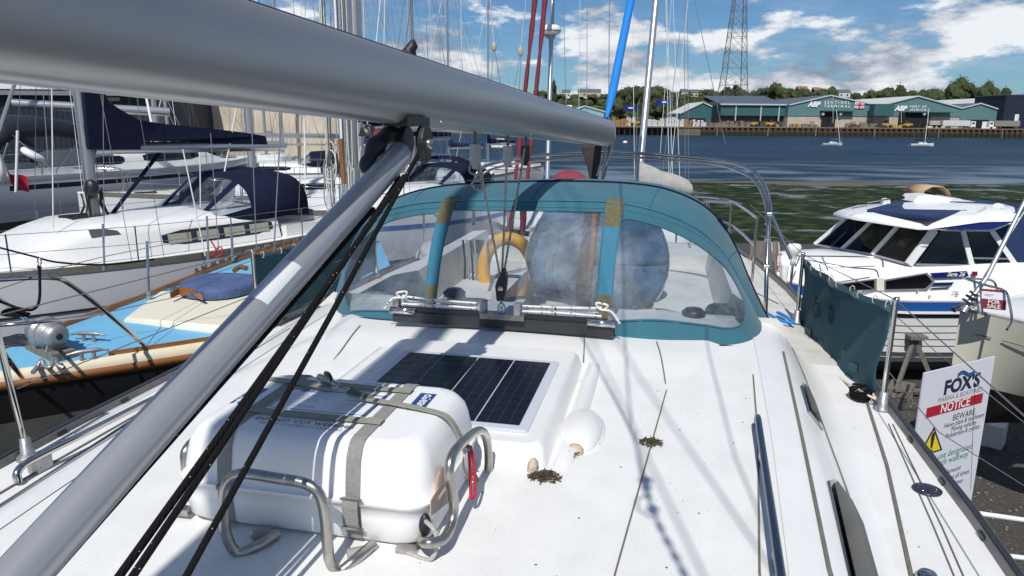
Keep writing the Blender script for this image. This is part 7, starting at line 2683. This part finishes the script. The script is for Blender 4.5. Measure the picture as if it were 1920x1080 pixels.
small_moored(1560, 273, 0, 5.4, 'small pale green hulled yacht afloat, left of the two on the river', (1568, 206), mat('pale green hull', (.45, .58, .54), .4), 'teal', .38)
small_moored(1728, 274, 0, 6.4, 'small white yacht afloat with blue boom cover, right of the two on the river', (1742, 203), M['gel'], 'navy', .12)
p = onz(940, 276, -CAMZ)
t = thing('motor_cruiser', (p.x, p.y, 0), 'small white motor cruiser afloat left of the mainsheet', 'motorboat')
MB().prism([p + Vector((dx, -.9, dz)) for dx, dz in ((-2.2, 0), (1.9, 0), (2.7, .9), (-2.2, .8))], (0, 1.8, 0)).build('hull', M['gel'], t)
MB().prism([p + Vector((dx, -.7, dz)) for dx, dz in ((-1.3, .8), (1.2, .8), (.6, 1.9), (-1.2, 1.9))], (0, 1.4, 0)).build('cabin', M['gel'], t)
MB().prism([p + Vector((dx, -.72, dz)) for dx, dz in ((-1.0, 1.2), (.8, 1.2), (.5, 1.7), (-1.0, 1.7))], (0, 1.44, 0)).build('window', M['glass'], t)
p = onz(1172, 270, -CAMZ)
t = thing('mooring_buoy', (p.x, p.y, 0), 'round red and white mooring buoy with a topmark right of the boom end', 'buoy')
MB().ball(p + Vector((0, 0, .15)), .62, 14, 8).build('lower_half', M['sign_red'], t)
MB().ball(p + Vector((0, 0, .45)), (.64, .64, .42), 14, 8).build('upper_half', M['white'], t)
MB().tube([p + Vector((0, 0, .8)), p + Vector((0, 0, 3.4))], .05, 5).build('staff', M['black'], t)
MB().box(p + Vector((0, 0, 3.1)), (1.0, .08, .08)).build('topmark', M['black'], t)
for px, py, w_, lb in ((1182, 203, 2.6, 'rectangular navy flag with a small white mark, left of the leaning mast'), (1245, 192, 3.0, 'large navy flag drooping right of the leaning mast')):
    c = atY(px, py, 130)

    def ff(s, tt, c=c, w_=w_):
        return c + Vector(((s - .5) * w_, .12 * math.sin(s * 7), (tt - .5) * 1.2 + (.45 * (s - .5) if w_ > 2.7 else 0) + .06 * math.sin(s * 9)))
    o = meta(MB().grid(ff, 12, 6).build('navy_flag', mat('royal blue flag', (.005, .018, .11), .7)), lb, 'flag')
    MB().box(c + Vector((0, -.16, .05)), (.75, .02, .22)).build('white_mark', M['white'], o)
    line('flag_pole', [c + Vector((w_ / 2, 0, 1.0)), Vector((c.x + w_ / 2, c.y, -.2))], .05, M['alu'], 'thin pole of the navy flag, %s of the leaning mast' % ('left' if px < 1200 else 'right'), 'pole')
# ================================================================ RIGHT SIDE
# ---- motor cruiser ashore
mo = thing('motor_cruiser', (8.3, 13.2, GZ), 'white cabin motor cruiser ashore with blue stripes and navy roof cover', 'motorboat')
NY = 12.0
FY = 14.5
CYm = (NY + FY) / 2
zs_ = lambda px, py, Y=NY: atY(px, py, Y).z
xs_ = lambda px, Y=NY: atY(px, 560, Y).x
XA, XB = xs_(1640), xs_(2080)
zg0 = zs_(1667, 566)
# hull stations: (x, half beam, gunwale z)
xb_ = atY(1388, 540, CYm).x
stn = []
for i in range(20):
    k = i / 19
    x = xb_ + (XB - xb_) * k
    hbm = (FY - NY) / 2 * min(1, (1 - (1 - min(1, k / .42)) ** 2.2)) + .01
    gz = zg0 + .30 * (1 - min(1, k / .42)) ** 1.6 + .06 * max(0, k - .5)
    stn.append((x, hbm, gz, k))
prof = [('blue_stripe', .0, -.155, 'blue_paint', 0, 0), ('white_band', -.155, -.20, 'white', 0, 0), ('rubbing_band', -.20, -.30, 'ink', .0, -.03)]


def mring(x, hbm, gz, offs):
    return [[Vector((x, CYm + sg * (hbm + o_), gz + z)) for z, o_ in offs] for sg in (-1, 1)]


def mstrip(name, offs, m_, sm=False):
    for s_ in (0, 1):
        MB().loft([mring(x, h_, g_, offs)[s_] for x, h_, g_, k in stn], cyc=False, smooth=sm).build(name, m_, mo)


mstrip('blue_stripe', [(0, .0), (-.165, -.005)], M['blue_paint'])
mstrip('white_band', [(-.165, -.005), (-.165, .02), (-.205, .02)], M['white'])
mstrip('rubbing_band', [(-.205, .02), (-.205, .0), (-.30, -.04)], M['ink'])
# lapstrake planks: each overlaps the one below
z = -.30
off = -.04
for k in range(7):
    h_ = .125
    mstrip('strake', [(z, off), (z - h_, off + .012 - .035 * (k > 4) * (k - 4)), (z - h_, off - .022 - .035 * (k > 4) * (k - 4))], mat('white lapstrake plank', (.56, .57, .57), .45, var=.06, vscale=2) if k == 0 else bpy.data.materials['white lapstrake plank'])
    z -= h_
    off -= .012 + .045 * (k > 3) * (k - 3)
mstrip('waterline_band', [(z, off), (z - .10, off - .05)], M['teal_dark'])
mstrip('bottom', [(z - .10, off - .05), (z - .35, off - .5), (z - .5, -1.2)], M['antifoul'], True)
# deck
MB().loft([[Vector((x, CYm + s * h_, g_ + .02 * (1 - s * s))) for s in (-1, -.5, 0, .5, 1)] for x, h_, g_, k in stn], cyc=False).build('deck', M['gel'], mo)
# gunwale moulding
mstrip('gunwale', [(0, -.0), (.03, .01), (.05, -.03), (.0, -.06)], M['gel'])
# lower cabin body with the black windows
zc0 = lambda px: zs_(px, 566)
low_t = [(1478, 500), (1560, 497), (1640, 500), (1700, 502), (1800, 498), (1900, 494), (2000, 492)]
NYc = NY + .28
lt_ = [atY(px, py, NYc) for px, py in low_t]
FYc = FY - .28
rings = []
for p in lt_:
    k = sstep(lt_[0].x, lt_[2].x, p.x)
    w_ = (FYc - NYc) / 2 * (.35 + .65 * k)
    zb_ = zg0 - .02 + .1 * (1 - k)
    rings.append([Vector((p.x, CYm - w_ - .06, zb_)), Vector((p.x, CYm - w_, p.z - .05)), Vector((p.x, CYm - w_ + .07, p.z)), Vector((p.x, CYm, p.z + .08)), Vector((p.x, CYm + w_ - .07, p.z)), Vector((p.x, CYm + w_, p.z - .05)), Vector((p.x, CYm + w_ + .06, zb_))])
MB().loft(rings, cyc=False).add(rings[0], [tuple(range(7))]).build('lower_cabin', M['gel'], mo)


def on_side(pl_, name, m_, d=.02, par=mo, Y=NYc - .055):
    q = [atY(px, py, Y) for px, py in pl_]
    # keep the panel on the sloping cabin side
    return MB().prism(q, (0, -d, 0)).build(name, m_, par)


fr_ = on_side([(1658, 524), (1738, 511), (1752, 528), (1738, 543), (1658, 545)], 'side_window', M['alu'], .02)
on_side([(1661, 527), (1736, 514), (1748, 528), (1735, 540), (1661, 542)], 'pane', M['smoke'], .006, fr_, NYc - .078)
fr_ = on_side([(1555, 533), (1642, 522), (1642, 545), (1555, 548)], 'side_window', M['alu'], .02)
on_side([(1558, 536), (1639, 525), (1639, 542), (1558, 545)], 'pane', M['smoke'], .006, fr_, NYc - .078)
on_side([(1643, 522), (1657, 521), (1657, 544), (1643, 545)], 'vent_panel', M['cream'], .015)
bs_ = on_side([(1743, 512), (1812, 508), (1816, 518), (1751, 521)], 'name_stripe', M['navy_paint'], .012)
c = atY(1792, 514.5, NYc - .075)
text('Saga 26', .105, M['white'], bs_, c, (1, 0, 0), (0, 0, 1), shear=.35, bold=.02, sx=.95)
on_side([(1752, 530), (1788, 529), (1784, 534), (1748, 535)], 'navy_dash', M['navy_paint'], .012)
on_side([(1746, 540), (1780, 538), (1778, 540.5), (1744, 542)], 'navy_dash', M['ink'], .012)
on_side([(1822, 509), (1832, 509), (1832, 517), (1822, 517)], 'dark_red_sticker', M['darkred'], .012)
for px, py in ((1686, 558), (1721, 545), (1743, 556), (1795, 552)):
    MB().ball(atY(px, py, NYc - .08), .022, 8, 5).build('deck_fitting', M['steel_dull'], mo)
text('ZR', .09, M['ink'], mo, atY(1789, 550, NYc - .10), (1, 0, 0), (0, 0, 1), shear=.3)
# wheelhouse
N1, F1, F2 = atY(1703, 496, 12.35), atY(1636, 478, 12.95), atY(1528, 459, 14.2)
N1t, F1t, F2t = atY(1752, 431, 12.45), atY(1688, 421, 12.95), atY(1590, 408, 14.1)
Bb, Bt_ = atY(1905, 500, 12.35), atY(1858, 432, 12.45)
Bb2, Bt2 = atY(1905, 500, 12.35) + Vector((0, 1.95, .02)), atY(1858, 432, 12.45) + Vector((0, 1.75, .02))
sideb = [N1, atY(1817, 498, 12.35), Bb]
sidet = [N1t, atY(1800, 432, 12.45), Bt_]
inner_m = mat('dim cabin interior', (.05, .045, .04), .9)
MB().prism([N1 + Vector((.3, .4, 0)), Bb + Vector((-.3, .4, 0)), Bb2 + Vector((-.3, -.3, 0)), F2 + Vector((.6, 0, 0))], (0, 0, .18)).build('dashboard', inner_m, mo)
gm = bpy.data.materials.new('see through cabin glass')
gm.use_nodes = True
nt = gm.node_tree
nt.nodes.clear()
o_ = nt.nodes.new('ShaderNodeOutputMaterial')
tr_ = nt.nodes.new('ShaderNodeBsdfTransparent')
tr_.inputs[0].default_value = (.30, .33, .34, 1)
gl_ = nt.nodes.new('ShaderNodeBsdfGlossy')
gl_.inputs['Roughness'].default_value = .03
fr__ = nt.nodes.new('ShaderNodeFresnel')
mx_ = nt.nodes.new('ShaderNodeMixShader')
nt.links.new(fr__.outputs[0], mx_.inputs[0])
nt.links.new(tr_.outputs[0], mx_.inputs[1])
nt.links.new(gl_.outputs[0], mx_.inputs[2])
nt.links.new(mx_.outputs[0], o_.inputs[0])


def pane(a, b_, c_, d, name='windscreen_pane', fw=.05):
    cen = (a + b_ + c_ + d) / 4
    q = [p + (cen - p).normalized() * .03 for p in (a, b_, c_, d)]
    n_ = (b_ - a).cross(d - a).normalized()
    MB().prism([p - n_ * .004 for p in q], n_ * .008).build(name, gm, mo)
    for p, q_ in ((a, b_), (c_, d)):
        MB().beam(p, q_, .04, .035, up=n_).build('window_frame', M['alu'], mo)


for a, b_, c_, d in ((F2, F1.lerp(F2, .5), F1t.lerp(F2t, .5), F2t), (F1.lerp(F2, .5), F1, F1t, F1t.lerp(F2t, .5)), (F1, N1, N1t, F1t), (sideb[0] + Vector((.12, 0, 0)), sideb[1], sidet[1], sidet[0] + Vector((.1, 0, 0))), (sideb[1] + Vector((.1, 0, 0)), Bb, Bt_, sidet[1] + Vector((.1, 0, 0))), (Bb, Bb2, Bt2, Bt_), (Bb2, F2, F2t, Bt2)):
    pane(a, b_, c_, d)
for a, b_ in ((F2, F2t), (F1.lerp(F2, .5), F1t.lerp(F2t, .5)), (F1, F1t), (N1, N1t), (sideb[1] + Vector((.04, 0, 0)), sidet[1] + Vector((.04, 0, 0))), (Bb, Bt_)):
    MB().beam(a, b_, .13 if a in (N1,) else .085, .06, up=(0, 1, 0)).build('pillar', M['gel'], mo)
MB().beam(sideb[1].lerp(sidet[1], .22), Bb.lerp(Bt_, .22), .03, .03).build('window_rail', M['alu'], mo)
# helmsman's fan / seat shapes
MB().ball(atY(1683, 462, 13.0), (.13, .12, .12), 10, 8).build('helm_instrument', M['steel_dull'], mo)
MB().box(atY(1770, 470, 13.3), (.5, .5, .5)).build('seat_back', mat('grey seat', (.16, .16, .17), .8), mo)
# roof
rn = [(1562, 404), (1600, 412), (1720, 430), (1868, 431), (1908, 413), (1909, 400)]
rfp = [(1600, 392), (1660, 386), (1720, 366), (1745, 365), (1830, 378), (1862, 388)]
bot = [atY(1562, 404, 13.6), atY(1605, 413, 12.75), atY(1722, 431, 12.15), atY(1869, 431, 12.15), atY(1911, 413, 12.2), atY(1905, 398, 13.2), atY(1885, 391, 14.6), atY(1720, 386, 14.7), atY(1600, 393, 14.5)]
topr = [p + Vector((.0, .0, .10)) + (Vector((8.0, 13.4, 0)) - Vector((p.x, p.y, 0))) * .05 for p in bot]
mid = [p + Vector((0, 0, .045)) for p in bot]
capc = sum(topr, Vector()) / len(topr)
cap = [p.lerp(capc, .35) + Vector((0, 0, .06)) for p in topr]
ro_ = MB().loft([bot, mid, topr, cap]).build('roof', M['gel'], mo)
q = [atY(1742, 430, 12.10), atY(1855, 430.5, 12.10), atY(1902, 415, 12.14), atY(1840, 416.5, 12.11)]
MB().prism(q, (0, -.012, 0)).build('roof_stripe', M['navy_paint'], mo)
nc = [(1625, 394), (1672, 381), (1722, 376), (1800, 386), (1826, 392), (1745, 407)]
h_r = capc.z - CAMZ + .065
npl = [onz(px, py, h_r - .02) for px, py in nc]
o = MB().prism([p - Vector((0, 0, .06)) for p in npl], Vector((0, 0, .08))).build('roof_cover', M['blue_canvas'], mo)
bevel(o, .02)
rr = [atY(px, py, 14.2) for px, py in ((1712, 378), (1722, 367), (1750, 366), (1840, 380), (1860, 390), (1800, 386))]
MB().prism(rr, (0, .5, .0)).build('radar_arch_wing', M['gel'], mo)
for a, b_ in (((1742, 413), (1802, 401)), ((1802, 401), (1880, 393)), ((1745, 409), (1812, 396)), ((1625, 382), (1672, 374)), ((1597, 393), (1625, 388))):
    MB().tube([atY(a[0], a[1] - 2, 12.9 if a[1] > 390 else 13.9), atY(b_[0], b_[1] - 2, 12.9 if a[1] > 390 else 13.9)], .013, 6).build('roof_rail', M['steel'], mo)
for px, py in ((1747, 408), (1775, 406), (1800, 402), (1840, 397)):
    MB().tube([atY(px, py + 4, 12.9), atY(px, py - 2, 12.9)], .012, 6).build('rail_post', M['steel'], mo)
for px, py, w_ in ((1790, 399, .5), (1670, 374, .4)):
    MB().beam(atY(px, py, 13.2), atY(px + 25, py - 4, 13.2), .05, .05).build('wiper_arm', M['black'], mo)
MB().prism([atY(px, py, 13.9) for px, py in ((1656, 386), (1669, 387), (1670, 374), (1664, 372), (1657, 374))], (0, .1, 0)).build('searchlight', M['white'], mo)
MB().lathe(atY(1749, 413, 12.5), [(.05, 0), (.03, .05), (.012, .1), (.001, .11)], 10).build('horn', M['white'], mo)
MB().lathe(atY(1870, 392, 13.2), [(.12, 0), (.11, .06), (.05, .10), (.001, .11)], 12).build('vent', M['white'], mo)
# bow rail
br_ = [atY(1493, 477, 12.9), atY(1500, 480, 12.8), atY(1590, 481, 12.3), atY(1648, 484, 12.1), atY(1656, 501, 12.1)]
MB().tube(smooth_path(br_, 4), .013, 7).build('bow_rail', M['steel'], mo)
for a, b_ in (((1541, 481), (1553, 508)), ((1500, 480), (1492, 500))):
    MB().tube([atY(*a, 12.5), atY(*b_, 12.3)], .012, 6).build('rail_post', M['steel'], mo)
MB().tube([atY(1530, 503, 12.3), atY(1640, 499, 12.1)], .009, 6).build('mid_rail', M['steel'], mo)
MB().prism([onz(px, py, -2.72) for px, py in ((1495, 478), (1545, 480), (1530, 487), (1498, 489))], Vector((0, 0, .02))).build('fore_hatch', M['glass'], mo)
# navy cockpit canopy aft
cp = [atY(1862, 388, 12.6), atY(1905, 400, 12.3), atY(1975, 400, 12.4), atY(2010, 520, 12.3), atY(1912, 525, 12.25), atY(1890, 500, 12.3), atY(1862, 432, 12.4)]
MB().prism([cp[1] + Vector((0, .05, 0)), cp[2] + Vector((0, .05, 0)), cp[3] + Vector((0, .05, 0)), cp[4] + Vector((0, .05, 0)), cp[5] + Vector((.1, .05, 0)), cp[6] + Vector((.08, .05, 0))], (0, 2.1, 0)).build('cockpit_canopy', M['blue_canvas'], mo)
o = MB().prism([atY(1798, 380, 14.8), atY(1850, 377, 14.9), atY(1990, 392, 15), atY(1990, 420, 15), atY(1870, 420, 15)], (0, .3, 0)).build('blue_tarpaulin', M['blue_canvas'])
meta(o, 'blue tarpaulin stretched behind the motor cruiser roof', 'tarpaulin')
# tender with tan canopy behind
c = atY(1755, 362, 17.5)
td = thing('small_cuddy', tuple(c - Vector((0, 0, 1))), 'small tan canvas canopy of a boat peeping over the cruiser roof', 'canopy')
MB().loft([[c + Vector((dx, dy, dz)) for dx, dz in ((-.33, -.16), (-.28, .06), (-.1, .15), (.15, .15), (.32, .02), (.36, -.06))] for dy in (0, .8)], cyc=False).build('canopy', M['tan'], td, solid=.02)
MB().prism([c + Vector((dx, -.02, dz)) for dx, dz in ((-.32, -.2), (-.26, .04), (-.02, -.02), (.1, -.2))], (0, .02, 0)).build('window', M['smoke'], td)
MB().prism([c + Vector((dx, -.1, dz)) for dx, dz in ((-.2, -.5), (.9, -.5), (.55, -.12), (.1, -.08), (-.1, -.2))], (0, .9, 0)).build('hull', M['gel'], td)
# second FOR SALE board
def sale_board(TL, TR, BR, BL, label, scale, big=True):
    cen = (TL + TR + BR + BL) / 4
    t = thing('for_sale_sign', tuple(cen - Vector((0, 0, .3))), label, 'sign')
    X_ = ((TR - TL) + (BR - BL)).normalized()
    Yv = ((TL - BL) + (TR - BR)).normalized()
    N_ = X_.cross(Yv).normalized()
    if N_.dot(Vector((0, 0, CAMZ)) - cen) < 0:
        N_ = -N_
    MB().prism([p - N_ * .004 for p in (TL, TR, BR, BL)], N_ * .004).build('board', M['darkred'], t)
    l1, l2 = TL.lerp(BL, .12), TR.lerp(BR, .12)
    l3, l4 = TL.lerp(BL, .50), TR.lerp(BR, .50)
    MB().prism([p + N_ * .0005 for p in (l1, l2, l4, l3)], N_ * .002).build('white_panel', M['sign'], t)
    H_ = (TL - BL).length
    text('FOR', H_ * .27, M['white'], t, (l3 + l4) / 2 * .74 + (BL + BR) / 2 * .26, X_, Yv, depth=.004, bold=.01)
    text('SALE', H_ * .27, M['white'], t, (l3 + l4) / 2 * .28 + (BL + BR) / 2 * .72, X_, Yv, depth=.004, bold=.01)
    text('burton', H_ * .15, M['print_grey'], t, (l1 + l3) / 2 * .68 + (l2 + l4) / 2 * .32, X_, Yv, depth=.004) if False else None
    for k in range(2):
        a = l1.lerp(l3, .42 + .16 * k)
        b_ = l2.lerp(l4, .42 + .16 * k)
        MB().beam(a.lerp(b_, .12) + N_ * .003, a.lerp(b_, .5 - .1 * k) + N_ * .003, H_ * .03, .001, up=N_).build('small_print', M['print_grey'], t)
    return t


# ---- cream hull at the right edge
HC = -2.16
ch = thing('sailing_yacht', (7.4, 9.3, GZ), 'bow of a cream hulled yacht at the right edge, carrying a for sale board', 'yacht')
bowp = onz(1800, 583, HC)
edge = [bowp, onz(1850, 592, HC), onz(1920, 608, HC), onz(2100, 655, HC)]
farE = [bowp, bowp + Vector((1.0, .62, .02)), bowp + Vector((2.1, 1.0, .02)), bowp + Vector((4.6, 1.4, .0))]
e1, e2 = resample(smooth_path(edge, 5), 20), resample(smooth_path(farE, 5), 20)
MB().loft([[a.lerp(b_, s) + Vector((0, 0, .03 * math.sin(3.14 * s))) for s in (0, .25, .5, .75, 1)] for a, b_ in zip(e1, e2)], cyc=False).build('deck', M['gel'], ch)
for ed, nm in ((e1, 1), (e2, -1)):
    MB().loft([[a + Vector((0, 0, z)) + (a.lerp(b_, .5) - a) * q_ for z, q_ in ((.02, 0), (0, 0), (-.3, .03), (-.62, .10), (-.86, .2), (-.90, .22))] for a, b_ in zip(ed, e2 if nm == 1 else e1)], cyc=False).build('topsides', M['hull_cream'], ch)
    MB().loft([[a + Vector((0, 0, z)) + (a.lerp(b_, .5) - a) * q_ for z, q_ in ((-.90, .22), (-1.2, .5), (-1.5, .95))] for a, b_ in zip(ed, e2 if nm == 1 else e1)], cyc=False).build('bottom', M['black_hull'], ch)
MB().loft([[a + Vector((0, 0, .0)), a + Vector((0, 0, .035)), a.lerp(b_, .05) + Vector((0, 0, .035)), a.lerp(b_, .05)] for a, b_ in zip(e1[1:], e2[1:])], smooth=False).build('toe_rail', M['gel_old'], ch)
q1 = [e1[3].lerp(e1[4], .5), e1[6]]
for a, b_ in ((2.2, 4.2), (5.6, 13)):
    pts_ = [e1[int(k)].lerp(e1[int(k) + 1], k - int(k)) + Vector((0, -.008, -.245)) for k in (a, (a + b_) / 2, b_)]
    MB().tube(pts_, .006, 5).build('moulded_groove', M['rubber'], ch)
ak = MB().tube([bowp + Vector((-.10, -.03, .02)), bowp + Vector((.02, 0, .07)), bowp + Vector((.2, .06, .05))], .035, 8).build('stem_fitting', M['steel'], ch)
P_ = [dep(1888, 618, 7.7), dep(1897, 600, 7.8), dep(1892, 565, 7.9), dep(1883, 545, 8.0), dep(1850, 535, 8.3), dep(1815, 524, 8.6), dep(1808, 521, 8.9), dep(1835, 523, 9.2), dep(1862, 527, 9.3), dep(1870, 545, 9.4)]
MB().tube(smooth_path(P_, 4), .0135, 8).build('pulpit', M['steel'], ch)
for a, b_ in (((1826, 524, 8.5), (1836, 588, 8.4)), ((1838, 528, 8.4), (1842, 590, 8.2))):
    MB().tube([dep(*a), dep(*b_)], .0135, 8).build('pulpit_post', M['steel'], ch)
# furling drum and forestay
a, b_ = dep(1806, 585, 8.4), dep(1830, 548, 8.4)
MB().tube([a, dep(1822, 560, 8.4), dep(1850, 520, 8.4), dep(1960, 300, 8.6)], [.035, .03, .026, .022], 8).build('forestay', M['alu'], ch)
for k in range(3):
    c = dep(1817 + 5 * k, 567 - 8 * k, 8.4)
    MB().lathe(c, [(.001, -.012), (.085 - .012 * k, -.01), (.085 - .012 * k, .01), (.001, .012)], 16, (Vector((.85, 0, -.5)), Vector((0, 1, 0)), Vector((.5, 0, .85)))).build('furling_drum', M['ink'] if k == 1 else M['steel_dull'], ch)
MB().tube([dep(1844, 520, 8.6), dep(1962, 330, 8.8)], .007, 5).build('inner_stay', M['wire_light'], ch)
sale_board(dep(1841, 541, 8.1), dep(1888, 545, 8.0), dep(1886, 582, 8.0), dep(1840, 578, 8.1), 'burgundy and white for sale board hanging in the pulpit at the right edge', .3)
sale_board(dep(1442, 476, 10.2), dep(1466, 475, 10.2), dep(1465, 510, 10.2), dep(1443, 508, 10.2), 'small burgundy and white for sale board behind our stern rail', .3)

# ---- yard notice board
sg = thing('notice_board', tuple(Vector((atY(1790, 800, 5.1).x, 5.1, GZ))), 'white yard notice board on posts with red banner and yellow warning triangle', 'sign')
TL, TR = atY(1737, 699, 4.95), atY(1868, 673, 5.35)
X_ = (TR - TL).normalized()
Wd = (TR - TL).length
X_.z = 0
X_.normalize()
TL = TL - X_ * .02
Yv = ZV
N_ = X_.cross(Yv).normalized()
if N_.dot(Vector((0, 0, CAMZ)) - TL) < 0:
    N_ = -N_
Ht = 1.28
BL = TL - ZV * Ht


def sp_(u, v):       # u across 0..1, v down in metres
    return TL + X_ * (Wd * u) - ZV * v


MB().prism([sp_(0, 0), sp_(1, -.0), sp_(1, Ht), sp_(0, Ht)], -N_ * .012).build('board', M['sign'], sg)
for u in (.15, .85):
    MB().beam(sp_(u, .05) - N_ * .045, Vector((sp_(u, 0).x - N_.x * .045, sp_(u, 0).y - N_.y * .045, GZ)), .06, .06).build('post', M['greywood'], sg)
k_ = Wd / .54
text("FOX'S", .094 * k_, M['label_blue'] if False else mat('navy print', (.012, .022, .055), .5), sg, sp_(.56, .165), X_, Yv, bold=.045, sx=1.12)
text('MARINA & BOATYARD', .034 * k_, M['print_grey'], sg, sp_(.56, .250), X_, Yv)
for dv, m_ in ((0, 'ink'), (.016, 'blue_paint')):
    wv = [sp_(.47 + .24 * q / 10, .072 + dv - .018 * math.sin(q / 10 * 6.28)) + N_ * .003 for q in range(11)]
    MB().tube(wv, .0045 if m_ == 'ink' else .007, 5).build('wave_mark', M[m_], sg)
rb_ = MB().prism([sp_(.10, .285) + N_ * .001, sp_(.90, .285) + N_ * .001, sp_(.90, .365) + N_ * .001, sp_(.10, .365) + N_ * .001], N_ * .002).build('red_banner', M['sign_red'], sg)
text('NOTICE', .062 * k_, M['white'], rb_, sp_(.50, .325), X_, Yv, depth=.005, bold=.02)
text('BEWARE', .046 * k_, M['ink'], sg, sp_(.66, .43), X_, Yv)
for i, s_ in enumerate(('Heavy plant & machinery', 'Moving vehicles', 'Pedestrians & cyclists')):
    text(s_, .036 * k_, M['ink'], sg, sp_(.68, .478 + .046 * i), X_, Yv, shear=.15, sx=.88)
tri = MB().prism([sp_(.24, .455) + N_ * .001, sp_(.41, .675) + N_ * .001, sp_(.06, .675) + N_ * .001], N_ * .002).build('warning_triangle', M['ink'], sg)
MB().prism([sp_(.238, .485) + N_ * .0035, sp_(.375, .662) + N_ * .0035, sp_(.10, .662) + N_ * .0035], N_ * .001).build('yellow_field', M['yellow'], tri)
text('!', .15 * k_, M['ink'], tri, sp_(.238, .600), X_, Yv, depth=.006, bold=.03)
text('Please use designated', .050 * k_, M['green_ink'], sg, sp_(.50, .725), X_, Yv, sx=.92)
text('footpath walkway', .050 * k_, M['green_ink'], sg, sp_(.52, .785), X_, Yv, sx=.92)
for i, s_ in enumerate(('dismount', 'supervised at all times', 'all times')):
    text(s_, .038 * k_, M['ink'], sg, sp_((.62, .60, .70)[i], .885 + .062 * i), X_, Yv, shear=.15, sx=.9)
MB().lathe(sp_(.80, 1.13) + N_ * .002, [(.001, .002), (.03, .002)], 14, (X_, Yv, N_)).build('small_logo', M['ink'], sg)

# ---- white barrier rails
wb = thing('barrier_rail', tuple(Vector((3.9, 4.9, GZ))), 'low white tubular barrier below the notice board', 'barrier')
for a, b_ in (((1822, 961), (1990, 985)), ((1885, 1042), (2050, 1062))):
    MB().tube([atY(*a, 4.9), atY(*b_, 5.0)], .020, 8).build('rail', M['white'], wb)
for px in (1826, 1985):
    p = atY(px, 965, 4.9)
    MB().tube([Vector((p.x, 4.9, GZ)), p], .022, 8).build('post', M['white'], wb)
# ---- blocks, props and trestles under the boats
rg = random.Random(17)
for px, py, sz, m_, lb in ((1772, 728, (.35, .3, .22), 'gel_old', 'pale concrete block under the cream hull, left one'), (1858, 772, (.3, .35, .35), 'gel_old', 'pale concrete block under the cream hull, right one'), (1690, 690, (.5, .4, .16), 'greywood', 'timber keel block left of the notice board')):
    c = onz(px, py + 40, -4.6 + sz[2] / 2)
    a = rg.random()
    o = MB().box(c, sz, (Vector((math.cos(a), math.sin(a), 0)), Vector((-math.sin(a), math.cos(a), 0)), ZV)).build('keel_block', M[m_])
    bevel(o, .015)
    meta(o, lb, 'block')
for (x, y, lb) in ((7.0, 11.7, 'left'), (10.3, 11.7, 'right')):
    t = thing('boat_trestle', (x, y, GZ), 'grey steel boat trestle under the motor cruiser, %s one' % lb, 'trestle', 'trestles under the motor cruiser')
    for dx in (-.4, .4):
        MB().beam((x + dx, y, GZ), (x, y + .3, GZ + 1.0), .06, .06).build('leg', M['rubber'], t)
    MB().beam((x - .4, y, GZ + .15), (x + .4, y, GZ + .15), .05, .05).build('brace', M['rubber'], t)
    MB().box((x, y + .3, GZ + 1.03), (.3, .3, .06)).build('pad', M['greywood'], t)
# pebbles scattered on the yard ground near the notice board
pm = MB()
for k in range(1400):
    x, y = rg.uniform(2.0, 9), rg.uniform(2.5, 12)
    s_ = rg.uniform(.008, .03)
    c = Vector((x, y, GZ + s_ * .3))
    pm.ball(c, (s_ * rg.uniform(.7, 1.3), s_, s_ * .6), 5, 3)
for k in range(500):
    x, y = rg.uniform(-7, -2.4), rg.uniform(2.0, 8)
    s_ = rg.uniform(.008, .028)
    pm.ball(Vector((x, y, GZ + s_ * .3)), (s_, s_, s_ * .6), 5, 3)
meta(pm.build('pebbles', mat('pale pebbles', (.22, .21, .19), .9, var=.6, vscale=40)), 'pale pebbles scattered over the dark yard gravel', kind='stuff')
# black mooring lines from cream hull across the picture
line('dark_wire', [dep(1655, 570, 6.5), dep(1755, 660, 6), dep(1930, 800, 5)], .004, M['wire'], 'dark wire slanting across the motor cruiser to the notice board', 'wire')
line('dark_wire', [dep(1660, 690, 4.2), dep(1760, 810, 4.1), dep(1935, 920, 4.0)], .003, M['wire'], 'thin dark wire passing in front of the notice board', 'wire')
